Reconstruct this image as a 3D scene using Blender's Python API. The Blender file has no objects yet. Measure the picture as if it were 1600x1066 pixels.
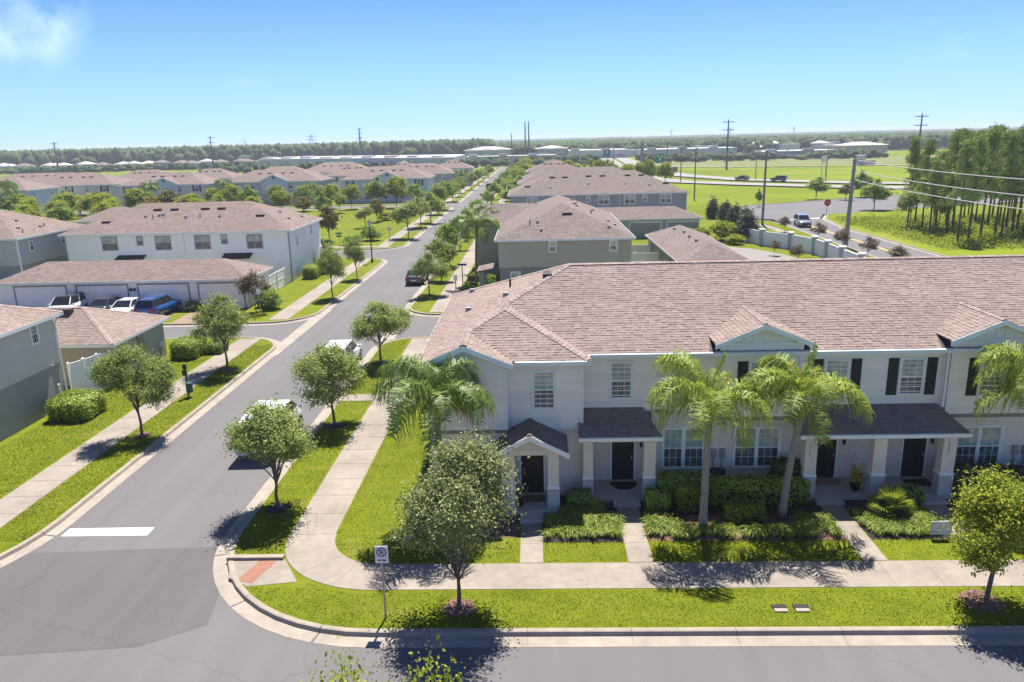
import bpy, math, random
import numpy as np
from mathutils import Vector, Matrix

random.seed(7)
rng = np.random.default_rng(7)
sc = bpy.context.scene
COL = sc.collection

# ------------------------------------------------------------------ camera
cam_d = bpy.data.cameras.new('camera')
cam = bpy.data.objects.new('camera', cam_d)
COL.objects.link(cam)
YAW, PITCH, ROLL = -0.0329024, 0.258163, -0.0248376
_f = Vector((math.sin(YAW) * math.cos(PITCH), math.cos(YAW) * math.cos(PITCH), -math.sin(PITCH)))
_r = Vector((math.cos(YAW), -math.sin(YAW), 0))
_u = _r.cross(_f)
_r2 = math.cos(ROLL) * _r + math.sin(ROLL) * _u
_u2 = -math.sin(ROLL) * _r + math.cos(ROLL) * _u
cam.matrix_world = Matrix(((_r2.x, _u2.x, -_f.x, 0), (_r2.y, _u2.y, -_f.y, 0), (_r2.z, _u2.z, -_f.z, 14.0), (0, 0, 0, 1)))
cam_d.sensor_width = 36.0
cam_d.lens = 1193.4 / 1600 * 36
cam_d.clip_start = 0.3
cam_d.clip_end = 40000
sc.camera = cam

# ------------------------------------------------------------------ sky, sun, exposure
SUN = Vector((0.07, 0.435, 0.90)).normalized()
world = bpy.data.worlds.new('World')
sc.world = world
world.use_nodes = True
wn = world.node_tree.nodes
wl = world.node_tree.links
wn.clear()
w_out = wn.new('ShaderNodeOutputWorld')
w_bg = wn.new('ShaderNodeBackground')
w_sky = wn.new('ShaderNodeTexSky')
w_sky.sky_type = 'NISHITA'
w_sky.sun_disc = False
w_sky.sun_elevation = math.asin(SUN.z)
w_sky.sun_rotation = math.atan2(SUN.x, SUN.y)
w_sky.altitude = 0
w_sky.air_density = 0.32
w_sky.dust_density = 0.0
w_sky.ozone_density = 7.0
w_bg.inputs['Strength'].default_value = 0.132
CLOUD_DIR = (-0.5324, 0.8339, 0.1458)
# thin high clouds
w_tc = wn.new('ShaderNodeTexCoord')
w_map = wn.new('ShaderNodeMapping')
w_map.inputs['Scale'].default_value = (1.6, 1.6, 7.0)
w_map.inputs['Location'].default_value = (0.31, 0.1, 0.37)
w_noi = wn.new('ShaderNodeTexNoise')
w_noi.inputs['Scale'].default_value = 1.7
w_noi.inputs['Detail'].default_value = 7
w_noi.inputs['Roughness'].default_value = 0.6
w_rmp = wn.new('ShaderNodeValToRGB')
w_rmp.color_ramp.elements[0].position = 0.60
w_rmp.color_ramp.elements[0].color = (0, 0, 0, 1)
w_rmp.color_ramp.elements[1].position = 0.80
w_rmp.color_ramp.elements[1].color = (0.30, 0.30, 0.30, 1)
w_mix = wn.new('ShaderNodeMixRGB')
w_mix.inputs['Color2'].default_value = (6.2, 6.4, 6.6, 1)
wl.new(w_tc.outputs['Generated'], w_map.inputs['Vector'])
wl.new(w_map.outputs['Vector'], w_noi.inputs['Vector'])
wl.new(w_noi.outputs['Fac'], w_rmp.inputs['Fac'])
w_vm = wn.new('ShaderNodeVectorMath')
w_vm.operation = 'DOT_PRODUCT'
w_vm.inputs[1].default_value = CLOUD_DIR
wl.new(w_tc.outputs['Generated'], w_vm.inputs[0])
w_cr = wn.new('ShaderNodeMapRange')
w_cr.interpolation_type = 'SMOOTHSTEP'
w_cr.inputs['From Min'].default_value = 0.9970
w_cr.inputs['From Max'].default_value = 1.0
wl.new(w_vm.outputs['Value'], w_cr.inputs['Value'])
w_n2 = wn.new('ShaderNodeTexNoise')
w_n2.inputs['Scale'].default_value = 16.0
w_n2.inputs['Detail'].default_value = 7
wl.new(w_tc.outputs['Generated'], w_n2.inputs['Vector'])
w_cr.inputs['To Max'].default_value = 0.9
w_m2 = wn.new('ShaderNodeMath'); w_m2.operation = 'MULTIPLY'
w_nr = wn.new('ShaderNodeMapRange')
w_nr.inputs['From Min'].default_value = 0.42
w_nr.inputs['From Max'].default_value = 0.85
wl.new(w_n2.outputs['Fac'], w_nr.inputs['Value'])
wl.new(w_cr.outputs[0], w_m2.inputs[0]); wl.new(w_nr.outputs[0], w_m2.inputs[1])
w_m3 = wn.new('ShaderNodeMath'); w_m3.operation = 'MAXIMUM'
wl.new(w_m2.outputs[0], w_m3.inputs[0]); wl.new(w_rmp.outputs['Color'], w_m3.inputs[1])
wl.new(w_m3.outputs[0], w_mix.inputs['Fac'])
wl.new(w_sky.outputs['Color'], w_mix.inputs['Color1'])
w_tint = wn.new('ShaderNodeMixRGB')
w_tint.blend_type = 'MULTIPLY'
w_tint.inputs['Fac'].default_value = 1.0
w_tint.inputs['Color2'].default_value = (0.68, 0.76, 0.90, 1)
w_sep = wn.new('ShaderNodeSeparateXYZ')
wl.new(w_tc.outputs['Generated'], w_sep.inputs[0])
w_el = wn.new('ShaderNodeMapRange')
w_el.interpolation_type = 'SMOOTHSTEP'
w_el.inputs['From Min'].default_value = -0.02
w_el.inputs['From Max'].default_value = 0.17
w_el.inputs['To Min'].default_value = 0.75
w_el.inputs['To Max'].default_value = 0.0
wl.new(w_sep.outputs['Z'], w_el.inputs['Value'])
w_hor = wn.new('ShaderNodeMixRGB')
w_hor.inputs['Color2'].default_value = (1.95, 2.5, 3.7, 1)
wl.new(w_el.outputs[0], w_hor.inputs['Fac'])
wl.new(w_mix.outputs['Color'], w_hor.inputs['Color1'])
wl.new(w_hor.outputs['Color'], w_tint.inputs['Color1'])
wl.new(w_tint.outputs['Color'], w_bg.inputs['Color'])
wl.new(w_bg.outputs['Background'], w_out.inputs['Surface'])

sun_d = bpy.data.lights.new('sun', 'SUN')
sun_d.energy = 4.0
sun_d.angle = math.radians(0.53)
sun_d.color = (1.0, 0.95, 0.87)
sun = bpy.data.objects.new('sun', sun_d)
COL.objects.link(sun)
sun.rotation_euler = SUN.to_track_quat('Z', 'Y').to_euler()
sun.location = (20, 60, 80)

sc.view_settings.view_transform = 'Standard'
sc.view_settings.look = 'None'
sc.view_settings.exposure = 1.4
sc.view_settings.gamma = 1.0
sc.view_settings.use_curve_mapping = False
sc.render.engine = 'CYCLES'
sc.cycles.max_bounces = 6
sc.cycles.diffuse_bounces = 4
sc.cycles.transparent_max_bounces = 12

# ------------------------------------------------------------------ materials
MATS = {}


def mat(name, col, rough=0.85, var=0.0, vscale=3.0, col2=None, bump=0.0, bscale=40.0, island=0.0, transl=0.0, metal=0.0, spec=0.3, detail=4.0, big=0.0, bigscale=0.12, coat=0.0, tcol=None):
    """procedural material: base colour, two noise scales of variation, random value per mesh island, fine bump"""
    if name in MATS:
        return MATS[name]
    m = bpy.data.materials.new(name)
    m.use_nodes = True
    nt = m.node_tree
    n = nt.nodes
    l = nt.links
    b = n['Principled BSDF']
    b.inputs['Roughness'].default_value = rough
    b.inputs['Metallic'].default_value = metal
    b.inputs['Specular IOR Level'].default_value = spec
    b.inputs['Coat Weight'].default_value = coat
    c1 = (*col, 1)
    out = None
    geo = n.new('ShaderNodeNewGeometry')
    base = n.new('ShaderNodeRGB')
    base.outputs[0].default_value = c1
    cur = base.outputs[0]
    if var > 0 or col2:
        noi = n.new('ShaderNodeTexNoise')
        noi.inputs['Scale'].default_value = vscale
        noi.inputs['Detail'].default_value = detail
        noi.inputs['Roughness'].default_value = 0.62
        l.new(geo.outputs['Position'], noi.inputs['Vector'])
        rp = n.new('ShaderNodeMapRange')
        rp.inputs['From Min'].default_value = 0.32
        rp.inputs['From Max'].default_value = 0.68
        l.new(noi.outputs['Fac'], rp.inputs['Value'])
        mx = n.new('ShaderNodeMixRGB')
        c2 = col2 if col2 else tuple(min(1, c * (1 + var)) for c in col)
        lo = col if col2 else tuple(c * (1 - var) for c in col)
        mx.inputs['Color1'].default_value = (*lo, 1)
        mx.inputs['Color2'].default_value = (*c2, 1)
        l.new(rp.outputs['Result'], mx.inputs['Fac'])
        cur = mx.outputs['Color']
    if big > 0:
        noi = n.new('ShaderNodeTexNoise')
        noi.inputs['Scale'].default_value = bigscale
        noi.inputs['Detail'].default_value = 3
        l.new(geo.outputs['Position'], noi.inputs['Vector'])
        rp = n.new('ShaderNodeMapRange')
        rp.inputs['From Min'].default_value = 0.3
        rp.inputs['From Max'].default_value = 0.7
        rp.inputs['To Min'].default_value = 1 - big
        rp.inputs['To Max'].default_value = 1 + big
        l.new(noi.outputs['Fac'], rp.inputs['Value'])
        hs = n.new('ShaderNodeHueSaturation')
        l.new(rp.outputs['Result'], hs.inputs['Value'])
        l.new(cur, hs.inputs['Color'])
        cur = hs.outputs['Color']
    if island > 0:
        hs = n.new('ShaderNodeHueSaturation')
        rp = n.new('ShaderNodeMapRange')
        rp.inputs['To Min'].default_value = 1 - island
        rp.inputs['To Max'].default_value = 1 + island
        l.new(geo.outputs['Random Per Island'], rp.inputs['Value'])
        l.new(rp.outputs['Result'], hs.inputs['Value'])
        l.new(cur, hs.inputs['Color'])
        cur = hs.outputs['Color']
    l.new(cur, b.inputs['Base Color'])
    if bump > 0:
        noi = n.new('ShaderNodeTexNoise')
        noi.inputs['Scale'].default_value = bscale
        noi.inputs['Detail'].default_value = 3
        l.new(geo.outputs['Position'], noi.inputs['Vector'])
        bp = n.new('ShaderNodeBump')
        bp.inputs['Strength'].default_value = bump
        bp.inputs['Distance'].default_value = 0.03
        l.new(noi.outputs['Fac'], bp.inputs['Height'])
        l.new(bp.outputs['Normal'], b.inputs['Normal'])
    if transl > 0:
        tr = n.new('ShaderNodeBsdfTranslucent')
        if tcol:
            tr.inputs['Color'].default_value = (*tcol, 1)
        else:
            l.new(cur, tr.inputs['Color'])
        mxs = n.new('ShaderNodeMixShader')
        mxs.inputs['Fac'].default_value = transl
        l.new(b.outputs['BSDF'], mxs.inputs[1])
        l.new(tr.outputs['BSDF'], mxs.inputs[2])
        l.new(mxs.outputs['Shader'], n['Material Output'].inputs['Surface'])
    MATS[name] = m
    return m


def roof_mat(name, c1, c2, cm, row=0.14, width=0.32):
    """asphalt shingle courses: rows follow the height of the slope, joints follow the horizontal axis of each slope"""
    m = bpy.data.materials.new(name)
    m.use_nodes = True
    n = m.node_tree.nodes
    l = m.node_tree.links
    b = n['Principled BSDF']
    b.inputs['Roughness'].default_value = 0.95
    b.inputs['Specular IOR Level'].default_value = 0.1
    geo = n.new('ShaderNodeNewGeometry')
    sp = n.new('ShaderNodeSeparateXYZ')
    l.new(geo.outputs['Position'], sp.inputs[0])
    sn = n.new('ShaderNodeSeparateXYZ')
    l.new(geo.outputs['True Normal'], sn.inputs[0])
    ax = n.new('ShaderNodeMath'); ax.operation = 'ABSOLUTE'; l.new(sn.outputs['X'], ax.inputs[0])
    ay = n.new('ShaderNodeMath'); ay.operation = 'ABSOLUTE'; l.new(sn.outputs['Y'], ay.inputs[0])
    gt = n.new('ShaderNodeMath'); gt.operation = 'GREATER_THAN'; l.new(ax.outputs[0], gt.inputs[0]); l.new(ay.outputs[0], gt.inputs[1])
    mu = n.new('ShaderNodeMix'); mu.data_type = 'FLOAT'
    l.new(gt.outputs[0], mu.inputs[0]); l.new(sp.outputs['X'], mu.inputs[2]); l.new(sp.outputs['Y'], mu.inputs[3])
    zz = n.new('ShaderNodeMath'); zz.operation = 'MULTIPLY'; zz.inputs[1].default_value = 2.6
    l.new(sp.outputs['Z'], zz.inputs[0])
    cb = n.new('ShaderNodeCombineXYZ'); l.new(mu.outputs[0], cb.inputs['X']); l.new(zz.outputs[0], cb.inputs['Y'])
    br = n.new('ShaderNodeTexBrick')
    br.offset = 0.37
    br.squash = 1.3
    br.inputs['Color1'].default_value = (*c1, 1)
    br.inputs['Color2'].default_value = (*c2, 1)
    br.inputs['Mortar'].default_value = (*cm, 1)
    br.inputs['Scale'].default_value = 1
    br.inputs['Brick Width'].default_value = width
    br.inputs['Row Height'].default_value = row
    br.inputs['Mortar Size'].default_value = 0.016
    br.inputs['Mortar Smooth'].default_value = 0.6
    br.inputs['Bias'].default_value = -0.1
    l.new(cb.outputs[0], br.inputs['Vector'])
    noi = n.new('ShaderNodeTexNoise'); noi.inputs['Scale'].default_value = 0.5; noi.inputs['Detail'].default_value = 5
    l.new(geo.outputs['Position'], noi.inputs['Vector'])
    rp = n.new('ShaderNodeMapRange'); rp.inputs['To Min'].default_value = 0.86; rp.inputs['To Max'].default_value = 1.14
    l.new(noi.outputs['Fac'], rp.inputs['Value'])
    hs = n.new('ShaderNodeHueSaturation'); l.new(rp.outputs[0], hs.inputs['Value']); l.new(br.outputs['Color'], hs.inputs['Color'])
    l.new(hs.outputs['Color'], b.inputs['Base Color'])
    bp = n.new('ShaderNodeBump'); bp.inputs['Strength'].default_value = 0.5; bp.inputs['Distance'].default_value = 0.02
    l.new(br.outputs['Fac'], bp.inputs['Height']); bp.invert = True
    l.new(bp.outputs['Normal'], b.inputs['Normal'])
    MATS[name] = m
    return m


def glass_mat(name, col, rough=0.06, curtain=None):
    m = bpy.data.materials.new(name)
    m.use_nodes = True
    n = m.node_tree.nodes
    l = m.node_tree.links
    b = n['Principled BSDF']
    b.inputs['Base Color'].default_value = (*col, 1)
    b.inputs['Roughness'].default_value = rough
    b.inputs['Specular IOR Level'].default_value = 0.7
    if curtain:
        geo = n.new('ShaderNodeNewGeometry')
        noi = n.new('ShaderNodeTexNoise'); noi.inputs['Scale'].default_value = 2.3; noi.inputs['Detail'].default_value = 2
        l.new(geo.outputs['Position'], noi.inputs['Vector'])
        mx = n.new('ShaderNodeMixRGB'); mx.inputs['Color1'].default_value = (*col, 1); mx.inputs['Color2'].default_value = (*curtain, 1)
        rp = n.new('ShaderNodeMapRange'); rp.inputs['From Min'].default_value = 0.4; rp.inputs['From Max'].default_value = 0.6
        l.new(noi.outputs['Fac'], rp.inputs['Value']); l.new(rp.outputs[0], mx.inputs['Fac']); l.new(mx.outputs[0], b.inputs['Base Color'])
    MATS[name] = m
    return m


SHINGLE = mat('shingle_tabs', (0.262, 0.202, 0.176), 0.95, island=0.13, var=0.10, vscale=9, big=0.07, bigscale=0.5, spec=0.1)
SHINGLE_CAP = mat('shingle_cap', (0.33, 0.26, 0.23), 0.95, var=0.15, vscale=6, island=0.15, spec=0.1)
ROOF = roof_mat('roof_far', (0.19, 0.147, 0.128), (0.285, 0.222, 0.195), (0.12, 0.092, 0.08))
ROOF2 = roof_mat('roof_far_grey', (0.17, 0.137, 0.122), (0.255, 0.205, 0.183), (0.11, 0.088, 0.08))
SIDING = mat('siding_cream', (0.93, 0.85, 0.75), 0.6, var=0.05, vscale=0.8, island=0.05)
STUCCO = mat('stucco_tan', (0.80, 0.69, 0.575), 0.9, var=0.04, vscale=1.5, bump=0.25, bscale=60)
TRIM = mat('trim_white', (0.848, 0.837, 0.806), 0.5, var=0.03, vscale=1.2)
FASCIA = mat('fascia_white', (0.799, 0.806, 0.770), 0.5, var=0.04, vscale=1.0)
WHITEWALL = mat('wall_white', (0.918, 0.903, 0.882), 0.7, var=0.03, vscale=0.7)
VINYL = mat('vinyl_white', (0.864, 0.848, 0.832), 0.4, var=0.02, vscale=0.9)
GREYGREEN = mat('siding_greygreen', (0.600, 0.575, 0.475), 0.65, var=0.03, vscale=0.7, island=0.02)
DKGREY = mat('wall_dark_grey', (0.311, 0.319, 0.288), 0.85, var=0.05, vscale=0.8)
MIDGREY = mat('wall_mid_grey', (0.352, 0.366, 0.351), 0.75, var=0.04, vscale=0.7)
OLIVE = mat('siding_olive', (0.458, 0.432, 0.321), 0.65, var=0.03, vscale=0.8, island=0.02)
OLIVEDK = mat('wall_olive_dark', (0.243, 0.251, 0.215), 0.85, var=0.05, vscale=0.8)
TAN = mat('wall_tan_garage', (0.450, 0.375, 0.288), 0.85, var=0.04, vscale=0.8)
GREENGREY = mat('wall_green_grey', (0.370, 0.384, 0.305), 0.85, var=0.04, vscale=0.8)
CREAM = mat('wall_cream_far', (0.660, 0.649, 0.605), 0.8, var=0.04, vscale=0.3)
PALEBLUE = mat('wall_pale_blue', (0.572, 0.638, 0.660), 0.8, var=0.03, vscale=0.3)
SHUTTER = mat('shutter_dark_green', (0.012, 0.030, 0.026), 0.5, var=0.1, vscale=5)
DOORM = mat('door_black', (0.018, 0.020, 0.020), 0.35, var=0.1, vscale=4)
GLASS = glass_mat('window_glass', (0.06, 0.07, 0.07), curtain=(0.16, 0.17, 0.16))
GLASS_UP = glass_mat('window_glass_blind', (0.26, 0.34, 0.30), curtain=(0.46, 0.50, 0.45))
CARGLASS = glass_mat('car_glass', (0.012, 0.014, 0.016), 0.03)
CONCRETE = mat('concrete_walk', (0.261, 0.223, 0.186), 0.9, var=0.10, vscale=3.0, big=0.16, bigscale=0.45, island=0.0, bump=0.1, bscale=70)
CONCRETE2 = mat('concrete_porch', (0.404, 0.388, 0.371), 0.85, var=0.05, vscale=3.0)
KERB = mat('concrete_kerb', (0.287, 0.246, 0.197), 0.9, var=0.12, vscale=2.2, big=0.08, bigscale=0.5)
GUTTERM = mat('concrete_gutter', (0.297, 0.255, 0.211), 0.9, var=0.12, vscale=2.5, big=0.10, bigscale=0.6)
ASPHALT = mat('asphalt', (0.135, 0.128, 0.128), 0.9, var=0.10, vscale=45, detail=6, big=0.07, bigscale=0.13, bump=0.3, bscale=90)
ASPHALT_DK = mat('asphalt_dark', (0.108, 0.102, 0.102), 0.9, var=0.14, vscale=45, detail=6, big=0.07, bigscale=0.2, bump=0.3, bscale=90)


def weather_asphalt(m):
    n = m.node_tree.nodes; l = m.node_tree.links
    b = n['Principled BSDF']
    src = b.inputs['Base Color'].links[0].from_socket
    geo = n.new('ShaderNodeNewGeometry')
    mp = n.new('ShaderNodeMapping'); mp.inputs['Scale'].default_value = (1.3, 0.05, 1)
    l.new(geo.outputs['Position'], mp.inputs['Vector'])
    n1 = n.new('ShaderNodeTexNoise'); n1.inputs['Scale'].default_value = 1.0; n1.inputs['Detail'].default_value = 4
    l.new(mp.outputs[0], n1.inputs['Vector'])
    r1 = n.new('ShaderNodeMapRange'); r1.inputs['From Min'].default_value = .35; r1.inputs['From Max'].default_value = .65; r1.inputs['To Min'].default_value = .95; r1.inputs['To Max'].default_value = 1.04
    l.new(n1.outputs['Fac'], r1.inputs['Value'])
    n2 = n.new('ShaderNodeTexNoise'); n2.inputs['Scale'].default_value = .55; n2.inputs['Detail'].default_value = 6; n2.inputs['Roughness'].default_value = .7
    l.new(geo.outputs['Position'], n2.inputs['Vector'])
    r2 = n.new('ShaderNodeMapRange'); r2.inputs['From Min'].default_value = .64; r2.inputs['From Max'].default_value = .78; r2.inputs['To Min'].default_value = 1; r2.inputs['To Max'].default_value = .74
    l.new(n2.outputs['Fac'], r2.inputs['Value'])
    dn = n.new('ShaderNodeTexNoise'); dn.inputs['Scale'].default_value = .8; dn.inputs['Detail'].default_value = 5
    l.new(geo.outputs['Position'], dn.inputs['Vector'])
    ad = n.new('ShaderNodeMixRGB'); ad.blend_type = 'ADD'; ad.inputs['Fac'].default_value = 1.6
    l.new(geo.outputs['Position'], ad.inputs['Color1']); l.new(dn.outputs['Color'], ad.inputs['Color2'])
    vo = n.new('ShaderNodeTexVoronoi'); vo.feature = 'DISTANCE_TO_EDGE'; vo.inputs['Scale'].default_value = .085
    l.new(ad.outputs[0], vo.inputs['Vector'])
    r3 = n.new('ShaderNodeMapRange'); r3.inputs['From Min'].default_value = .0; r3.inputs['From Max'].default_value = .003; r3.inputs['To Min'].default_value = .86; r3.inputs['To Max'].default_value = 1
    l.new(vo.outputs['Distance'], r3.inputs['Value'])
    m1 = n.new('ShaderNodeMath'); m1.operation = 'MULTIPLY'; l.new(r1.outputs[0], m1.inputs[0]); l.new(r2.outputs[0], m1.inputs[1])
    m2 = n.new('ShaderNodeMath'); m2.operation = 'MULTIPLY'; l.new(m1.outputs[0], m2.inputs[0]); l.new(r3.outputs[0], m2.inputs[1])
    hs = n.new('ShaderNodeHueSaturation'); l.new(m2.outputs[0], hs.inputs['Value']); l.new(src, hs.inputs['Color'])
    l.new(hs.outputs[0], b.inputs['Base Color'])


weather_asphalt(ASPHALT); weather_asphalt(ASPHALT_DK)


def dry_patches(m, scale, lo, hi, col, amt):
    n = m.node_tree.nodes; l = m.node_tree.links
    for b in [q for q in n if q.type == 'BSDF_PRINCIPLED']:
        src = b.inputs['Base Color'].links[0].from_socket
        geo = n.new('ShaderNodeNewGeometry')
        n1 = n.new('ShaderNodeTexNoise'); n1.inputs['Scale'].default_value = scale; n1.inputs['Detail'].default_value = 5
        l.new(geo.outputs['Position'], n1.inputs['Vector'])
        r1 = n.new('ShaderNodeMapRange'); r1.inputs['From Min'].default_value = lo; r1.inputs['From Max'].default_value = hi; r1.inputs['To Max'].default_value = amt
        l.new(n1.outputs['Fac'], r1.inputs['Value'])
        mx = n.new('ShaderNodeMixRGB'); mx.inputs['Color2'].default_value = (*col, 1)
        l.new(r1.outputs[0], mx.inputs['Fac']); l.new(src, mx.inputs['Color1']); l.new(mx.outputs[0], b.inputs['Base Color'])


PAINT = mat('paint_white', (0.62, 0.62, 0.61), 0.7, var=0.10, vscale=7, big=0.08, bigscale=1.5)
PAINT_Y = mat('paint_yellow', (0.62, 0.42, 0.10), 0.7, var=0.06, vscale=8)
LAWN = mat('lawn', (0.095, 0.122, 0.007), 0.95, col2=(0.158, 0.177, 0.010), vscale=0.9, detail=9, big=0.14, bigscale=0.10, bump=0.5, bscale=25, spec=0.1)
FIELD = mat('field_grass', (0.118, 0.160, 0.008), 0.95, col2=(0.171, 0.203, 0.014), vscale=0.05, detail=9, big=0.16, bigscale=0.012, spec=0.05)
GRASSB = mat('grass_blades', (0.120, 0.159, 0.007), 0.8, island=0.30, col2=(0.187, 0.216, 0.010), vscale=0.5, transl=0.35, spec=0.1)
dry_patches(LAWN, 0.55, .58, .80, (0.24, 0.20, 0.055), .6); dry_patches(GRASSB, 0.55, .58, .80, (0.27, 0.225, 0.06), .55); dry_patches(LAWN, 0.9, .55, .72, (0.07, 0.12, 0.010), .6); dry_patches(GRASSB, 0.9, .55, .72, (0.085, 0.145, 0.012), .6); dry_patches(FIELD, 0.03, .56, .72, (0.24, 0.22, 0.06), .5); dry_patches(FIELD, 0.015, .55, .68, (0.12, 0.17, 0.02), .6)
MULCH = mat('mulch_dark', (0.045, 0.036, 0.032), 0.95, var=0.5, vscale=18, bump=0.8, bscale=30)
MULCH_R = mat('mulch_red', (0.17, 0.095, 0.068), 0.95, var=0.45, vscale=16, bump=0.8, bscale=30)
LEAF_OAK = mat('leaf_oak', (0.176, 0.218, 0.064), 0.75, island=0.45, col2=(0.305, 0.349, 0.116), vscale=0.9, transl=0.25, tcol=(0.379, 0.495, 0.088), spec=0.12)
LEAF_LT = mat('leaf_light', (0.160, 0.200, 0.026), 0.75, island=0.4, col2=(0.304, 0.328, 0.035), vscale=0.8, transl=0.3, tcol=(0.384, 0.448, 0.048), spec=0.12)
LEAF_MID = mat('leaf_mid', (0.144, 0.222, 0.047), 0.75, island=0.4, col2=(0.262, 0.340, 0.078), vscale=0.7, transl=0.25, tcol=(0.366, 0.524, 0.078), spec=0.12)
LEAF_DK = mat('leaf_dark', (0.077, 0.110, 0.050), 0.7, island=0.4, col2=(0.151, 0.151, 0.077), vscale=0.8, transl=0.12, spec=0.3)
LEAF_HEDGE = mat('leaf_hedge', (0.150, 0.239, 0.035), 0.6, island=0.45, col2=(0.358, 0.432, 0.047), vscale=1.3, transl=0.2, tcol=(0.477, 0.597, 0.060), spec=0.35)
LEAF_PINE = mat('leaf_pine', (0.222, 0.308, 0.082), 0.75, island=0.4, col2=(0.379, 0.455, 0.127), vscale=0.5, transl=0.15, spec=0.2)
LEAF_AUT = mat('leaf_autumn', (0.195, 0.150, 0.038), 0.8, island=0.4, col2=(0.270, 0.240, 0.045), vscale=0.6, transl=0.2, spec=0.2)
LEAF_MYRT = mat('leaf_myrtle', (0.13, 0.125, 0.06), 0.8, island=0.4, col2=(0.20, 0.15, 0.105), vscale=1.0, transl=0.2, spec=0.15)
FROND = mat('palm_frond', (0.12, 0.185, 0.022), 0.55, island=0.4, col2=(0.31, 0.38, 0.06), vscale=1.0, transl=0.3, tcol=(0.552, 0.626, 0.074), spec=0.4)
FROND_DK_OLD = mat('palm_frond_green_old', (0.106, 0.182, 0.054), 0.5, island=0.35, col2=(0.192, 0.288, 0.086), vscale=1.0, transl=0.22, tcol=(0.307, 0.461, 0.077), spec=0.45)
FROND_DK = mat('palm_frond_green', (0.095, 0.165, 0.03), 0.5, island=0.35, col2=(0.20, 0.28, 0.06), vscale=1.0, transl=0.25, tcol=(0.32, 0.46, 0.07), spec=0.45)
FROND_DEAD = mat('palm_frond_dry', (0.42, 0.26, 0.10), 0.8, island=0.2, var=0.2, vscale=3)
LIRIOPE = mat('liriope_leaf', (0.150, 0.220, 0.029), 0.6, island=0.45, col2=(0.299, 0.352, 0.053), vscale=1.2, transl=0.25, tcol=(0.422, 0.493, 0.053), spec=0.3)
CHART = mat('leaf_chartreuse', (0.33, 0.40, 0.015), 0.6, island=0.3, var=0.2, vscale=4, transl=0.3, spec=0.3)
BARK = mat('bark', (0.15, 0.115, 0.09), 0.95, var=0.3, vscale=14, bump=0.5, bscale=30)
BARK_PALM = mat('bark_palm', (0.30, 0.27, 0.22), 0.95, var=0.2, vscale=9, bump=0.5, bscale=20)
BARK_PINE = mat('bark_pine', (0.12, 0.085, 0.065), 0.95, var=0.25, vscale=8)
METAL = mat('galvanised_metal', (0.36, 0.37, 0.38), 0.45, metal=0.7, var=0.08, vscale=5)
METAL_DK = mat('metal_black', (0.02, 0.02, 0.022), 0.45, var=0.1, vscale=5)
POLEC = mat('pole_concrete', (0.26, 0.25, 0.235), 0.85, var=0.12, vscale=1.2)
POLEW = mat('pole_wood', (0.13, 0.115, 0.10), 0.9, var=0.2, vscale=1.5)
STEELP = mat('pole_steel_dark', (0.10, 0.11, 0.12), 0.7, var=0.1, vscale=0.5)
WIRE = mat('wire_grey', (0.42, 0.42, 0.42), 0.6)
SIGNW = mat('sign_white', (0.78, 0.74, 0.76), 0.5, var=0.02)
SIGNRED = mat('sign_red', (0.50, 0.03, 0.03), 0.5)
SIGNMAG = mat('sign_purple_red', (0.22, 0.03, 0.10), 0.5)
SIGNGRN = mat('sign_green', (0.01, 0.22, 0.14), 0.5, var=0.06, vscale=0.4)
SIGNBLK = mat('sign_black', (0.015, 0.015, 0.015), 0.5)
BLACKROOF = mat('canopy_black', (0.02, 0.02, 0.022), 0.6)
VENTM = mat('roof_vent_dark', (0.05, 0.04, 0.038), 0.7)
VENT_SLV = mat('roof_vent_grey', (0.30, 0.30, 0.30), 0.5, metal=0.3)
RAMPRED = mat('tactile_red', (0.26, 0.125, 0.085), 0.85, var=0.06, vscale=4)
BRICKP = mat('paver_brick', (0.248, 0.167, 0.124), 0.9, var=0.18, vscale=5)
GREENP = mat('green_plastic', (0.015, 0.10, 0.075), 0.5, var=0.1, vscale=5)
POTM = mat('pot_black', (0.012, 0.012, 0.012), 0.35)
MATM = mat('doormat_brown', (0.16, 0.14, 0.115), 0.95, var=0.5, vscale=9)
MATB = mat('doormat_black', (0.015, 0.015, 0.016), 0.95, var=0.2, vscale=20)
MATT = mat('doormat_tan', (0.38, 0.26, 0.18), 0.95, var=0.15, vscale=14)
CROTON = mat('leaf_yellow', (0.55, 0.40, 0.02), 0.6, island=0.3, transl=0.2)
WHITEB = mat('building_white_far', (0.55, 0.55, 0.55), 0.8, var=0.05, vscale=0.02)
TANB = mat('building_tan_far', (0.50, 0.42, 0.36), 0.8, var=0.08, vscale=0.03)
GREYB = mat('building_grey_far', (0.36, 0.36, 0.36), 0.8, var=0.08, vscale=0.03)
BROWNB = mat('building_brown_far', (0.16, 0.12, 0.10), 0.8, var=0.08, vscale=0.03)
FORESTM = mat('forest_crown', (0.045, 0.075, 0.027), 0.95, island=0.35, col2=(0.083, 0.112, 0.042), vscale=0.01, spec=0.05)
FOREST2 = mat('forest_floor', (0.045, 0.062, 0.024), 0.95, col2=(0.075, 0.088, 0.038), vscale=0.012, detail=9, big=0.2, bigscale=0.0015, spec=0.05)
DIRT = mat('dirt_pale', (0.40, 0.34, 0.26), 0.95, var=0.2, vscale=0.5)


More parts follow.
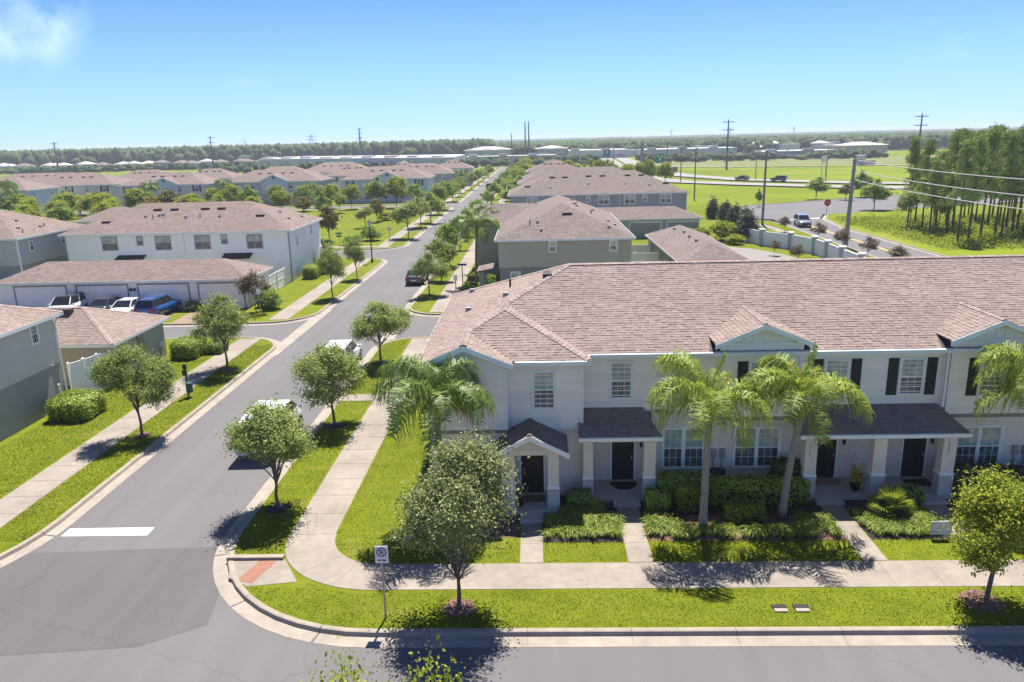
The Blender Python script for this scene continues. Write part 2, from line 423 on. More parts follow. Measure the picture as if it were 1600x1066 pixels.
# ------------------------------------------------------------------ mesh tools
class MB:
    def __init__(self):
        self.v = []
        self.f = []

    def quad(self, a, b, c, d):
        i = len(self.v)
        self.v += [tuple(a), tuple(b), tuple(c), tuple(d)]
        self.f.append((i, i + 1, i + 2, i + 3))
        return self

    def poly(self, pts):
        i = len(self.v)
        self.v += [tuple(p) for p in pts]
        self.f.append(tuple(range(i, i + len(pts))))
        return self

    def box(self, x0, x1, y0, y1, z0, z1):
        i = len(self.v)
        self.v += [(x0, y0, z0), (x1, y0, z0), (x1, y1, z0), (x0, y1, z0), (x0, y0, z1), (x1, y0, z1), (x1, y1, z1), (x0, y1, z1)]
        self.f += [(i, i + 3, i + 2, i + 1), (i + 4, i + 5, i + 6, i + 7), (i, i + 1, i + 5, i + 4), (i + 1, i + 2, i + 6, i + 5), (i + 2, i + 3, i + 7, i + 6), (i + 3, i, i + 4, i + 7)]
        return self

    def obox(self, o, u, n, a0, a1, d0, d1, z0, z1):
        """box in a frame: o origin (xyz), u horizontal axis, n outward normal"""
        i = len(self.v)
        for z in (z0, z1):
            for a, d in ((a0, d0), (a1, d0), (a1, d1), (a0, d1)):
                self.v.append((o[0] + u[0] * a + n[0] * d, o[1] + u[1] * a + n[1] * d, o[2] + z))
        self.f += [(i, i + 3, i + 2, i + 1), (i + 4, i + 5, i + 6, i + 7), (i, i + 1, i + 5, i + 4), (i + 1, i + 2, i + 6, i + 5), (i + 2, i + 3, i + 7, i + 6), (i + 3, i, i + 4, i + 7)]
        return self

    def prism(self, pts, z0, z1):
        n = len(pts)
        i = len(self.v)
        self.v += [(p[0], p[1], z0) for p in pts] + [(p[0], p[1], z1) for p in pts]
        self.f.append(tuple(i + k for k in reversed(range(n))))
        self.f.append(tuple(i + n + k for k in range(n)))
        for k in range(n):
            k2 = (k + 1) % n
            self.f.append((i + k, i + k2, i + n + k2, i + n + k))
        return self

    def slab3(self, pts, th):
        """thick sheet from a 3d polygon, thickness downwards"""
        n = len(pts)
        i = len(self.v)
        self.v += [tuple(p) for p in pts] + [(p[0], p[1], p[2] - th) for p in pts]
        self.f.append(tuple(i + k for k in range(n)))
        self.f.append(tuple(i + n + k for k in reversed(range(n))))
        for k in range(n):
            k2 = (k + 1) % n
            self.f.append((i + k, i + n + k, i + n + k2, i + k2))
        return self

    def bar(self, a, b, w, h=None):
        """square bar between two points"""
        h = h or w
        a = Vector(a); b = Vector(b)
        d = (b - a).normalized()
        s = d.cross(Vector((0, 0, 1)))
        if s.length < 1e-4:
            s = Vector((1, 0, 0))
        s.normalize()
        t = s.cross(d)
        i = len(self.v)
        for p in (a, b):
            for sx, sy in ((-1, -1), (1, -1), (1, 1), (-1, 1)):
                self.v.append(tuple(p + s * sx * w / 2 + t * sy * h / 2))
        self.f += [(i, i + 1, i + 2, i + 3), (i + 7, i + 6, i + 5, i + 4)]
        for k in range(4):
            k2 = (k + 1) % 4
            self.f.append((i + k, i + 4 + k, i + 4 + k2, i + k2))
        return self

    def tube(self, pts, rad, n=8, cap=True):
        pts = [Vector(p) for p in pts]
        if not hasattr(rad, '__len__'):
            rad = [rad] * len(pts)
        i = len(self.v)
        for k, p in enumerate(pts):
            d = (pts[min(k + 1, len(pts) - 1)] - pts[max(k - 1, 0)]).normalized()
            s = d.cross(Vector((0.13, 0.99, 0.05)))
            if s.length < 1e-3:
                s = d.cross(Vector((1, 0, 0)))
            s.normalize()
            t = d.cross(s)
            for j in range(n):
                a = 2 * math.pi * j / n
                self.v.append(tuple(p + (s * math.cos(a) + t * math.sin(a)) * rad[k]))
        for k in range(len(pts) - 1):
            for j in range(n):
                j2 = (j + 1) % n
                self.f.append((i + k * n + j, i + k * n + j2, i + (k + 1) * n + j2, i + (k + 1) * n + j))
        if cap:
            self.f.append(tuple(i + j for j in reversed(range(n))))
            self.f.append(tuple(i + (len(pts) - 1) * n + j for j in range(n)))
        return self

    def cyl(self, c, r, z0, z1, n=12, r2=None):
        r2 = r if r2 is None else r2
        i = len(self.v)
        for z, rr in ((z0, r), (z1, r2)):
            for j in range(n):
                a = 2 * math.pi * j / n
                self.v.append((c[0] + rr * math.cos(a), c[1] + rr * math.sin(a), z))
        self.f.append(tuple(i + j for j in reversed(range(n))))
        self.f.append(tuple(i + n + j for j in range(n)))
        for j in range(n):
            j2 = (j + 1) % n
            self.f.append((i + j, i + j2, i + n + j2, i + n + j))
        return self

    def add(self, o):
        i = len(self.v)
        self.v += o.v
        self.f += [tuple(k + i for k in f) for f in o.f]
        return self

    def mesh(self, name, origin=(0, 0, 0), smooth=False):
        me = bpy.data.meshes.new(name)
        ox, oy, oz = origin
        me.from_pydata([(x - ox, y - oy, z - oz) for x, y, z in self.v], [], self.f)
        if smooth:
            me.polygons.foreach_set('use_smooth', [True] * len(me.polygons))
        me.update()
        return me


BASE = {}


def tag(o, label=None, cat=None, group=None, kind=None):
    if label: o['label'] = label
    if cat: o['category'] = cat
    if group: o['group'] = group
    if kind: o['kind'] = kind
    return o


def thing(name, label, cat, loc, group=None, rz=0.0):
    o = bpy.data.objects.new(name, None)
    o.empty_display_size = 0.3
    COL.objects.link(o)
    o.location = loc
    o.rotation_euler = (0, 0, rz)
    BASE[o.name] = tuple(loc)
    return tag(o, label, cat, group)


def put(name, me, m, parent=None, loc=None):
    """object from an existing mesh"""
    o = bpy.data.objects.new(name, me)
    COL.objects.link(o)
    if m is not None and not me.materials:
        me.materials.append(m)
    if parent is not None:
        o.parent = parent
        BASE[o.name] = BASE[parent.name]
    if loc is not None:
        o.location = loc
    return o


def part(name, mb, m, parent, local=False, smooth=False):
    """part built in world coordinates (or in its parent's frame when local)"""
    org = (0, 0, 0) if local else BASE[parent.name]
    return put(name, mb.mesh(name, org, smooth), m, parent)


def struct(name, mb, m, kind='structure'):
    o = put(name, mb.mesh(name), m)
    BASE[o.name] = (0, 0, 0)
    o['kind'] = kind
    return o


def solo(name, mb, m, label, cat, loc, group=None, local=False):
    """a thing that is one mesh"""
    o = put(name, mb.mesh(name, (0, 0, 0) if local else loc), m)
    o.location = loc
    BASE[o.name] = tuple(loc)
    return tag(o, label, cat, group)


def copy_tree(o, parent=None):
    c = o.copy()
    COL.objects.link(c)
    c.parent = parent
    for ch in list(o.children):
        copy_tree(ch, c)
    return c


def npmesh(name, verts, faces_n, m):
    """fast mesh: verts (N*k,3), every face has k consecutive vertices"""
    me = bpy.data.meshes.new(name)
    nv = len(verts)
    nf = nv // faces_n
    me.vertices.add(nv)
    me.vertices.foreach_set('co', np.ascontiguousarray(verts, dtype=np.float32).ravel())
    me.loops.add(nv)
    me.loops.foreach_set('vertex_index', np.arange(nv, dtype=np.int32))
    me.polygons.add(nf)
    me.polygons.foreach_set('loop_start', np.arange(0, nv, faces_n, dtype=np.int32))
    me.update(calc_edges=True)
    if m is not None:
        me.materials.append(m)
    return me


def leaf_quads(c, nrm, size, aspect=0.55):
    """diamond leaves at centres c with normals nrm"""
    n = len(c)
    nrm = nrm / (np.linalg.norm(nrm, axis=1, keepdims=True) + 1e-9)
    a = rng.normal(size=(n, 3))
    t1 = np.cross(nrm, a)
    t1 /= (np.linalg.norm(t1, axis=1, keepdims=True) + 1e-9)
    t2 = np.cross(nrm, t1)
    s = (size * rng.uniform(0.65, 1.35, n))[:, None]
    q = np.stack([c + t1 * s, c + t2 * s * aspect, c - t1 * s, c - t2 * s * aspect], axis=1)
    return q.reshape(-1, 3)


def text_mb(txt, o, u, n, size, th=0.01, vertical=False):
    """lettering as mesh, in the plane of a wall (o lower left corner, u to the right, n outwards)"""
    mb = MB()
    items = list(enumerate(txt)) if vertical else [(0, txt)]
    for k, t in items:
        cu = bpy.data.curves.new('t', 'FONT')
        cu.body = t
        cu.size = size
        cu.resolution_u = 2
        ob = bpy.data.objects.new('t', cu)
        COL.objects.link(ob)
        bpy.context.view_layer.update()
        me = ob.to_mesh()
        off = -k * size * 0.95
        i = len(mb.v)
        for v in me.vertices:
            x, y = v.co.x, v.co.y + off
            mb.v.append((o[0] + u[0] * x + n[0] * th, o[1] + u[1] * x + n[1] * th, o[2] + y))
        for p in me.polygons:
            mb.f.append(tuple(i + q for q in p.vertices))
        ob.to_mesh_clear()
        bpy.data.objects.remove(ob)
        bpy.data.curves.remove(cu)
    return mb


# ------------------------------------------------------------------ ground, roads, kerbs, pavements
def sk(y):
    return 0.006 * max(0.0, y - 30)


def rounded(pts):
    """pts: (x, y, radius); counter-clockwise; corners turned into arcs"""
    out = []
    n = len(pts)
    for k in range(n):
        p = Vector(pts[k][:2]); r = pts[k][2]
        if r <= 0:
            out.append((p.x, p.y)); continue
        a = (Vector(pts[k - 1][:2]) - p).normalized()
        b = (Vector(pts[(k + 1) % n][:2]) - p).normalized()
        ang = math.acos(max(-1, min(1, a.dot(b))))
        d = r / math.tan(ang / 2)
        c = p + (a + b).normalized() * (r / math.sin(ang / 2))
        s = p + a * d - c
        e = p + b * d - c
        a0 = math.atan2(s.y, s.x); a1 = math.atan2(e.y, e.x)
        while a1 < a0: a1 += 2 * math.pi
        if a1 - a0 > math.pi:
            a1 -= 2 * math.pi
        for q in range(13):
            t = a0 + (a1 - a0) * q / 12
            out.append((c.x + r * math.cos(t), c.y + r * math.sin(t)))
    return out


def offset_path(pts, d):
    """offset an open path to the right of its direction"""
    out = []
    for k, p in enumerate(pts):
        a = Vector(pts[max(k - 1, 0)]); b = Vector(pts[min(k + 1, len(pts) - 1)])
        t = (b - a).normalized()
        out.append((p[0] + t.y * d, p[1] - t.x * d))
    return out


def sub_path(pts, step):
    """cut a path into pieces of about step metres"""
    P = [Vector(p) for p in pts]
    dense = [P[0]]
    for a, b in zip(P[:-1], P[1:]):
        n = max(1, int((b - a).length / 0.5))
        dense += [a + (b - a) * (q + 1) / n for q in range(n)]
    pieces = []; cur = [dense[0]]; L = 0
    for a, b in zip(dense[:-1], dense[1:]):
        L += (b - a).length; cur.append(b)
        if L >= step:
            pieces.append(cur); cur = [b]; L = 0
    if len(cur) > 1: pieces.append(cur)
    return [[(p.x, p.y) for p in q] for q in pieces]


def kerb_mesh(path, prof):
    mb = MB()
    rows = [offset_path(path, d) for d, z in prof]
    i = 0
    n = len(path)
    for (d, z), row in zip(prof, rows):
        mb.v += [(x, y, z) for x, y in row]
    for r in range(len(prof) - 1):
        for k in range(n - 1):
            mb.f.append((r * n + k, (r + 1) * n + k, (r + 1) * n + k + 1, r * n + k + 1))
    for k in (0, n - 1):
        f = [r * n + k for r in range(len(prof))]
        mb.f.append(tuple(f if k else reversed(f)))
    return mb


K_TOP = [(-0.02, -0.2), (-0.02, 0.012), (0.0, 0.022), (0.14, 0.022), (0.17, 0.008), (0.21, -0.108), (0.21, -0.2)]
K_GUT = [(0.21, -0.2), (0.21, -0.110), (0.68, -0.123), (0.68, -0.2)]


def kerbs(path, near=True):
    root = struct('kerb', MB().box(path[0][0] - .05, path[0][0] + .05, path[0][1] - .05, path[0][1] + .05, -0.39, -0.34), KERB)
    pieces = sub_path(path, 3.0) if near else [path]
    for p in pieces:
        q = p
        if near:
            a, b = Vector(p[0]), Vector(p[1])
            q = [tuple(a + (b - a).normalized() * 0.012)] + p[1:]
        part('kerb_segment', kerb_mesh(q, K_TOP), KERB, root)
        part('gutter_segment', kerb_mesh(q, K_GUT), GUTTERM, root)


# base terrain to the horizon
struct('ground', MB().poly([(-5200, -300, -0.60), (5200, -300, -0.60), (5200, 5200, -0.60), (-5200, 5200, -0.60)]), FOREST2)
struct('meadow', MB().poly([(-700, -200, -0.45), (700, -200, -0.45), (420, 560, -0.45), (-760, 640, -0.45)]), FIELD)
road = struct('road', MB().poly([(-130, -30, -0.13), (39, -30, -0.13), (39, 100, -0.13), (-130, 100, -0.13)]).poly([(-130, 100.05, -0.13), (-9, 100.05, -0.13), (-7, 420, -0.13), (-130, 420, -0.13)]), ASPHALT)
struct('road_patch', MB().poly([(-60, 18.62, -0.126), (-15.5, 18.70, -0.126), (-11.9, 19.05, -0.126), (-10.2, 20.1, -0.126), (-11.0, 24.75, -0.126), (-14.5, 24.62, -0.126), (-18.15, 24.42, -0.126), (-60, 24.6, -0.126)]), ASPHALT_DK)


def block(name, pts, near=True, kerb_range=None, material=None, base=-0.6):
    P = rounded(pts)
    struct(name, MB().prism(P, base, 0.0), material or LAWN)
    return P


# right-hand block with the big townhouse
P = block('lawn', [(-11.18, 19.66, 6.2), (38.3, 19.66, 0), (38.3, 54.4, 0), (-11.05, 54.4, 2.6)])
kerbs([(0.0, 54.4)] + P[15:] + P[:13] + [(30, 19.66)])
# left-hand near block
P2 = block('lawn', [(-110, 19.2, 0), (-18.95, 19.2, 7.5), (-18.85, 55.3, 3.5), (-110, 56.0, 0)])
kerbs([(-60, 19.2)] + P2[1:-1] + [(-60, 55.6)])
P3 = block('lawn', [(-110, 60.6, 0), (-18.8, 60.4, 3.8), (-18.55, 95.5, 4.0), (-110, 96, 0)])
kerbs([(-60, 60.5)] + P3[1:-1] + [(-50, 95.7)], near=False)
P4 = block('lawn', [(-10.95, 62.4, 3.0), (33.2, 62.4, 0), (33.4, 92, 0), (29.8, 104, 0), (33.5, 150, 0), (-10.2, 150, 3)])
kerbs([(-10.25, 146), (-10.92, 66.0)] + P4[:13] + [(0, 62.4)], near=False)
P5 = block('park_lawn', [(-130, 103.5, 0), (-18.45, 103.5, 4), (-18.1, 171, 4), (-130, 174, 0)])
kerbs([(-70, 103.5)] + P5[1:-1] + [(-110, 173.3)], near=False)
P6 = block('lawn', [(-140, 181, 0), (-18.0, 178.5, 4), (-16.9, 410, 0), (-140, 410, 0)])
kerbs([(-110, 180.2)] + P6[1:14] + [(-17.2, 400)], near=False)
P7 = block('lawn', [(-10.1, 157, 3), (26, 157, 0), (26, 410, 0), (-8.7, 410, 0)])
kerbs([(-8.8, 400), (-10.05, 161)], near=False)

P8 = block('lawn', [(-110, -29, 0), (58, -29, 0), (58, 11.4, 0), (-110, 11.4, 0)])
kerbs([(40, 11.4), (-60, 11.4)], near=False)
struct('pavement', MB().poly([(-100, 7.6, 0.014), (55, 7.6, 0.014), (55, 9.2, 0.014), (-100, 9.2, 0.014)]), CONCRETE)
# stop bar
solo('stop_line', MB().poly([(-18.12, 25.60, -0.121), (-14.80, 25.62, -0.121), (-14.82, 26.24, -0.121), (-18.12, 26.20, -0.121)]), PAINT, 'solid white stop line painted across the left street lane', 'road marking', (-16.5, 25.9, -0.121))
# concrete valley gutters where the alleys meet the street
struct('valley_gutter', MB().prism([(-18.98, 50.6), (-18.02, 50.6), (-17.92, 65.4), (-18.85, 65.4)], -0.3, -0.118), GUTTERM)
struct('valley_gutter', MB().prism([(-11.55, 52.0), (-10.55, 52.0), (-10.45, 65.2), (-11.45, 65.2)], -0.3, -0.118), GUTTERM)


def slabs(root, rects, z=0.014, g=0.009):
    for (x0, x1, y0, y1) in rects:
        part('slab', MB().box(x0 + g, x1 - g, y0 + g, y1 - g, -0.08, z), CONCRETE, root)


# pavements: slabs of concrete
sw_front = struct('pavement', MB().box(-5.4, 38, 21.71, 23.24, -0.3, 0.005), CONCRETE)
x = -5.4
rects = []
while x < 38:
    rects.append((x, x + 1.52, 21.70, 23.25)); x += 1.52
slabs(sw_front, rects)
# curved corner slabs
cx, cy, ri, ro = -5.4, 25.35, 2.1, 3.86
for k in range(4):
    a0 = math.radians(270 - 22.5 * k); a1 = math.radians(270 - 22.5 * (k + 1))
    A = [a0 + (a1 - a0) * q / 5 for q in range(6)]
    pts = [(cx + ri * math.cos(a) , cy + ri * math.sin(a)) for a in A] + [(cx + ro * math.cos(a), cy + (ro - 0.21 * abs(math.sin(a))) * math.sin(a)) for a in reversed(A)]
    c = Vector((sum(p[0] for p in pts) / 12, sum(p[1] for p in pts) / 12))
    pts = [tuple(c + (Vector(p) - c) * 0.992) for p in pts]
    part('slab', MB().prism(pts[::-1], -0.08, 0.014), CONCRETE, sw_front)
sw_side = struct('pavement', MB().prism([(-9.25, 25.4), (-7.56, 25.4), (-7.42, 54.1), (-9.11, 54.1)], -0.3, 0.005), CONCRETE)
y = 25.35
rects = []
while y < 54.0:
    rects.append((-9.26 + sk(y), -7.55 + sk(y), y, min(54.2, y + 1.6))); y += 1.6
slabs(sw_side, rects)
sw_left = struct('pavement', MB().prism([(-22.4, 21.0), (-20.77, 21.0), (-20.63, 54.8), (-22.27, 54.8)], -0.3, 0.005), CONCRETE)
y = 21.0
rects = []
while y < 54.5:
    rects.append((-22.42 + sk(y), -20.75 + sk(y), y, min(54.9, y + 1.55))); y += 1.55
slabs(sw_left, rects)


def strip(name, x0, x1, y0, y1, z=0.014, m=None, n=12):
    mb = MB()
    for k in range(n):
        a = y0 + (y1 - y0) * k / n; b = y0 + (y1 - y0) * (k + 1) / n
        mb.quad((x0 + sk(a), a, z), (x1 + sk(a), a, z), (x1 + sk(b), b, z), (x0 + sk(b), b, z))
    return struct(name, mb, m or CONCRETE)


strip('pavement', -22.4, -20.75, 61.2, 94.6)
strip('pavement', -9.2, -7.5, 63.0, 149.5)
strip('pavement', -9.2, -7.5, 157.5, 400)
strip('pavement', -22.4, -20.75, 104.6, 170.0)
strip('pavement', -22.4, -20.75, 181.5, 400)
struct('pavement', MB().poly([(-90, 105.3, 0.016), (-22.0, 105.0, 0.016), (-22.0, 106.5, 0.016), (-90, 106.9, 0.016)]), CONCRETE)
struct('pavement', MB().poly([(-110, 170.2, 0.016), (-22.0, 167.3, 0.016), (-22.0, 169.0, 0.016), (-110, 172, 0.016)]), CONCRETE)
# driveway crossings of the verge
for yy in (40.35,):
    struct('verge_slab', MB().prism([(-11.1, yy), (-9.2, yy), (-9.2, yy + 1.15), (-11.1, yy + 1.15)], -0.1, 0.018), CONCRETE)
for yy in (124.5, 141.5):
    struct('verge_slab', MB().prism([(-18.4, yy), (-20.3, yy), (-20.3, yy + 1.6), (-18.4, yy + 1.6)][::-1], -0.1, 0.018), CONCRETE)
# corner ramp with red tactile panel
struct('kerb_ramp', MB().slab3([(-10.45, 22.50, 0.008), (-9.62, 21.95, 0.008), (-8.05, 22.22, 0.012), (-8.88, 23.60, 0.012), (-10.80, 23.56, 0.008)], 0.1), CONCRETE)
solo('tactile_panel', MB().slab3([(-10.12, 22.30, 0.016), (-9.55, 22.16, 0.018), (-9.15, 23.48, 0.020), (-9.75, 23.52, 0.018)], 0.03), RAMPRED, 'red tactile paving panel set in the corner kerb ramp', 'tactile panel', (-9.6, 22.9, 0))
solo('ramp_kerb', MB().box(-10.95, -8.95, 23.58, 23.80, -0.1, 0.11), KERB, 'low concrete return kerb beside the red panel ramp', 'kerb', (-9.9, 23.7, 0))

# front walks to the doors
for (x0, x1, y0, y1) in ((-0.68, 0.11, 23.27, 26.04), (3.02, 3.86, 23.27, 27.24), (10.88, 11.70, 23.27, 27.24), (14.75, 15.6, 23.27, 27.24)):
    w = struct('front_walk', MB().box(x0 + .03, x1 - .03, y0, y1, -0.2, 0.0098), CONCRETE)
    y = y0
    while y < y1 - 0.2:
        yy = min(y1, y + 1.3)
        part('slab', MB().box(x0, x1, y + .006, yy - .006, -0.08, 0.0145), CONCRETE, w)
        y = yy
# planting beds
struct('mulch_bed', MB().poly([(0.14, 24.62, 0.008), (3.0, 24.62, 0.008), (3.0, 28.3, 0.008), (0.14, 28.3, 0.008)]), MULCH)
struct('mulch_bed', MB().poly([(3.9, 24.7, 0.008), (10.86, 24.65, 0.008), (10.86, 26.5, 0.008), (3.9, 26.5, 0.008)]), MULCH_R)
struct('mulch_bed', MB().poly([(3.9, 26.52, 0.009), (10.86, 26.52, 0.009), (10.86, 29.2, 0.009), (3.9, 29.2, 0.009)]), MULCH)
struct('mulch_bed', MB().poly([(11.75, 24.68, 0.008), (14.72, 24.68, 0.008), (14.72, 28.0, 0.008), (11.75, 28.0, 0.008)]), MULCH)
struct('mulch_bed', MB().poly([(15.65, 25.2, 0.008), (24, 25.2, 0.008), (24, 29.1, 0.008), (15.65, 29.1, 0.008)]), MULCH)
struct('mulch_bed', MB().poly([(-4.9, 25.0, 0.008), (-0.72, 25.0, 0.008), (-0.72, 28.0, 0.008), (-4.2, 28.0, 0.008), (-4.2, 33, 0.008), (-4.9, 33, 0.008)]), MULCH_R)
for n_, (x, y, r, m_) in enumerate(((-2.53, 20.72, 0.55, MULCH_R), (13.49, 20.9, 0.62, MULCH_R), (-10.38, 27.44, 0.5, MULCH), (-10.43, 36.58, 0.55, MULCH), (-10.17, 47.8, 0.5, MULCH), (-19.99, 35.58, 0.4, MULCH_R), (-19.95, 46.72, 0.35, MULCH_R))):
    mb = MB()
    pts = []
    for k in range(14):
        a = 2 * math.pi * k / 14; rr = r * random.uniform(0.82, 1.15)
        pts.append((x + rr * math.cos(a), y + rr * math.sin(a), 0.010))
    mb.v.append((x, y, 0.05)); mb.v += pts
    mb.f += [(0, k + 1, (k + 1) % 14 + 1) for k in range(14)]
    struct('mulch_ring', mb, m_)
# white edging stone by the corner bed
solo('edging_strip', MB().box(-4.95, -4.2, 24.92, 25.02, 0, 0.09), TRIM, 'short white edging strip at the corner mulch bed', 'edging', (-4.6, 25, 0))
# two utility box covers in the verge
for x in (7.28, 7.92):
    t = thing('meter_box', 'small sunk utility box with pale lid in the verge, %s of the pair' % ('left' if x < 7.5 else 'right'), 'utility box', (x, 20.55, 0), 'utility boxes in the verge')
    part('lid', MB().box(x - .2, x + .2, 20.40, 20.56, 0.0, 0.04), GUTTERM, t)
    part('frame', MB().box(x - .23, x + .23, 20.585, 20.75, 0.0, 0.045), MULCH, t)
# paved driveway and garage aprons on the left
struct('brick_driveway', MB().poly([(-30.2, 60.62, 0.006), (-26.0, 60.62, 0.006), (-26.0, 66.3, 0.006), (-30.2, 66.3, 0.006)]), BRICKP)
struct('garage_apron', MB().poly([(-50, 60.62, 0.005), (-31.6, 60.62, 0.005), (-31.6, 66.3, 0.005), (-50, 66.3, 0.005)]), ASPHALT)
# service lane behind the right-hand houses
struct('service_lane', MB().poly([(21.0, 62.5, 0.006), (31.2, 62.5, 0.006), (31.0, 84, 0.006), (29.6, 91, 0.006), (27.4, 96.2, 0.006), (24.0, 99.5, 0.006), (9.5, 101, 0.006), (9.5, 97, 0.006), (20.5, 95, 0.006)]), mat('lane_concrete', (0.22, 0.20, 0.185), 0.9, var=0.06, vscale=0.8))

# right-hand side road and crossroads (yellow centre line)
struct('side_road', MB().poly([(38.9, 20, -0.128), (46.2, 20, -0.128), (46.0, 118, -0.128), (48.2, 131, -0.128), (51, 137.5, -0.128), (67.3, 144.2, -0.128), (110, 158, -0.128), (130, 190, -0.128), (80, 174, -0.128), (58.8, 164, -0.128), (44.4, 156.6, -0.128), (36, 150, -0.128), (36, 134.5, -0.128), (40.3, 131, -0.128), (39.4, 122, -0.128)]), ASPHALT)
struct('verge', MB().prism([(34.0, 20), (38.4, 20), (39.0, 122), (38.6, 128), (35.5, 132), (34.0, 140)], -0.6, -0.01), LAWN)
kerbs([(36.0, 131.6), (38.7, 128.0), (39.0, 122.0), (38.45, 60.0)][::-1], near=False)
kerbs([(46.9, 60), (46.7, 117), (48.6, 129.5), (51.5, 136.4), (67.5, 143.0), (100, 153.5)][::-1], near=False)
kerbs([(36, 150.8), (44.6, 157.8), (59, 165.2), (80.5, 175.2), (120, 189)], near=False)
struct('pavement', MB().poly([(35.1, 60, 0.0), (36.4, 60, 0.0), (36.9, 118, 0.0), (35.0, 131, 0.0), (33.8, 131, 0.0), (35.5, 118, 0.0)]), CONCRETE)
for dx in (0.0, 0.30):
    struct('centre_line', MB().poly([(42.4 + dx, 20, -0.12), (42.52 + dx, 20, -0.12), (42.75 + dx, 121, -0.12), (42.6 + dx, 121, -0.12)]), PAINT_Y)
solo('stop_line', MB().poly([(42.9, 129.6, -0.12), (48.2, 131.2, -0.12), (48.3, 132.0, -0.12), (43.0, 130.4, -0.12)]), PAINT, 'white stop line at the mouth of the yellow-lined side road', 'road marking', (45, 130.8, -0.12))
struct('grass_plot', MB().prism([(47.0, 20), (400, 20), (400, 90), (140, 143), (100, 151.5), (67.5, 143.2), (51.6, 136.6), (48.7, 129.7), (46.8, 117)], -0.6, -0.02), FIELD)

# highway: two carriageways and a frontage road
HWM = mat('highway_pale', (0.26, 0.24, 0.225), 0.9, var=0.05, vscale=0.1)


def ribbon(name, pts, w, z, m):
    L = offset_path(pts, -w / 2); R_ = offset_path(pts, w / 2)
    mb = MB()
    for k in range(len(pts) - 1):
        mb.quad((*R_[k], z), (*R_[k + 1], z), (*L[k + 1], z), (*L[k], z))
    return struct(name, mb, m)


ribbon('highway', [(150, 158), (110, 188), (82.5, 206), (60.5, 228.5), (46.7, 246), (40, 270), (38.5, 310), (40, 380), (46, 480), (58, 700)], 9.0, -0.10, HWM)
ribbon('highway', [(170, 175), (125, 199), (90, 223.5), (66, 251), (55, 283), (50, 320), (51, 380), (57, 480), (69, 700)], 9.0, -0.10, HWM)
ribbon('frontage_road', [(330, 300), (200, 322), (134, 338), (92, 352), (66, 368), (60, 400)], 5.5, -0.12, HWM)
struct('gravel_field', MB().poly([(70, 372, -0.40), (150, 358, -0.40), (320, 330, -0.40), (320, 430, -0.40), (60, 470, -0.40)]), mat('field_dry', (0.16, 0.155, 0.05), 0.95, col2=(0.13, 0.165, 0.035), vscale=0.03, detail=8))


# ------------------------------------------------------------------ building kit
def scan(poly, d):
    """interval of a polygon (a, d) on the line of constant d"""
    xs = []
    n = len(poly)
    for k in range(n):
        (a0, d0), (a1, d1) = poly[k], poly[(k + 1) % n]
        if (d0 <= d < d1) or (d1 <= d < d0):
            xs.append(a0 + (a1 - a0) * (d - d0) / (d1 - d0))
    return (min(xs), max(xs)) if len(xs) >= 2 else None


def shingle_tabs(plan, axis, up, e0, z0, slope, e=0.165, lift=0.0):
    """shingle tabs over a sloping plane. plan: polygon (x, y); axis 'x' or 'y' = direction of the courses;
    up = +1/-1 side towards which the roof rises; e0 = eave coordinate; z0 = eave height"""
    L = math.sqrt(1 + slope * slope)
    if axis == 'x':
        poly = [(p[0], (p[1] - e0) * up) for p in plan]
    else:
        poly = [(p[1], (p[0] - e0) * up) for p in plan]
    dmax = max(p[1] for p in poly)
    step = e / L
    mb = MB()
    k = 0
    while k * step < dmax - 0.02:
        d0 = k * step
        d1 = min(d0 + step * 1.04, dmax)
        iv = scan(poly, min(d0 + step * 0.5, dmax - 1e-3))
        k += 1
        if not iv: continue
        a, b = iv
        x = a - random.random() * 0.3
        while x < b:
            w = random.choice((0.11, 0.15, 0.19, 0.24, 0.30))
            p0 = max(a, x); p1 = min(b, x + w - 0.008)
            x += w
            if p1 - p0 < 0.03: continue
            h = random.choice((0.016, 0.020, 0.030)) + lift
            t = 0.006 + lift
            pts = []
            for (aa, dd, hh) in ((p0, d0 - 0.012, t - 0.01), (p1, d0 - 0.012, t - 0.01), (p1, d0 - 0.012, h), (p0, d0 - 0.012, h), (p1, d1, t), (p0, d1, t)):
                ee = e0 + up * dd
                z = z0 + slope * dd + hh
                pts.append((aa, ee, z) if axis == 'x' else (ee, aa, z))
            i = len(mb.v)
            mb.v += pts
            mb.f += [(i, i + 1, i + 2, i + 3), (i + 3, i + 2, i + 4, i + 5)]
    return mb


def caps(mb, a, b, w=0.30, h=0.045, step=0.2):
    a = Vector(a); b = Vector(b)
    L = (b - a).length
    d = (b - a) / L
    s = Vector((d.y, -d.x, 0)).normalized()
    n = max(1, int(L / step))
    for k in range(n):
        p = a + d * (L * k / n); q = a + d * (L * (k + 1.1) / n)
        i = len(mb.v)
        for pt, zz in ((p, h + 0.012), (q, h - 0.004)):
            mb.v += [tuple(pt - s * w / 2 + Vector((0, 0, zz - 0.055))), tuple(pt + Vector((0, 0, zz))), tuple(pt + s * w / 2 + Vector((0, 0, zz - 0.055)))]
        mb.f += [(i, i + 1, i + 4, i + 3), (i + 1, i + 2, i + 5, i + 4)]
    return mb


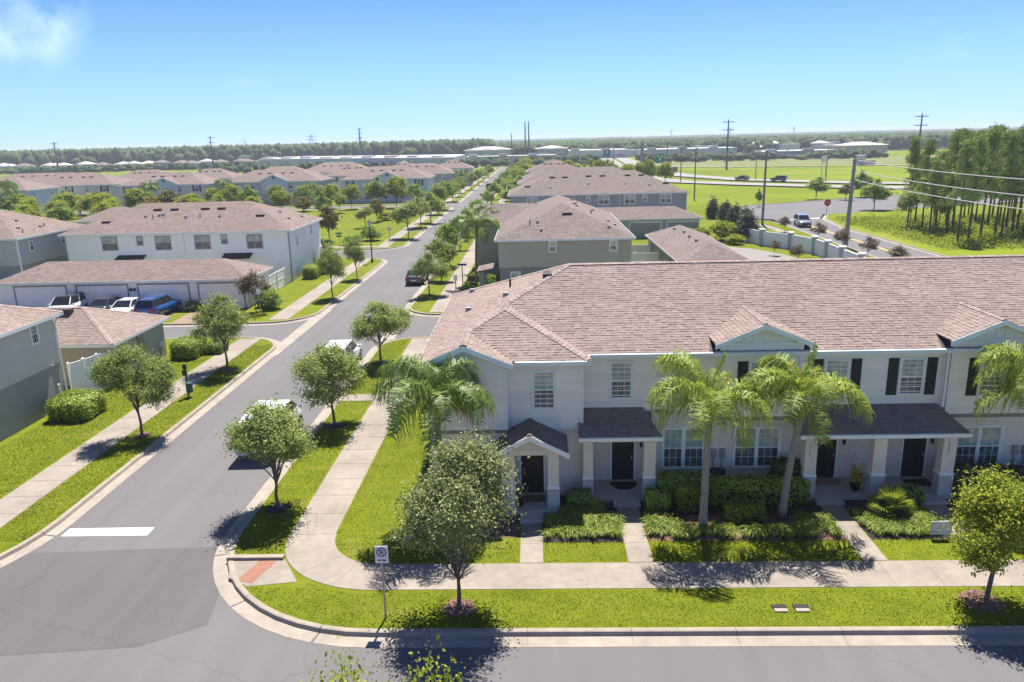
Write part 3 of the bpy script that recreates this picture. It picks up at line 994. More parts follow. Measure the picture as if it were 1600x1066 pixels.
def siding(o, u, n, z0, z1, lim, e=0.195):
    """lap boards; lim(z) gives the horizontal extent at a height"""
    mb = MB()
    z = z0
    while z < z1 - 0.02:
        zt = min(z + e, z1)
        a, b = lim((z + zt) / 2)
        if b - a > 0.05:
            P_ = lambda aa, d, zz: (o[0] + u[0] * aa + n[0] * d, o[1] + u[1] * aa + n[1] * d, zz)
            i = len(mb.v)
            mb.v += [P_(a, 0.0, z), P_(b, 0.0, z), P_(b, 0.034, z), P_(a, 0.034, z), P_(b, 0.004, zt), P_(a, 0.004, zt)]
            mb.f += [(i, i + 1, i + 2, i + 3), (i + 3, i + 2, i + 4, i + 5)]
        z += e
    return mb


def window(root, o, u, n, ac, zs, w, h, double=False, trim=TRIM, up=None, tw=0.09, grid=True, name='window'):
    """sash window on a wall face: trim > panes, sash bars, glazing bars. ac = centre along the wall, zs = sill height"""
    up = up or GLASS_UP
    mb = MB()
    a0, a1 = ac - w / 2, ac + w / 2
    mb.obox(o, u, n, a0 - tw, a0, 0.0, 0.055, zs - tw, zs + h + tw)
    mb.obox(o, u, n, a1, a1 + tw, 0.0, 0.055, zs - tw, zs + h + tw)
    mb.obox(o, u, n, a0 + .001, a1 - .001, 0.0, 0.052, zs + h, zs + h + tw)
    mb.obox(o, u, n, a0 + .001, a1 - .001, 0.0, 0.07, zs - tw, zs)
    fr = part(name, mb, trim, root)
    cells = [(a0, (a0 + a1) / 2 - 0.045), ((a0 + a1) / 2 + 0.045, a1)] if double else [(a0, a1)]
    bars = MB()
    mun = MB()
    if double:
        bars.obox(o, u, n, (a0 + a1) / 2 - 0.045, (a0 + a1) / 2 + 0.045, 0.0, 0.05, zs + .001, zs + h - .001)
    zm = zs + h * 0.5
    for (c0, c1) in cells:
        part('pane', MB().obox(o, u, n, c0 + .002, c1 - .002, 0.0, 0.029, zs + .002, zm - .002), GLASS, fr)
        part('pane', MB().obox(o, u, n, c0 + .002, c1 - .002, 0.0, 0.031, zm + .002, zs + h - .002), up, fr)
        bars.obox(o, u, n, c0 + .003, c1 - .003, 0.0, 0.044, zm - 0.022, zm + 0.022)
        for (b0, b1) in ((c0 + .002, c0 + 0.032), (c1 - 0.032, c1 - .002)):
            bars.obox(o, u, n, b0, b1, 0.0, 0.042, zs + .003, zs + h - .003)
        if grid:
            k = 3 if not double else 3
            for q in range(1, k):
                cc = c0 + (c1 - c0) * q / k
                mun.obox(o, u, n, cc - 0.007, cc + 0.007, 0.0, 0.036, zs + .004, zs + h - .004)
            for zz in ((zs + zm) / 2, (zm + zs + h) / 2):
                mun.obox(o, u, n, c0 + .034, c1 - .034, 0.0, 0.0355, zz - 0.007, zz + 0.007)
    part('sash', bars, trim, fr)
    if grid:
        part('glazing_bar', mun, trim, fr)
    return fr


def simple_window(root, o, u, n, ac, zs, w, h, trim=TRIM, double=False, tw=0.1):
    fr = part('window', MB().obox(o, u, n, ac - w / 2 - tw, ac + w / 2 + tw, 0, 0.05, zs - tw, zs + h + tw), trim, root)
    cells = [(ac - w / 2, ac - 0.05), (ac + 0.05, ac + w / 2)] if double else [(ac - w / 2, ac + w / 2)]
    for c0, c1 in cells:
        part('pane', MB().obox(o, u, n, c0, c1, 0.02, 0.056, zs, zs + h * 0.48), GLASS, fr)
        part('pane', MB().obox(o, u, n, c0, c1, 0.02, 0.057, zs + h * 0.53, zs + h), GLASS_UP, fr)
    return fr


def shutter(root, o, u, n, a0, a1, z0, z1):
    s = part('shutter', MB().obox(o, u, n, a0, a1, 0.0, 0.045, z0, z1), SHUTTER, root)
    mb = MB()
    z = z0 + 0.08
    while z < z1 - 0.1:
        mb.obox(o, u, n, a0 + 0.045, a1 - 0.045, 0.03, 0.053, z, z + 0.035); z += 0.062
    part('slat', mb, SHUTTER, s)
    return s


def door(root, o, u, n, ac, z0, w=0.9, h=2.05, hinge=1):
    d = part('door', MB().obox(o, u, n, ac - w / 2, ac + w / 2, 0.0, 0.03, z0, z0 + h), DOORM, root)
    for (a0, a1) in ((-w / 2 + .10, -0.05), (0.05, w / 2 - .10)):
        for (q0, q1) in ((0.22, 0.88), (1.02, 1.52), (1.62, h - .13)):
            part('panel', MB().obox(o, u, n, ac + a0, ac + a1, 0.02, 0.042, z0 + q0, z0 + q1), DOORM, d)
    part('handle', MB().obox(o, u, n, ac + hinge * (w / 2 - .1) - .025, ac + hinge * (w / 2 - .1) + .025, 0.03, 0.09, z0 + 0.93, z0 + 1.10), METAL, d)
    fr = MB()
    fr.obox(o, u, n, ac - w / 2 - .07, ac - w / 2, 0, 0.05, z0, z0 + h + .07).obox(o, u, n, ac + w / 2, ac + w / 2 + .07, 0, 0.05, z0, z0 + h + .07).obox(o, u, n, ac - w / 2, ac + w / 2, 0, 0.048, z0 + h, z0 + h + .068)
    part('door_frame', fr, TRIM, root)
    part('threshold', MB().obox(o, u, n, ac - w / 2 - .05, ac + w / 2 + .05, 0.03, 0.16, z0 - 0.05, z0 - 0.002), CONCRETE2, root)
    return d


def hip_roof(root, x0, x1, y0, y1, z, slope=0.4167, m=None, fascia=None, name='roof', gable=(), fh=0.19):
    """hip roof over an eave rectangle, with fascia boards and soffit"""
    m = m or ROOF
    fascia = fascia or FASCIA
    mb = MB()
    wx, wy = x1 - x0, y1 - y0
    h = min(wx, wy) / 2
    zr = z + h * slope
    if wx >= wy:
        a = (x0 + (0 if 'w' in gable else h), (y0 + y1) / 2, zr); b = (x1 - (0 if 'e' in gable else h), (y0 + y1) / 2, zr)
        mb.poly([(x0, y0, z), (x1, y0, z), b, a])
        mb.poly([(x1, y1, z), (x0, y1, z), a, b])
        mb.poly([(x0, y1, z), (x0, y0, z), a])
        mb.poly([(x1, y0, z), (x1, y1, z), b])
    else:
        a = ((x0 + x1) / 2, y0 + (0 if 's' in gable else h), zr); b = ((x0 + x1) / 2, y1 - (0 if 'n' in gable else h), zr)
        mb.poly([(x0, y0, z), (x1, y0, z), a])
        mb.poly([(x1, y1, z), (x0, y1, z), b])
        mb.poly([(x0, y1, z), (x0, y0, z), a, b])
        mb.poly([(x1, y0, z), (x1, y1, z), b, a])
    mb.poly([(x0, y0, z - 0.012), (x0, y1, z - 0.012), (x1, y1, z - 0.012), (x1, y0, z - 0.012)])
    r = part(name, mb, m, root)
    fb = MB()
    t = 0.03
    fb.box(x0 - t, x1 + t, y0 - t, y0, z - fh, z - 0.006).box(x0 - t, x1 + t, y1, y1 + t, z - fh, z - 0.006)
    fb.box(x0 - t, x0, y0 + .002, y1 - .002, z - fh, z - 0.006).box(x1, x1 + t, y0 + .002, y1 - .002, z - fh, z - 0.006)
    part('fascia', fb, fascia, r)
    return r, a, b


def roof_bits(roof, spots, z_of, kind='vent'):
    """small fittings on a roof: low box vents, pipes, turtle vents"""
    for (x, y, k) in spots:
        z = z_of(x, y)
        if k == 'b':
            part('ridge_vent', MB().box(x - .45, x + .45, y - .14, y + .10, z - 0.06, z + 0.14), VENTM, roof)
        elif k == 'p':
            part('vent_pipe', MB().cyl((x, y), 0.05, z - 0.1, z + 0.38, 8), VENTM, roof)
        else:
            part('roof_vent', MB().box(x - .13, x + .13, y - .13, y + .13, z - 0.06, z + 0.16), VENT_SLV, roof)


# ------------------------------------------------------------------ the big townhouse in front
S5 = 0.4167
EZ = 5.8
XL, XR = -4.58, 33.0
YF, YB = 28.90, 41.18
YRID = (YF + YB) / 2
ZRID = EZ + (YRID - YF) * S5
HALF = YRID - YF
XW, YW = 2.02, 28.0          # wing: right eave, front eave
XWM = (XL + XW) / 2
HW = (XW - XL) / 2
ZW = EZ + HW * S5
YWA = YW + HW                # hip apex of the wing
YWR = YF + (XWM - XL)        # where the wing ridge dies into the main hip
XG, YG = -0.93, 27.58        # front gable: right eave, front edge
XGM = (XL + XG) / 2
HG = (XG - XL) / 2
ZG = EZ + HG * S5
BAYS = (8.78, 17.70, 26.6)
th = thing('townhouse', 'cream townhouse row with brown shingle roof and dark green shutters, nearest building on the right', 'house', (0, 29, 0))
FX, FN = (1, 0, 0), (0, -1, 0)

# walls
def wall_face(xa, xb, y, z0, z1, m, name='wall', th_=0.2):
    return part(name, MB().box(xa, xb, y, y + th_, z0, z1), m, th)


part('core_wall', MB().box(-4.18, 32.6, 29.72, 40.78, 0, 5.62), STUCCO, th)
wall_face(-4.2, -1.2, 27.9, 0, 3.02, STUCCO)
wall_face(-1.2 + .002, 1.75, 28.4, 0, 2.96, STUCCO)
part('side_wall', MB().box(-4.2, -4.0, 28.1, 40.6, 0, 5.62), SIDING, th)
part('side_wall', MB().box(-1.4, -1.2, 28.11, 28.4, 0, 5.6), SIDING, th)
part('siding', siding((-4.2, 27.9, 0), FX, FN, 3.02, 6.42, lambda z: (max(0.0, (z - 5.64) / S5 - 0.38), 3.0 - max(0.0, (z - 5.64) / S5 - 0.27))), SIDING, th)
part('wall_backing', MB().box(-4.19, -1.21, 27.9 + .01, 28.1, 3.02, 5.62).poly([(-4.15, 27.93, 5.62), (-1.25, 27.93, 5.62), (XGM, 27.93, 6.40)]), SIDING, th)
part('siding', siding((-1.2, 28.4, 0), FX, FN, 2.96, 5.62, lambda z: (0, 2.95)), SIDING, th)
part('wall_backing', MB().box(-1.19, 1.74, 28.41, 28.6, 2.96, 5.62), SIDING, th)
part('return_wall', MB().box(1.6, 1.74, 28.6, 29.5, 0, 5.62), SIDING, th)
# recessed front
part('wall', MB().box(1.75, 32.5, 29.50, 29.7, 0, 3.3), STUCCO, th)
part('wall_backing', MB().box(1.75, 32.5, 29.26, 29.45, 3.25, 5.62), SIDING, th)
prev = 1.75
segs = []
for c in BAYS:
    segs.append((prev, c - 1.55)); prev = c + 1.55
segs.append((prev, 32.5))
for a, b in segs:
    part('siding', siding((a, 29.25, 0), FX, FN, 3.35, 5.62, lambda z, w=b - a: (0, w)), SIDING, th)
    part('frieze', MB().box(a, b, 29.215, 29.25, 5.46, 5.62), TRIM, th)
part('frieze', MB().box(-1.17, 1.72, 28.365, 28.40, 5.47, 5.62), TRIM, th)
for k, c in enumerate(BAYS):
    part('bay_wall', MB().box(c - 1.55, c + 1.55, 28.96, 29.3, 3.02, 6.16), SIDING, th)
    part('siding', siding((c - 1.55, 28.95, 0), FX, FN, 3.05, 6.08, lambda z: (0, 3.1)), SIDING, th)
    part('lower_wall', MB().box(c - 1.4 if k else 4.6, c + 1.6, 29.2, 29.48, 0, 3.28), STUCCO, th)
    part('lower_wall', MB().box(c + 1.61, c + 3.2, 29.22, 29.48, 0, 3.0), STUCCO, th) if k else None
    part('band_board', MB().box(c - 1.58, c + 1.58, 28.91, 28.95, 2.93, 3.08), mat('band_brown', (0.30, 0.23, 0.19), 0.8), th)
    # gable with boards and battens
    part('gable_panel', MB().poly([(c - 1.62, 28.93, 6.12), (c + 1.62, 28.93, 6.12), (c, 28.93, 6.80)]), SIDING, th)
    for q in range(-4, 5):
        bt = MB()
        x = c + q * 0.34
        zt = 6.80 - abs(q * 0.34) * S5
        if zt - 0.02 > 6.2:
            part('batten', bt.box(x - 0.02, x + 0.02, 28.90, 28.929, 6.14, zt - 0.02), SIDING, th)
    part('band_board', MB().box(c - 1.6, c + 1.6, 28.895, 28.948, 6.06, 6.14), TRIM, th)
    for s in (-1, 1):
        part('corner_board', MB().box(c + s * 1.55 - .06, c + s * 1.55 + .06, 28.91, 28.96, 3.08, 6.05), TRIM, th)
for (x, y, z0, z1) in ((-4.2, 27.87, 3.05, 5.6), (-1.2, 27.87, 3.05, 5.55), (1.75, 28.37, 2.98, 5.45), (-1.1, 28.365, 2.98, 5.45)):
    part('corner_board', MB().box(x - .06, x + .055, y - 0.01, y + 0.028, z0, z1), TRIM, th)
part('band_board', MB().box(-4.2, -1.2, 27.85, 27.9, 2.93, 3.06), mat('band_brown', (0.3, 0.23, 0.19), 0.8), th)
part('band_board', MB().box(-1.14, 1.76, 28.36, 28.4, 2.88, 2.98), TRIM, th)

# windows of the front
Z2 = 3.88
w_ = window(th, (-2.72, 27.9, 0), FX, FN, 0, 3.86, 0.80, 1.40)
window(th, (0.26, 28.4, 0), FX, FN, 0, 3.80, 0.80, 1.42)
window(th, (3.36, 29.25, 0), FX, FN, 0, Z2, 0.80, 1.42)
window(th, (5.72, 29.25, 0), FX, FN, 0, Z2, 0.80, 1.42)
for c in (11.86, 14.80, 20.75, 23.7):
    window(th, (c, 29.25, 0), FX, FN, 0, Z2, 0.86, 1.38)
    for s in (-1, 1):
        shutter(th, (c, 29.25, 0), FX, FN, s * 0.75 - 0.20, s * 0.75 + 0.20, Z2 - 0.08, Z2 + 1.46)
for c in BAYS:
    o = (c + 0.05, 28.95, 0)
    window(th, o, FX, FN, 0, 3.92, 0.86, 1.38)
    for s in (-1, 1):
        shutter(th, o, FX, FN, s * 0.75 - 0.20, s * 0.75 + 0.20, 3.84, 5.38)
window(th, (-2.7, 27.9, 0), FX, FN, 0, 0.75, 1.6, 1.75, double=True)
window(th, (5.92, 29.2, 0), FX, FN, 0, 0.85, 1.6, 1.62, double=True)
window(th, (8.88, 29.2, 0), FX, FN, 0, 0.85, 1.75, 1.62, double=True)
window(th, (17.72, 29.2, 0), FX, FN, 0, 0.80, 1.7, 1.60, double=True)
SX = (0, -1, 0)
for yy in (31.5, 36.0):
    window(th, (-4.2, yy, 0), SX, (-1, 0, 0), 0, 3.9, 0.7, 1.2)
# doors
door(th, (-0.24, 28.40, 0), FX, FN, 0, 0.16, hinge=-1)
door(th, (3.50, 29.50, 0), FX, FN, 0, 0.16, hinge=1)
door(th, (11.75, 29.50, 0), FX, FN, 0, 0.16, hinge=1)
door(th, (15.36, 29.50, 0), FX, FN, 0, 0.16, hinge=1)
# small wall lamps beside doors
for x, y in ((4.25, 29.5), (16.05, 29.5), (12.5, 29.5)):
    part('wall_lamp', MB().box(x - .05, x + .05, y - .1, y, 1.62, 1.85), METAL_DK, th)

# ground-floor porches
part('porch_floor', MB().box(-1.42, 0.78, 26.75, 28.4, -0.1, 0.14), CONCRETE2, th)
part('porch_step', MB().box(-0.72, 0.16, 26.05, 26.75, -0.1, 0.13), CONCRETE2, th)
for (x0, x1, xs) in ((1.76, 4.58, 3.44), (10.30, 16.16, None)):
    part('porch_floor', MB().box(x0, x1, 27.70, 29.5, -0.1, 0.14), CONCRETE2, th)
for xs in (3.44, 11.29, 15.2):
    part('porch_step', MB().box(xs - .52, xs + .52, 27.25, 27.699, -0.1, 0.135), CONCRETE2, th)
# portico
pf = MB()
pf.box(-1.40, -0.92, 26.95, 27.40, 0.1, 2.62).box(0.36, 0.78, 26.95, 27.40, 0.1, 2.62)
part('portico_pillar', MB().box(-1.40, -0.92, 26.95, 27.40, 0.1, 2.37), STUCCO, th)
part('portico_pillar', MB().box(0.36, 0.78, 26.95, 27.40, 0.1, 2.37), STUCCO, th)
part('portico_beam', MB().box(-1.40, 0.78, 26.94, 27.40, 2.372, 2.62), STUCCO, th)
part('portico_gable', MB().prism([(0, 0)] * 0 or [(-1.39, 26.96), (0.77, 26.96), (0.77, 27.3), (-1.39, 27.3)], 2.62, 2.66).poly([(-1.36, 26.955, 2.64), (0.74, 26.955, 2.64), (-0.31, 26.955, 3.16)]), STUCCO, th)
part('portico_side', MB().box(-1.39, -1.30, 27.41, 28.39, 2.37, 2.64).box(0.68, 0.77, 27.41, 28.39, 2.37, 2.64), STUCCO, th)
part('portico_ceiling', MB().box(-1.29, 0.67, 27.41, 28.39, 2.40, 2.46), TRIM, th)
for x0, x1 in ((-1.43, -0.89), (0.33, 0.81)):
    part('pillar_band', MB().box(x0, x1, 26.92, 27.43, 0.98, 1.08), TRIM, th)
    part('pillar_base', MB().box(x0 + .005, x1 - .005, 26.925, 27.425, 0.1, 0.979), mat('pillar_grey', (0.47, 0.45, 0.43), 0.9, var=0.03), th)
num = part('house_number', text_mb('6261', (-1.20, 26.945, 2.10), FX, FN, 0.15, 0.012, True), DOORM, th)
# porch roofs on square pillars
for (x0, x1) in ((1.76, 2.14), (4.12, 4.58), (10.34, 10.80), (12.96, 13.46), (15.58, 16.08)):
    part('porch_pillar', MB().box(x0, x1, 27.78, 28.22, 0.1, 2.52), STUCCO, th)
    part('pillar_band', MB().box(x0 - .03, x1 + .03, 27.75, 28.25, 0.98, 1.08), TRIM, th)
    part('pillar_base', MB().box(x0 - .02, x1 + .02, 27.76, 28.24, 0.1, 0.979), mat('pillar_grey', (0.47, 0.45, 0.43), 0.9, var=0.03), th)
part('house_number', text_mb('6249', (10.47, 27.78, 2.30), FX, FN, 0.15, 0.012, True), MULCH_R, th)
part('house_number', text_mb('6243', (15.75, 27.78, 2.30), FX, FN, 0.15, 0.012, True), MULCH_R, th)
for (x0, x1) in ((1.58, 4.78), (10.05, 16.42)):
    part('porch_beam', MB().box(x0 + .08, x1 - .08, 27.8, 28.2, 2.522, 2.70), STUCCO, th)
    r = part('porch_roof', MB().slab3([(x0, 27.58, 2.80), (x1, 27.58, 2.80), (x1 - .55, 29.26, 3.44), (x0 + .05, 29.26, 3.44)], 0.06), ROOF, th)
    tb = shingle_tabs([(x0, 27.58), (x1, 27.58), (x1 - .55, 29.25), (x0 + .05, 29.25)], 'x', 1, 27.58, 2.80, 0.381, e=0.17)
    o = part('shingles', tb, SHINGLE, r); o['kind'] = 'stuff'
    part('gutter', MB().box(x0 - .02, x1 + .02, 27.46, 27.575, 2.68, 2.81), TRIM, r)
    part('soffit', MB().box(x0 + .1, x1 - .1, 27.6, 29.4, 2.705, 2.73), TRIM, r)
for x, y, z0, z1 in ((16.33, 29.17, 0.2, 2.7), (15.95, 28.9, 3.4, 5.6)):
    part('downspout', MB().box(x - .045, x + .045, y - .05, y + .02, z0, z1), TRIM, th)

# main roof: deck, shingle tabs, caps, fascias
zf = lambda x, y: EZ + (y - YF) * S5
A_front = [(XW, YF), (XR, YF), (XR - HALF, YRID), (XL + HALF, YRID), (XWM, YWR)]
A_left = [(XL, YB), (XL, YG), (XGM, YG), (XGM, YW + HG), (XWM, YWA), (XWM, YWR), (XL + HALF, YRID)]
A_gr = [(XG, YG), (XG, YW), (XGM, YW + HG), (XGM, YG)]
A_wf = [(XG, YW), (XW, YW), (XWM, YWA), (XGM, YW + HG)]
A_wr = [(XW, YW), (XW, YF), (XWM, YWR), (XWM, YWA)]
rd = MB()
rd.poly([(x, y, EZ + (y - YF) * S5) for x, y in A_front])
rd.poly([(x, y, EZ + (x - XL) * S5) for x, y in reversed(A_left)])
rd.poly([(x, y, EZ + (XG - x) * S5) for x, y in A_gr])
rd.poly([(x, y, EZ + (y - YW) * S5) for x, y in A_wf])
rd.poly([(x, y, EZ + (XW - x) * S5) for x, y in A_wr])
rd.poly([(XR, YB, EZ), (XL, YB, EZ), (XL + HALF, YRID, ZRID), (XR - HALF, YRID, ZRID)])
rd.poly([(XR, YF, EZ), (XR, YB, EZ), (XR - HALF, YRID, ZRID)])
rd.poly([(x, y, EZ - 0.02) for x, y in ((XL, 27.96), (XL, YB), (XR, YB), (XR, YF), (XW, YF), (XW, 28.0), (XG, 28.0), (XG, 27.96))])
roof = part('roof', rd, ROOF, th)
tabs = MB()
tabs.add(shingle_tabs(A_front, 'x', 1, YF, EZ, S5))
tabs.add(shingle_tabs(A_left, 'y', 1, XL, EZ, S5))
tabs.add(shingle_tabs(A_gr, 'y', -1, XG, EZ, S5))
tabs.add(shingle_tabs(A_wf, 'x', 1, YW, EZ, S5))
tabs.add(shingle_tabs(A_wr, 'y', -1, XW, EZ, S5))
o = part('shingles', tabs, SHINGLE, roof)
o['kind'] = 'stuff'
cp = MB()
caps(cp, (XL + HALF, YRID, ZRID), (XR - HALF, YRID, ZRID))
caps(cp, (XL, YB, EZ), (XL + HALF, YRID, ZRID))
caps(cp, (XWM, YWR, ZW), (XL + HALF, YRID, ZRID))
caps(cp, (XWM, YWA, ZW), (XWM, YWR, ZW))
caps(cp, (XGM, YW + HG, ZG), (XWM, YWA, ZW))
caps(cp, (XW, YW, EZ), (XWM, YWA, ZW))
caps(cp, (XGM, YG, ZG), (XGM, YW + HG, ZG))
o = part('ridge_cap', cp, SHINGLE_CAP, roof)
o['kind'] = 'stuff'
fb = MB()
FH = 0.21
fb.box(XW + .031, XR + .03, YF - .03, YF, EZ - FH, EZ - 0.004)
fb.box(XG + .031, XW + .03, YW - .03, YW, EZ - FH, EZ - 0.004)
fb.box(XW, XW + .029, YW + .001, YF - .031, EZ - FH, EZ - 0.004)
fb.box(XL - .03, XL, YG, YB, EZ - FH, EZ - 0.004)
fb.box(XL - .03, XR, YB, YB + .03, EZ - FH, EZ - 0.004)
part('fascia', fb, FASCIA, roof)
rk = MB()
for xe, s in ((XL - .05, 1), (XG + .05, -1)):
    z_e = EZ - .05 * S5
    rk.slab3([(xe, YG - .035, z_e - .002), (xe, YG, z_e - .002), (XGM, YG, ZG - .002), (XGM, YG - .035, ZG - .002)][::s], 0.22)
part('rake_board', rk, FASCIA, roof)
part('gutter', MB().box(XW + .04, XR, YF - .13, YF - .032, EZ - 0.15, EZ - 0.02).box(XG + .1, XW - .1, YW - .13, YW - .032, EZ - 0.15, EZ - 0.02), FASCIA, roof)

# bay gables on the main roof
for c in BAYS:
    hw, ze, yf_ = 1.87, 6.18, 28.55
    za = ze + hw * S5
    ye = YF + (ze - EZ) / S5
    ya = YF + (za - EZ) / S5
    dr = part('bay_roof', MB().slab3([(c - hw, yf_, ze), (c, yf_, za), (c, ya, za), (c - hw, ye, ze)], 0.03).slab3([(c, yf_, za), (c + hw, yf_, ze), (c + hw, ye, ze), (c, ya, za)], 0.03), ROOF, th)
    t2 = shingle_tabs([(c - hw, yf_), (c - hw, ye), (c, ya), (c, yf_)], 'y', 1, c - hw, ze, S5)
    t2.add(shingle_tabs([(c + hw, yf_), (c + hw, ye), (c, ya), (c, yf_)], 'y', -1, c + hw, ze, S5))
    o = part('shingles', t2, SHINGLE, dr); o['kind'] = 'stuff'
    c2 = MB(); caps(c2, (c, yf_, za), (c, ya, za), w=0.22)
    o = part('ridge_cap', c2, SHINGLE_CAP, dr); o['kind'] = 'stuff'
    rk = MB()
    rk.slab3([(c - hw - .03, yf_ - .035, ze - .014), (c - hw - .03, yf_, ze - .014), (c, yf_, za - .002), (c, yf_ - .035, za - .002)], 0.19)
    rk.slab3([(c, yf_ - .035, za - .002), (c, yf_, za - .002), (c + hw + .03, yf_, ze - .014), (c + hw + .03, yf_ - .035, ze - .014)], 0.19)
    part('rake_board', rk, FASCIA, dr)
    part('bay_side', MB().box(c - 1.56, c - 1.5, 29.0, 29.9, 5.6, 6.15).box(c + 1.5, c + 1.56, 29.0, 29.9, 5.6, 6.15), SIDING, dr)
    part('shade_patch', MB().slab3([(c - 2.02, YF + .02, EZ + .045), (c - 1.57, YF + .02, EZ + .045), (c - 1.57, ye + .1, ze + .06), (c - 1.9, ye - .1, ze - .03)], 0.03), VENTM, dr)  # dark slabs either side: bay gable's shade on the main slope, put in as colour
    part('shade_patch', MB().slab3([(c + 1.57, YF + .02, EZ + .045), (c + 2.02, YF + .02, EZ + .045), (c + 1.9, ye - .1, ze - .03), (c + 1.57, ye + .1, ze + .06)], 0.03), VENTM, dr)
# portico roof
pr = part('portico_roof', MB().slab3([(-1.75, 26.58, 2.60), (-0.31, 26.58, 3.32), (-0.31, 28.39, 3.32), (-1.75, 28.39, 2.60)], 0.05).slab3([(-0.31, 26.58, 3.32), (1.13, 26.58, 2.60), (1.13, 28.39, 2.60), (-0.31, 28.39, 3.32)], 0.05), ROOF, th)
t2 = shingle_tabs([(-1.75, 26.58), (-1.75, 28.38), (-0.31, 28.38), (-0.31, 26.58)], 'y', 1, -1.75, 2.60, 0.5, e=0.17)
t2.add(shingle_tabs([(1.13, 26.58), (1.13, 28.38), (-0.31, 28.38), (-0.31, 26.58)], 'y', -1, 1.13, 2.60, 0.5, e=0.17))
caps(t2, (-0.31, 26.58, 3.32), (-0.31, 28.38, 3.32), w=0.2)
o = part('shingles', t2, SHINGLE, pr); o['kind'] = 'stuff'
rk = MB()
rk.slab3([(-1.79, 26.545, 2.578), (-1.79, 26.58, 2.578), (-0.31, 26.58, 3.318), (-0.31, 26.545, 3.318)], 0.2)
rk.slab3([(-0.31, 26.545, 3.318), (-0.31, 26.58, 3.318), (1.17, 26.58, 2.578), (1.17, 26.545, 2.578)], 0.2)
part('rake_board', rk, TRIM, pr)
part('eave_board', MB().box(-1.79, -1.755, 26.585, 28.39, 2.40, 2.575).box(1.135, 1.17, 26.585, 28.39, 2.40, 2.575), TRIM, pr)
# roof fittings
roof_bits(roof, [(-3.1, 34.3, 't'), (-1.2, 35.8, 'p'), (-1.35, 34.0, 't'), (-3.3, 39.2, 't')], lambda x, y: EZ + (x - XL) * S5)
part('ridge_vent', MB().box(0.35, 0.75, 34.1, 35.0, 7.75, 8.08), VENTM, roof)
# air conditioners and meters behind the hedge
for x, y, w in ((7.25, 28.75, 'under the palm between two double windows'), (19.15, 28.7, 'at the right edge beside the fourth porch')):
    t = thing('air_conditioner', 'dark round-grilled air conditioning unit %s' % w, 'air conditioner', (x, y, 0), 'air conditioners along the wall')
    part('casing', MB().box(x - .4, x + .4, y - .4, y + .4, 0.05, 0.78), METAL, t)
    part('grille', MB().cyl((x, y), 0.34, 0.78, 0.83, 20), METAL_DK, t)
for x in (7.15, 7.5, 19.2, 19.6):
    part('meter', MB().box(x - .1, x + .1, 29.08, 29.2, 1.25, 1.62), METAL, th)
    part('conduit', MB().box(x - .02, x + .02, 29.15, 29.2, 0.2, 1.25), METAL, th)


# ------------------------------------------------------------------ other buildings
ORD = ['nearest', 'second', 'third', 'fourth', 'fifth', 'sixth', 'seventh', 'eighth', 'ninth', 'tenth', 'eleventh', 'twelfth', 'thirteenth', 'fourteenth', 'fifteenth', 'sixteenth', 'seventeenth', 'eighteenth', 'nineteenth', 'twentieth', 'twenty-first', 'twenty-second', 'twenty-third', 'twenty-fourth', 'twenty-fifth', 'twenty-sixth', 'twenty-seventh', 'twenty-eighth', 'twenty-ninth', 'thirtieth', 'thirty-first', 'thirty-second', 'thirty-third', 'thirty-fourth', 'thirty-fifth', 'thirty-sixth', 'thirty-seventh', 'thirty-eighth']


def shell(root, x0, x1, y0, y1, ez, upper, lower, zb, inset=0.38, band=None):
    a0, a1, b0, b1 = x0 + inset, x1 - inset, y0 + inset, y1 - inset
    part('lower_wall', MB().box(a0 + .012, a1 - .012, b0 + .012, b1 - .012, 0, zb), lower, root)
    part('upper_wall', MB().box(a0, a1, b0, b1, zb, ez - 0.01), upper, root)
    if band:
        part('band_board', MB().box(a0 - .02, a1 + .02, b0 - .02, b1 + .02, zb - .06, zb + .05), band, root)
    return a0, a1, b0, b1


RX, RN = (0, 1, 0), (1, 0, 0)

# left: grey-green end unit at the frame edge
lh = thing('townhouse', 'grey-green sided house with dark grey base at the left picture edge', 'house', (-33, 35, 0))
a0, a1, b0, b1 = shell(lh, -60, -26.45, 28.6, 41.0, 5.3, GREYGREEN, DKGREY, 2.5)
rf, ra, rb = hip_roof(lh, -60, -26.45, 28.6, 41.0, 5.3)
hh = 6.2
tb = shingle_tabs([(-26.45, 28.6), (-26.45, 41.0), (-26.45 - hh, 34.8)], 'y', -1, -26.45, 5.3, S5)
tb.add(shingle_tabs([(-60, 28.6), (-26.45, 28.6), (-26.45 - hh, 34.8), (-60 + hh, 34.8)], 'x', 1, 28.6, 5.3, S5))
o = part('shingles', tb, SHINGLE, rf); o['kind'] = 'stuff'
cp = MB(); caps(cp, (-26.45, 41.0, 5.3), (-26.45 - hh, 34.8, 5.3 + hh * S5)); caps(cp, (-26.45, 28.6, 5.3), (-26.45 - hh, 34.8, 5.3 + hh * S5))
o = part('ridge_cap', cp, SHINGLE_CAP, rf); o['kind'] = 'stuff'
part('siding', siding((a1, b0, 0), RX, RN, 2.5, 5.1, lambda z: (0, b1 - b0)), GREYGREEN, lh)
window(lh, (a1 + .005, 38.85, 0), RX, RN, 0, 4.1, 0.5, 0.9)
window(lh, (a1 + .005, 33.2, 0), RX, RN, 0, 4.1, 0.5, 0.9)
part('downspout', MB().tube([(a1 + .3, b1 + .3, 5.2), (a1 + .08, b1 - .02, 4.75), (a1 + .08, b1 - .02, 0.15)], 0.05, 6), VINYL, lh)
part('standpipe', MB().cyl((a1 + .35, 39.6), 0.06, 0, 1.5, 8), VINYL, lh)

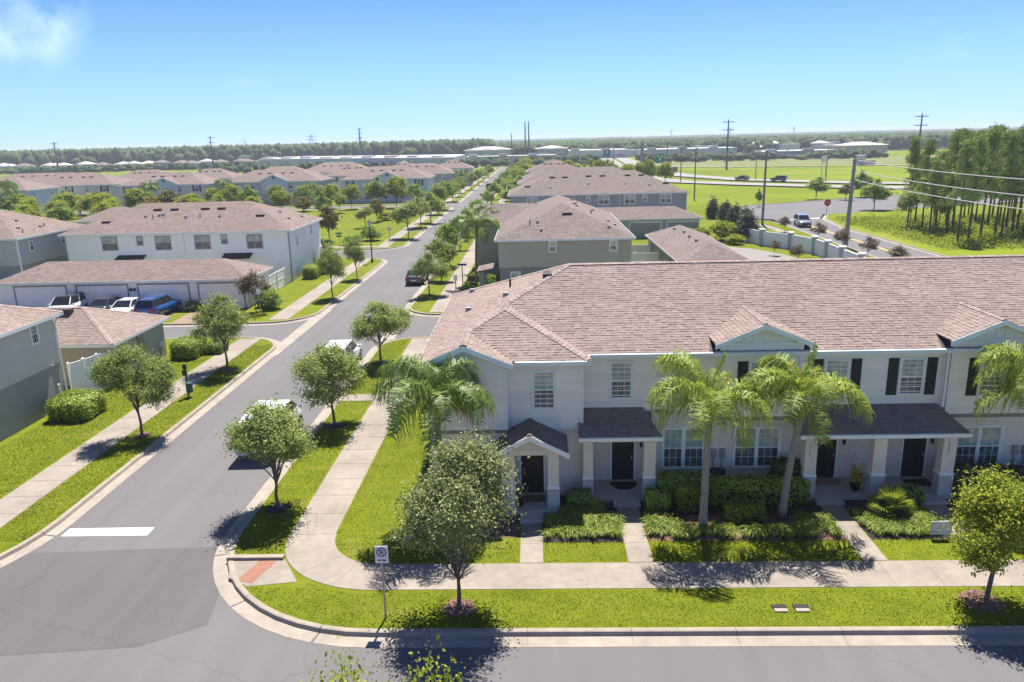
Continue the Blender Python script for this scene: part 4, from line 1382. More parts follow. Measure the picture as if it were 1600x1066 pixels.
# small garage behind it
gg = thing('garage', 'small hipped garage with green-grey side wall behind the white fence', 'garage', (-30, 47, 0))
a0, a1, b0, b1 = shell(gg, -37, -25.4, 43.56, 50.9, 2.7, TAN, TAN, 0.3, 0.34)
part('side_wall', MB().box(a1 - .1, a1 + .02, b0 + .01, b1 - .01, 0, 2.68), GREENGREY, gg)
rf, ra, rb = hip_roof(gg, -37, -25.4, 43.56, 50.9, 2.7)
tb = shingle_tabs([(-25.4, 43.56), (-25.4, 50.9), (-29.07, 47.23)], 'y', -1, -25.4, 2.7, S5)
tb.add(shingle_tabs([(-37, 43.56), (-25.4, 43.56), (-29.07, 47.23), (-33.3, 47.23)], 'x', 1, 43.56, 2.7, S5))
o = part('shingles', tb, SHINGLE, rf); o['kind'] = 'stuff'
cp = MB(); caps(cp, (-25.4, 43.56, 2.7), (-29.07, 47.23, 2.7 + 3.67 * S5)); caps(cp, (-25.4, 50.9, 2.7), (-29.07, 47.23, 2.7 + 3.67 * S5)); caps(cp, (-33.3, 47.23, 2.7 + 3.67 * S5), (-29.07, 47.23, 2.7 + 3.67 * S5))
o = part('ridge_cap', cp, SHINGLE_CAP, rf); o['kind'] = 'stuff'
part('ridge_vent', MB().box(-31.2, -29.4, 46.35, 46.75, 4.0, 4.28), VENTM, rf)
part('window', MB().box(a1, a1 + .05, 46.9, 47.75, 0.95, 2.35), GLASS, gg)
part('meter', MB().box(a1 + .02, a1 + .14, 49.7, 49.95, 0.9, 1.2), VINYL, gg)


def vinyl_fence(label, pts, h=1.8, group=None):
    p0 = pts[0]
    t = thing('vinyl_fence', label, 'fence', (p0[0], p0[1], 0), group)
    for a, b in zip(pts[:-1], pts[1:]):
        a = Vector((*a, 0)); b = Vector((*b, 0))
        d = (b - a).normalized()
        m_ = (a + b) / 2
        part('panel', MB().bar(a + Vector((0, 0, h / 2)), b + Vector((0, 0, h / 2)), 0.035, h - 0.12), VINYL, t)
        for z in (0.1, h * 0.5, h - 0.06):
            part('rail', MB().bar(a + Vector((0, 0, z)), b + Vector((0, 0, z)), 0.055, 0.13), VINYL, t)
    for p in pts:
        po = part('post', MB().box(p[0] - .065, p[0] + .065, p[1] - .065, p[1] + .065, 0, h + 0.06), VINYL, t)
        part('post_cap', MB().cyl(p, 0.10, h + 0.06, h + 0.13, 4, 0.02), VINYL, po)
    return t


vinyl_fence('white vinyl privacy fence between grey-green house and small hipped garage', [(-26.75, 41.15), (-26.45, 42.1), (-26.15, 43.0), (-25.85, 43.85)], h=2.2)
vinyl_fence('white vinyl privacy fence joining the four-door garage to the white house', [(-25.75, 72.1), (-25.75, 74.6), (-25.75, 77.1), (-25.8, 79.4)])
vinyl_fence('white vinyl fence at the far left beyond the garages', [(-49.2, 68.0), (-51.6, 70.2), (-51.9, 72.9), (-51.9, 75.4)])
vinyl_fence('nearest of three white fences behind the olive house', [(8.6, 76.6), (10.8, 76.6), (13.1, 76.6)], group='white fences behind the olive house')
vinyl_fence('middle of three white fences behind the olive house', [(8.6, 82.5), (10.8, 82.5), (13.2, 82.5)], group='white fences behind the olive house')
vinyl_fence('farthest of three white fences behind the olive house', [(8.6, 89.0), (10.8, 89.0), (13.3, 89.0)], group='white fences behind the olive house')

# long garage with four white doors
fg = thing('garage_row', 'long white garage with four wide doors and brown hipped roof', 'garage', (-37, 69, 0))
a0, a1, b0, b1 = shell(fg, -48.4, -25.3, 65.8, 72.4, 2.7, WHITEWALL, WHITEWALL, 0.3, 0.34)
rf, ra, rb = hip_roof(fg, -48.4, -25.3, 65.8, 72.4, 2.7)
GFR = mat('door_frame_grey', (0.30, 0.30, 0.31), 0.7)
for (x0, x1) in ((-46.6, -42.0), (-40.95, -36.4), (-35.35, -30.9), (-29.9, -25.95)):
    part('door_frame', MB().box(x0 - .14, x0, b0 - .05, b0, 0, 2.38).box(x1, x1 + .14, b0 - .05, b0, 0, 2.38).box(x0, x1, b0 - .045, b0, 2.24, 2.38), GFR, fg)
    d = part('garage_door', MB().box(x0, x1, b0 - .03, b0 - .001, 0.02, 2.24), VINYL, fg)
    for q in range(4):
        part('door_panel', MB().box(x0 + .05, x1 - .05, b0 - .042, b0 - .029, 0.07 + q * .55, 0.55 + q * .55), VINYL, d)
for x in (-36.05, -35.72):
    part('wall_lamp', MB().box(x - .09, x + .09, b0 - .14, b0, 1.72, 1.98), METAL_DK, fg)
part('window', MB().box(a1, a1 + .05, 69.9, 70.7, 0.9, 2.1), GLASS, fg)

# white townhouse on the left
wh = thing('townhouse', 'white two-storey townhouse with grey window frames behind the four-door garage', 'house', (-37.5, 85, 0))
a0, a1, b0, b1 = shell(wh, -50, -25.3, 79.0, 91.6, 5.45, WHITEWALL, WHITEWALL, 2.8)
rf, ra, rb = hip_roof(wh, -50, -25.3, 79.0, 91.6, 5.45)
zwh = lambda x, y: 5.45 + (y - 79.0) * S5
roof_bits(rf, [(-45.9, 81.3, 'b'), (-41.3, 83.7, 'b'), (-39.4, 83.7, 'b'), (-36.0, 83.7, 'b'), (-34.2, 83.7, 'b'), (-29.4, 82.0, 'b'), (-42.0, 82.3, 't'), (-40.6, 82.5, 't'), (-40.2, 82.6, 't'), (-35.9, 81.9, 'p'), (-37.5, 82.0, 't'), (-33.8, 82.0, 't'), (-41.1, 82.0, 'p')], zwh)
roof_bits(rf, [(-28.4, 85.5, 't'), (-27.0, 84.0, 't'), (-26.6, 87.5, 't')], lambda x, y: 5.45 + (-25.3 - x) * S5)
for xc, w, zs, h in ((-44.8, 1.5, 3.72, 1.3), (-41.55, 0.5, 4.2, 0.8), (-39.1, 1.5, 3.68, 1.3), (-34.9, 1.5, 3.68, 1.3), (-32.55, 0.5, 4.18, 0.8), (-29.35, 1.5, 3.65, 1.3)):
    simple_window(wh, (xc, b0, 0), FX, FN, 0, zs, w, h, GFR, double=w > 1)
for y, z, w, h in ((81.9, 3.5, 0.5, 0.9), (87.5, 4.1, 0.5, 0.9), (87.6, 0.6, 0.6, 1.5), (91.0, 0.6, 0.5, 1.5)):
    simple_window(wh, (a1, y, 0), RX, RN, 0, z, w, h, VINYL)
for xc in (-42.6, -31.2):
    part('door_canopy', MB().slab3([(xc - 1.5, 78.3, 2.72), (xc + 1.5, 78.3, 2.72), (xc + 1.5, b0, 3.12), (xc - 1.5, b0, 3.12)], 0.1), BLACKROOF, wh)
part('downspout', MB().box(a1 - .1, a1 + .03, b0 - .09, b0, 0.1, 5.3), GFR, wh)
part('downspout', MB().box(-36.9, -36.8, b0 - .08, b0, 0.1, 5.3), VINYL, wh)
part('downspout', MB().box(-50 + .4, -50 + .5, b0 - .08, b0, 0.1, 5.3), GFR, wh)

fl = thing('townhouse', 'pale grey townhouse with dark base left of the white townhouse', 'house', (-60, 81, 0))
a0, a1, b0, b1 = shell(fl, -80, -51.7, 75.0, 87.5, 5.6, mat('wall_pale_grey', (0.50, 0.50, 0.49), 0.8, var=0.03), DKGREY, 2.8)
rf, ra, rb = hip_roof(fl, -80, -51.7, 75.0, 87.5, 5.6)
roof_bits(rf, [(-53.4, 78, 't'), (-54.8, 80, 't'), (-53.0, 81.0, 't'), (-53.0, 81.7, 'p'), (-52.5, 77.3, 'p')], lambda x, y: 5.6 + (-51.7 - x) * S5)
for y in (77.6, 83.0):
    simple_window(fl, (a1, y, 0), RX, RN, 0, 4.1, 0.45, 0.9, VINYL)
part('downspout', MB().box(a1 - .02, a1 + .1, b0 - .02, b0 + .1, 0.1, 5.4), VINYL, fl)

# olive house on the right and its garage
ol = thing('townhouse', 'olive townhouse with two small windows right behind the big front roof', 'house', (3, 77, 0))
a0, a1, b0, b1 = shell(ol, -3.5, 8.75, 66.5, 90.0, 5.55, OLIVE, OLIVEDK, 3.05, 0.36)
rf, ra, rb = hip_roof(ol, -3.5, 8.75, 66.5, 90.0, 5.55, m=ROOF2)
part('siding', siding((a0, b0, 0), FX, FN, 3.05, 5.35, lambda z: (0, a1 - a0), e=0.2), OLIVE, ol)
simple_window(ol, (1.55, b0 - .02, 0), FX, FN, 0, 4.42, 0.5, 0.8, TRIM)
simple_window(ol, (6.86, b0 - .02, 0), FX, FN, 0, 4.42, 0.5, 0.8, TRIM)
simple_window(ol, (-1.75, b0, 0), FX, FN, 0, 1.6, 0.7, 1.0, TRIM)
part('downspout', MB().box(7.62, 7.72, b0 - .1, b0 - .02, 0.1, 5.4), OLIVE, ol)
for x in (a0, a1):
    part('corner_board', MB().box(x - .06, x + .06, b0 - .035, b0 + .05, 3.05, 5.35), mat('trim_olive', (0.45, 0.45, 0.38), 0.7), ol)
zol = lambda x, y: 5.55 + (y - 66.5) * S5
roof_bits(rf, [(3.0, 70.6, 'b'), (0.3, 69.3, 't'), (0.6, 67.9, 't'), (6.6, 68.2, 't'), (-0.4, 69.0, 'p')], zol)
roof_bits(rf, [(5.4, 73.6, 'p'), (6.9, 72.4, 't'), (4.2, 76.5, 't'), (4.0, 78.0, 't'), (4.3, 80.5, 't'), (4.0, 83.0, 't'), (6.0, 79.5, 't'), (7.4, 71.0, 't')], lambda x, y: 5.55 + (8.75 - x) * S5)
# street-side gabled wing and porch of the olive house
part('wing_wall', MB().box(-6.2, -3.2, 80.5, 88.5, 0, 5.4), OLIVE, ol)
part('wing_roof', MB().poly([(-6.6, 80.0, 5.45), (2.6, 80.0, 5.45), (2.6, 84.4, 7.25), (-6.6, 84.4, 7.25)]).poly([(-6.6, 84.4, 7.25), (2.6, 84.4, 7.25), (2.6, 88.9, 5.45), (-6.6, 88.9, 5.45)]).poly([(-6.6, 80.0, 5.45), (-6.6, 84.4, 7.25), (-6.6, 88.9, 5.45)]), ROOF2, ol)
simple_window(ol, (-6.2, 84.0, 0), (0, -1, 0), (-1, 0, 0), 0, 3.9, 0.8, 1.2, TRIM)
pp = part('porch_roof', MB().slab3([(-5.2, 66.9, 2.75), (-3.1, 66.9, 3.15), (-3.1, 70.0, 3.15), (-5.2, 70.0, 2.75)], 0.12), ROOF2, ol)
part('porch_post', MB().box(-5.0, -4.55, 67.0, 67.45, 0, 2.7), OLIVEDK, ol)
part('porch_post', MB().box(-5.0, -4.55, 69.3, 69.75, 0, 2.7), OLIVEDK, ol)

sg = thing('garage_row', 'brown hipped garage roof with grey roof vents right of the olive house', 'garage', (16.5, 80, 0))
a0, a1, b0, b1 = shell(sg, 13.15, 20.0, 69.0, 91.5, 2.7, DKGREY, DKGREY, 0.3, 0.34)
rf, ra, rb = hip_roof(sg, 13.15, 20.0, 69.0, 91.5, 2.7, m=ROOF2)
roof_bits(rf, [(15.7, 86.6, 't'), (16.0, 82.5, 't'), (15.9, 79.0, 't'), (15.9, 75.7, 't')], lambda x, y: 2.7 + (x - 13.15) * S5 + 0.06)

gb = thing('townhouse', 'blue-grey townhouse with white window frames behind the olive house', 'house', (10, 126, 0))
a0, a1, b0, b1 = shell(gb, -4.1, 23.8, 119.5, 134.5, 5.6, MIDGREY, MIDGREY, 2.8)
rf, ra, rb = hip_roof(gb, -4.1, 23.8, 119.5, 134.5, 5.6, m=ROOF2)
roof_bits(rf, [(-1.0, 122.2, 'b'), (3.0, 125.0, 'b'), (5.0, 125.0, 'b'), (8.8, 125.2, 'b'), (11.0, 125.2, 'b'), (15.0, 125.2, 'b'), (17.2, 125.2, 'b'), (20.6, 122.3, 'b'), (2.6, 121.6, 't'), (8.6, 122.6, 't'), (14.4, 122.4, 't'), (18.0, 121.8, 't')], lambda x, y: 5.6 + (y - 119.5) * S5)
for xc, w, zs, h in ((-0.25, 1.5, 4.0, 1.15), (2.9, 0.45, 4.35, 0.8), (8.4, 0.45, 4.45, 0.75), (10.75, 1.5, 4.0, 1.2), (14.75, 1.5, 4.0, 1.2), (17.1, 0.5, 4.35, 0.85), (20.3, 1.5, 4.0, 1.2)):
    simple_window(gb, (xc, b0, 0), FX, FN, 0, zs, w, h, TRIM, double=w > 1, tw=0.12)
for x in (6.3, 13.2):
    part('downspout', MB().box(x - .06, x + .06, b0 - .1, b0, 0.1, 5.4), CREAM, gb)
part('corner_board', MB().box(a1 - .05, a1 + .08, b0 - .05, b0 + .1, 0.1, 5.4), CREAM, gb)
# its side gable towards the street
part('side_gable', MB().poly([(-4.6, 129.5, 5.6), (-4.6, 136.5, 5.6), (-4.6, 133.0, 7.0)]), PALEBLUE, gb)

gr = thing('garage_row', 'dark grey garage with two white-framed doors before the blue-grey townhouse', 'garage', (18, 112, 0))
a0, a1, b0, b1 = shell(gr, -2.0, 23.6, 108.6, 115.4, 2.75, MIDGREY, MIDGREY, 0.3, 0.34)
rf, ra, rb = hip_roof(gr, -2.0, 23.6, 108.6, 115.4, 2.75, m=ROOF2)
for x0, x1 in ((1.0, 5.4), (7.2, 11.6), (13.5, 17.8), (18.8, 23.1)):
    part('door_frame', MB().box(x0 - .15, x0, b0 - .06, b0, 0, 2.35).box(x1, x1 + .15, b0 - .06, b0, 0, 2.35).box(x0, x1, b0 - .055, b0, 2.18, 2.35), TRIM, gr)
    d = part('garage_door', MB().box(x0, x1, b0 - .03, b0 - .001, 0.02, 2.18), DKGREY, gr)
    for q in range(4):
        part('door_panel', MB().box(x0 + .05, x1 - .05, b0 - .04, b0 - .029, 0.06 + q * .54, 0.54 + q * .54), DKGREY, d)

# roofs beyond
FAR_HOUSES = [
    # x0, x1, y0, y1, wall, roof, label
    (-3.2, 22.5, 150.5, 163.5, PALEBLUE, ROOF2, 'pale gabled townhouse just behind the blue-grey townhouse'),
    (-2.5, 14.0, 170, 183, CREAM, ROOF2, 'low-looking brown roof peeping above the grey roofs near the street'),
    (-2.0, 13.0, 206, 220, CREAM, ROOF2, 'farthest brown hipped roof on the right side of the street'),
    (-98.5, -77.0, 181.0, 194.0, CREAM, ROOF, 'cream townhouse with central gable and dark shutters behind left tree belt'),
    (-75.0, -51.0, 185.0, 197.5, mat('wall_lilac_grey', (0.50, 0.51, 0.55), 0.8), ROOF, 'lilac-grey townhouse with wide blue gable behind the park trees'),
    (-46.5, -25.0, 185.5, 199.0, PALEBLUE, ROOF, 'pale blue townhouse with gable next to the street trees'),
    (-40.0, -21.5, 209.5, 222.0, MIDGREY, ROOF, 'grey townhouse with paired windows behind the pale blue townhouse'),
    (-33.0, -19.5, 247.0, 258.0, CREAM, ROOF, 'small pale townhouse far along the left side of the street'),
    (-133.0, -113.5, 171.0, 183.5, PALEBLUE, ROOF, 'pale blue-grey townhouse at the left edge among bushy trees'),
    (-127.0, -104.0, 190.0, 203.0, CREAM, ROOF, 'long low cream townhouse second from the left edge in the far row'),
    (-150.0, -122.0, 207.0, 219.0, CREAM, ROOF, 'brown roof at the far left edge of the back row'),
    (-119.0, -101.0, 214.0, 226.0, CREAM, ROOF, 'brown hipped roof in the back row left of the tall pole'),
    (-98.0, -82.0, 211.0, 223.0, CREAM, ROOF, 'brown hipped roof in the back row behind the central-gable townhouse'),
    (-79.0, -60.0, 209.0, 222.0, CREAM, ROOF, 'brown hipped roof in the back row behind the lilac-grey townhouse'),
    (-57.0, -43.0, 211.0, 225.0, CREAM, ROOF, 'brown hipped roof in the back row between the two blue gables'),
    (-72.0, -50.0, 236.0, 250.0, CREAM, ROOF, 'long brown roof third row back below the white warehouse'),
    (-47.0, -34.0, 236.0, 250.0, CREAM, ROOF, 'brown roof third row back beside the grey townhouse'),
]
for i, (x0, x1, y0, y1, wm, rm, lab) in enumerate(FAR_HOUSES):
    t = thing('townhouse', lab, 'house', ((x0 + x1) / 2, (y0 + y1) / 2, 0), 'far townhouses')
    a0, a1, b0, b1 = shell(t, x0, x1, y0, y1, 5.6, wm, wm, 2.8)
    rf, ra, rb = hip_roof(t, x0, x1, y0, y1, 5.6, m=rm)
    n = max(2, int((x1 - x0) / 4.2))
    for q in range(n):
        xc = a0 + (a1 - a0) * (q + 0.5) / n
        simple_window(t, (xc, b0, 0), FX, FN, 0, 3.9, 0.9, 1.3, TRIM)
        for s in (-1, 1):
            if q % 2 == 0:
                part('shutter', MB().box(xc + s * .8 - .2, xc + s * .8 + .2, b0 - .06, b0, 3.85, 5.25), SHUTTER, t)
        if i < 10:
            simple_window(t, (xc, b0, 0), FX, FN, 0, 0.9, 1.3, 1.4, TRIM)
    sd = (a1, RX, RN) if x0 < -15 else (a0, (0, -1, 0), (-1, 0, 0))
    for yy in (b0 + 2.5, b1 - 2.5):
        simple_window(t, (sd[0], yy, 0), sd[1], sd[2], 0, 4.1, 0.5, 0.9, TRIM)
    if i in (3, 4, 5, 0):
        xc = (x0 + x1) / 2 + (0.8 if i != 0 else 2.0)
        g0 = y0 - 0.35
        hw = 3.6
        zt = 5.7 + hw * 0.45
        yb_ = y0 + (zt - 5.6) / S5
        part('gable_wall', MB().prism([(xc - hw + .4, g0 + .3), (xc + hw - .4, g0 + .3), (xc + hw - .4, b0 + .2), (xc - hw + .4, b0 + .2)], 2.8, 5.6).poly([(xc - hw + .3, g0 + .3, 5.6), (xc + hw - .3, g0 + .3, 5.6), (xc, g0 + .3, zt - .12)]), PALEBLUE, t)
        gq = part('gable_roof', MB().slab3([(xc - hw, g0, 5.7), (xc, g0, zt), (xc, yb_, zt), (xc - hw, y0 + .3, 5.7)], 0.12).slab3([(xc, g0, zt), (xc + hw, g0, 5.7), (xc + hw, y0 + .3, 5.7), (xc, yb_, zt)], 0.12), rm, t)
        part('rake_board', MB().slab3([(xc - hw - .05, g0 - .06, 5.69), (xc - hw - .05, g0 - .01, 5.69), (xc, g0 - .01, zt), (xc, g0 - .06, zt)], 0.3).slab3([(xc, g0 - .06, zt), (xc, g0 - .01, zt), (xc + hw + .05, g0 - .01, 5.69), (xc + hw + .05, g0 - .06, 5.69)], 0.3), FASCIA, gq)
        part('gable_vent', MB().box(xc - .2, xc + .2, g0 + .24, g0 + .29, 6.2, 6.75), METAL_DK, t)
    roof_bits(rf, [(x0 + (x1 - x0) * f_, y0 + 4.2, 'b') for f_ in (0.34, 0.44, 0.58, 0.67)], lambda x, y, y0=y0: 5.6 + (y - y0) * S5)
# little hipped garage among the left trees
lg = thing('garage', 'small brown hipped roof among trees behind the white townhouse', 'garage', (-70, 130, 0))
shell(lg, -75.5, -64.5, 124, 133, 2.7, CREAM, CREAM, 0.3)
hip_roof(lg, -75.5, -64.5, 124, 133, 2.7)
pz = thing('portico', 'white open garden portico among the bushes left of the small brown roof', 'portico', (-98, 168, 0))
part('roof', MB().slab3([(-100, 166, 3.0), (-96, 166, 3.0), (-96, 170, 3.5), (-100, 170, 3.5)], 0.25), TRIM, pz)
for x in (-99.6, -96.4):
    part('post', MB().box(x - .2, x + .2, 166.3, 166.7, 0, 2.9), TRIM, pz)

# curved white wall with pillars
WALLPTS = [(27.9, 104.2), (29.2, 99.2), (31.6, 95.3), (33.0, 91.0), (33.1, 87.2), (32.9, 82.4), (32.8, 77.2), (32.8, 72.0), (32.8, 66.8)]
cw = thing('garden_wall', 'curved white boundary wall with grey pillars along the side road', 'wall', (32, 90, 0))
PILL = mat('pillar_wall_grey', (0.42, 0.42, 0.42), 0.8, var=0.04)
for a, b in zip(WALLPTS[:-1], WALLPTS[1:]):
    a = Vector((*a, 0)); b = Vector((*b, 0))
    part('wall_panel', MB().bar(a + Vector((0, 0, .9)), b + Vector((0, 0, .9)), 0.14, 1.85), mat('wall_render_white', (0.74, 0.76, 0.77), 0.8, var=0.03), cw)
for p in WALLPTS:
    q = part('pillar', MB().box(p[0] - .28, p[0] + .28, p[1] - .28, p[1] + .28, 0, 2.0), PILL, cw)
    part('pillar_cap', MB().box(p[0] - .36, p[0] + .36, p[1] - .36, p[1] + .36, 2.0, 2.14), TRIM, q)

# low buildings on the horizon
FARB = [
    ('warehouse', 'long white warehouse on the horizon beyond the park', -166, -40, 470, 540, 5.6, WHITEB, -0.62),
    ('warehouse_annex', 'brown flat box in front of the long white warehouse', -128, -103, 452, 470, 4.6, BROWNB, 0),
    ('apartment_block', 'left pale apartment block with hipped roofs beside the twin poles', -48, -16, 552, 575, 6.6, GREYB, 0),
    ('apartment_block', 'right pale apartment block just right of the twin poles', 2, 24, 548, 570, 6.6, GREYB, 0),
    ('shop_row', 'low pink-white shop row below the apartment blocks', -42, 14, 490, 505, 3.6, TANB, 0),
    ('shopping_centre', 'white-roofed shopping centre left of the highway signs', 24, 66, 545, 580, 5.0, WHITEB, 0),
    ('shopping_centre', 'white-roofed shopping centre right of the highway signs', 70, 128, 498, 530, 5.2, WHITEB, 0),
    ('shop_row', 'long grey low shop row in front of the right hand woods', 131, 172, 452, 475, 3.4, GREYB, 0),
    ('villa_block', 'tan-roofed buildings near the right hand horizon', 196, 222, 500, 520, 4.6, TANB, 0),
]
for nm, lab, x0, x1, y0, y1, h, m_, skew in FARB:
    t = thing(nm, lab, 'building', ((x0 + x1) / 2, y0, 0))
    d = -(x1 - x0) * 0.62 if nm == 'warehouse' else 0
    P_ = [(x0, y0), (x1, y0 + d), (x1, y1 + d), (x0, y1)]
    part('wall', MB().prism(P_, -0.6, h), m_, t)
    part('parapet', MB().prism([(p[0] * 1.0, p[1] - 0.5) for p in P_], h + .01, h + 0.5), WHITEB, t)
    n = int((x1 - x0) / 9)
    for k in range(n):
        f0 = (k + .2) / n; f1 = (k + .75) / n
        xa, xb = x0 + (x1 - x0) * f0, x0 + (x1 - x0) * f1
        ya, yb = y0 + d * f0 - .3, y0 + d * f1 - .3
        for z in ([1.0, 3.6, 6.2] if 'apart' in nm else [0.8]):
            part('window', MB().quad((xa, ya, z), (xb, yb, z), (xb, yb, z + 1.4), (xa, ya, z + 1.4)), GREYB if m_ is WHITEB else WHITEB, t)
        if 'shop' in nm and k % 2 == 0:
            part('sign_tower', MB().prism([(xa, ya - .5), (xb, ya - .5), (xb, ya + 4), (xa, ya + 4)], h + .5, h + 1.6), TANB if k % 4 else WHITEB, t)
    if 'apart' in nm or 'villa' in nm:
        hip_roof(t, x0 - 1, x1 + 1, y0 - 1, y1 + 1, h + 0.6, slope=0.18, m=MATS['concrete_porch'] if 'apart' in nm else TANB)
t = [o for o in COL.objects if o.name.startswith('warehouse') and o.parent is None][0]
for k in range(9):
    f0 = (k + .1) / 9; f1 = f0 + random.uniform(.03, .07)
    xa, xb = -166 + 126 * f0, -166 + 126 * f1
    ya = 470 - 126 * .62 * f0
    part('roof_unit', MB().prism([(xa, ya + 4), (xb, ya + 4), (xb, ya + 16), (xa, ya + 16)], 6.1, 6.1 + random.uniform(.5, 1.3)), random.choice((WHITEB, GREYB, TANB)), t)
    part('wall_bay', MB().prism([(xa, ya - 1.2), (xb, ya - 1.2 - 126 * .62 * (f1 - f0)), (xb, ya + 2), (xa, ya + 2)], -0.6, 4.0), TANB, t)
for i in range(46):
    x = 30 + i * 5.2 + random.uniform(-3, 3); y = 585 + random.uniform(-25, 190) * (1 if i % 3 else 2)
    w = random.uniform(6, 14); h = random.uniform(2.8, 6.0)
    m_ = random.choice((WHITEB, CREAM, TANB, GREYB, WHITEB))
    t = thing('far_block', '%s low block among the right horizon suburbs, %s from the left in its %s' % ({'building_white_far': 'white', 'wall_cream_far': 'cream', 'building_tan_far': 'tan', 'building_grey_far': 'grey'}[m_.name], (['first'] + ORD[1:])[i % 23], 'nearer half' if i < 23 else 'farther half'), 'building', (x, y, 0), 'right horizon suburbs')
    part('wall', MB().box(x - w / 2, x + w / 2, y, y + 8, -0.6, h), m_, t)
    if i % 2:
        hip_roof(t, x - w / 2 - .6, x + w / 2 + .6, y - .6, y + 8.6, h, slope=.4, m=random.choice((TANB, GREYB, WHITEB)), fh=.4)
    else:
        part('parapet', MB().box(x - w / 2 - .2, x + w / 2 + .2, y - .3, y + 8.2, h + .01, h + .6), WHITEB, t)
# scattered far houses on the left and on the right slope
for i in range(34):
    if i < 22:
        x = -385 + i * 9.6 + random.uniform(-2, 2); y = 545 - i * 1.2 + random.uniform(-8, 14)
        lab = 'pale far house beyond the left hand field, %s from the left' % (['first'] + ORD[1:])[i]
        grp = 'far houses beyond the left field'
    else:
        x = 150 + (i - 22) * 22; y = 560 + random.uniform(-30, 160)
        lab = 'tiny pale house on the wooded right hand horizon, %s from the left' % (['first'] + ORD[1:])[i - 22]
        grp = 'far houses on the right horizon'
    w = random.uniform(7, 10.5); h = random.uniform(3.6, 4.6)
    t = thing('far_house', lab, 'house', (x, y, 0), grp)
    part('wall', MB().box(x - w / 2, x + w / 2, y, y + 9, -0.6, h), random.choice((CREAM, WHITEB, PALEBLUE)), t)
    hip_roof(t, x - w / 2 - .5, x + w / 2 + .5, y - .5, y + 9.5, h, slope=0.4, m=random.choice((TANB, GREYB, ROOF)))
struct('left_field', MB().poly([(-420, 440, -0.30), (-130, 400, -0.30), (-150, 455, -0.30), (-210, 512, -0.30), (-420, 545, -0.30)]), FIELD)


# ------------------------------------------------------------------ vegetation kit
def crown_leaves(n_clump, per, leaf, rx, rz, zc, clump_r, m, flat=0.0, lean=0.0, shape='oak', aspect=0.55):
    """leaf mesh of a crown: leaf clumps spread through an uneven ellipsoid; returns mesh and clump centres"""
    cc = []
    lobes = []
    for k in range(9):
        a = k * 2.399 + rng.uniform(-.5, .5)
        e_ = rng.uniform(-0.55, 0.95)
        rr = rng.uniform(0.38, 0.66)
        lobes.append((rr * math.cos(a) * math.cos(e_), rr * math.sin(a) * math.cos(e_), rr * math.sin(e_) * 1.05, rng.uniform(0.30, 0.46)))
    lobes.append((0, 0, 0.62, 0.36))
    while len(cc) < n_clump:
        p = rng.uniform(-1, 1, 3)
        r = np.linalg.norm(p)
        if r > 1.05 or r < 0.25: continue
        if shape == 'cone':
            k = (p[2] + 1) / 2
            lim = 1.0 - 0.88 * k ** 1.3
            if math.hypot(p[0], p[1]) > lim: continue
        if shape == 'oak':
            if not any((p[0] - l_[0]) ** 2 + (p[1] - l_[1]) ** 2 + (p[2] - l_[2]) ** 2 < l_[3] ** 2 for l_ in lobes): continue
            if rng.uniform() > 0.30 + 0.85 * r: continue
            if p[2] < -0.88: continue
        cc.append((p[0] * rx + lean * p[2], p[1] * rx, zc + p[2] * rz))
    cc = np.array(cc)
    N = n_clump * per
    ids = np.repeat(np.arange(n_clump), per)
    cr = clump_r * rng.uniform(0.6, 1.35, n_clump)[ids]
    off = rng.normal(size=(N, 3)) * cr[:, None] * np.array([0.62, 0.62, 0.42])
    pos = cc[ids] + off
    ctr = np.array([0, 0, zc - 0.3 * rz])
    nrm = (pos - ctr) / (np.linalg.norm(pos - ctr, axis=1, keepdims=True) + 1e-6) * 0.7 + rng.normal(size=(N, 3)) * 0.75 + np.array([0, 0, 0.45])
    v = leaf_quads(pos, nrm, leaf, aspect)
    return npmesh('crown', v, 4, m), cc


def trunk_mesh(h0, rad, targets, top, lean=0.0, wob=0.06):
    """tapered trunk with limbs to the given points"""
    mb = MB()
    pts = [(0, 0, -0.05), (0.01, 0, 0.12)] + [(lean * t + random.uniform(-wob, wob), random.uniform(-wob, wob), h0 + (top - h0) * (t - 0.5) * 2 if t > 0.5 else h0 * t * 2) for t in (0.3, 0.5, 0.7, 0.9)]
    mb.tube(pts, [rad * 1.35, rad, rad * 0.88, rad * 0.75, rad * 0.5, rad * 0.22], 8)
    base = Vector(pts[3])
    for t in targets:
        t = Vector(t)
        s = Vector((pts[3][0], pts[3][1], h0 * random.uniform(0.8, 1.05) + max(0, (t.z - h0)) * random.uniform(0.05, 0.4)))
        mid = s.lerp(t, 0.5) + Vector((random.uniform(-.1, .1), random.uniform(-.1, .1), 0.12))
        mb.tube([s, mid, t], [rad * 0.42, rad * 0.26, rad * 0.08], 5, cap=False)
    return mb.mesh('trunk', smooth=True)


TREEKIT = {}


def make_kit(key, h, w, n_clump, per, leaf, m, clear, shape='oak', trunk_r=0.07, cl=0.30, bark=None, lean=0.0, nl=14, aspect=0.55):
    rz = (h - clear) / 2
    cm, cc = crown_leaves(n_clump, per, leaf, w / 2, rz, clear + rz, cl, m, shape=shape, lean=lean, aspect=aspect)
    idx = rng.choice(len(cc), min(nl, len(cc)), replace=False)
    tm = trunk_mesh(clear + 0.1, trunk_r, [tuple(cc[k]) for k in idx], clear + rz * 1.2, lean)
    tm.materials.append(bark or BARK)
    TREEKIT[key] = (cm, tm, h, w)


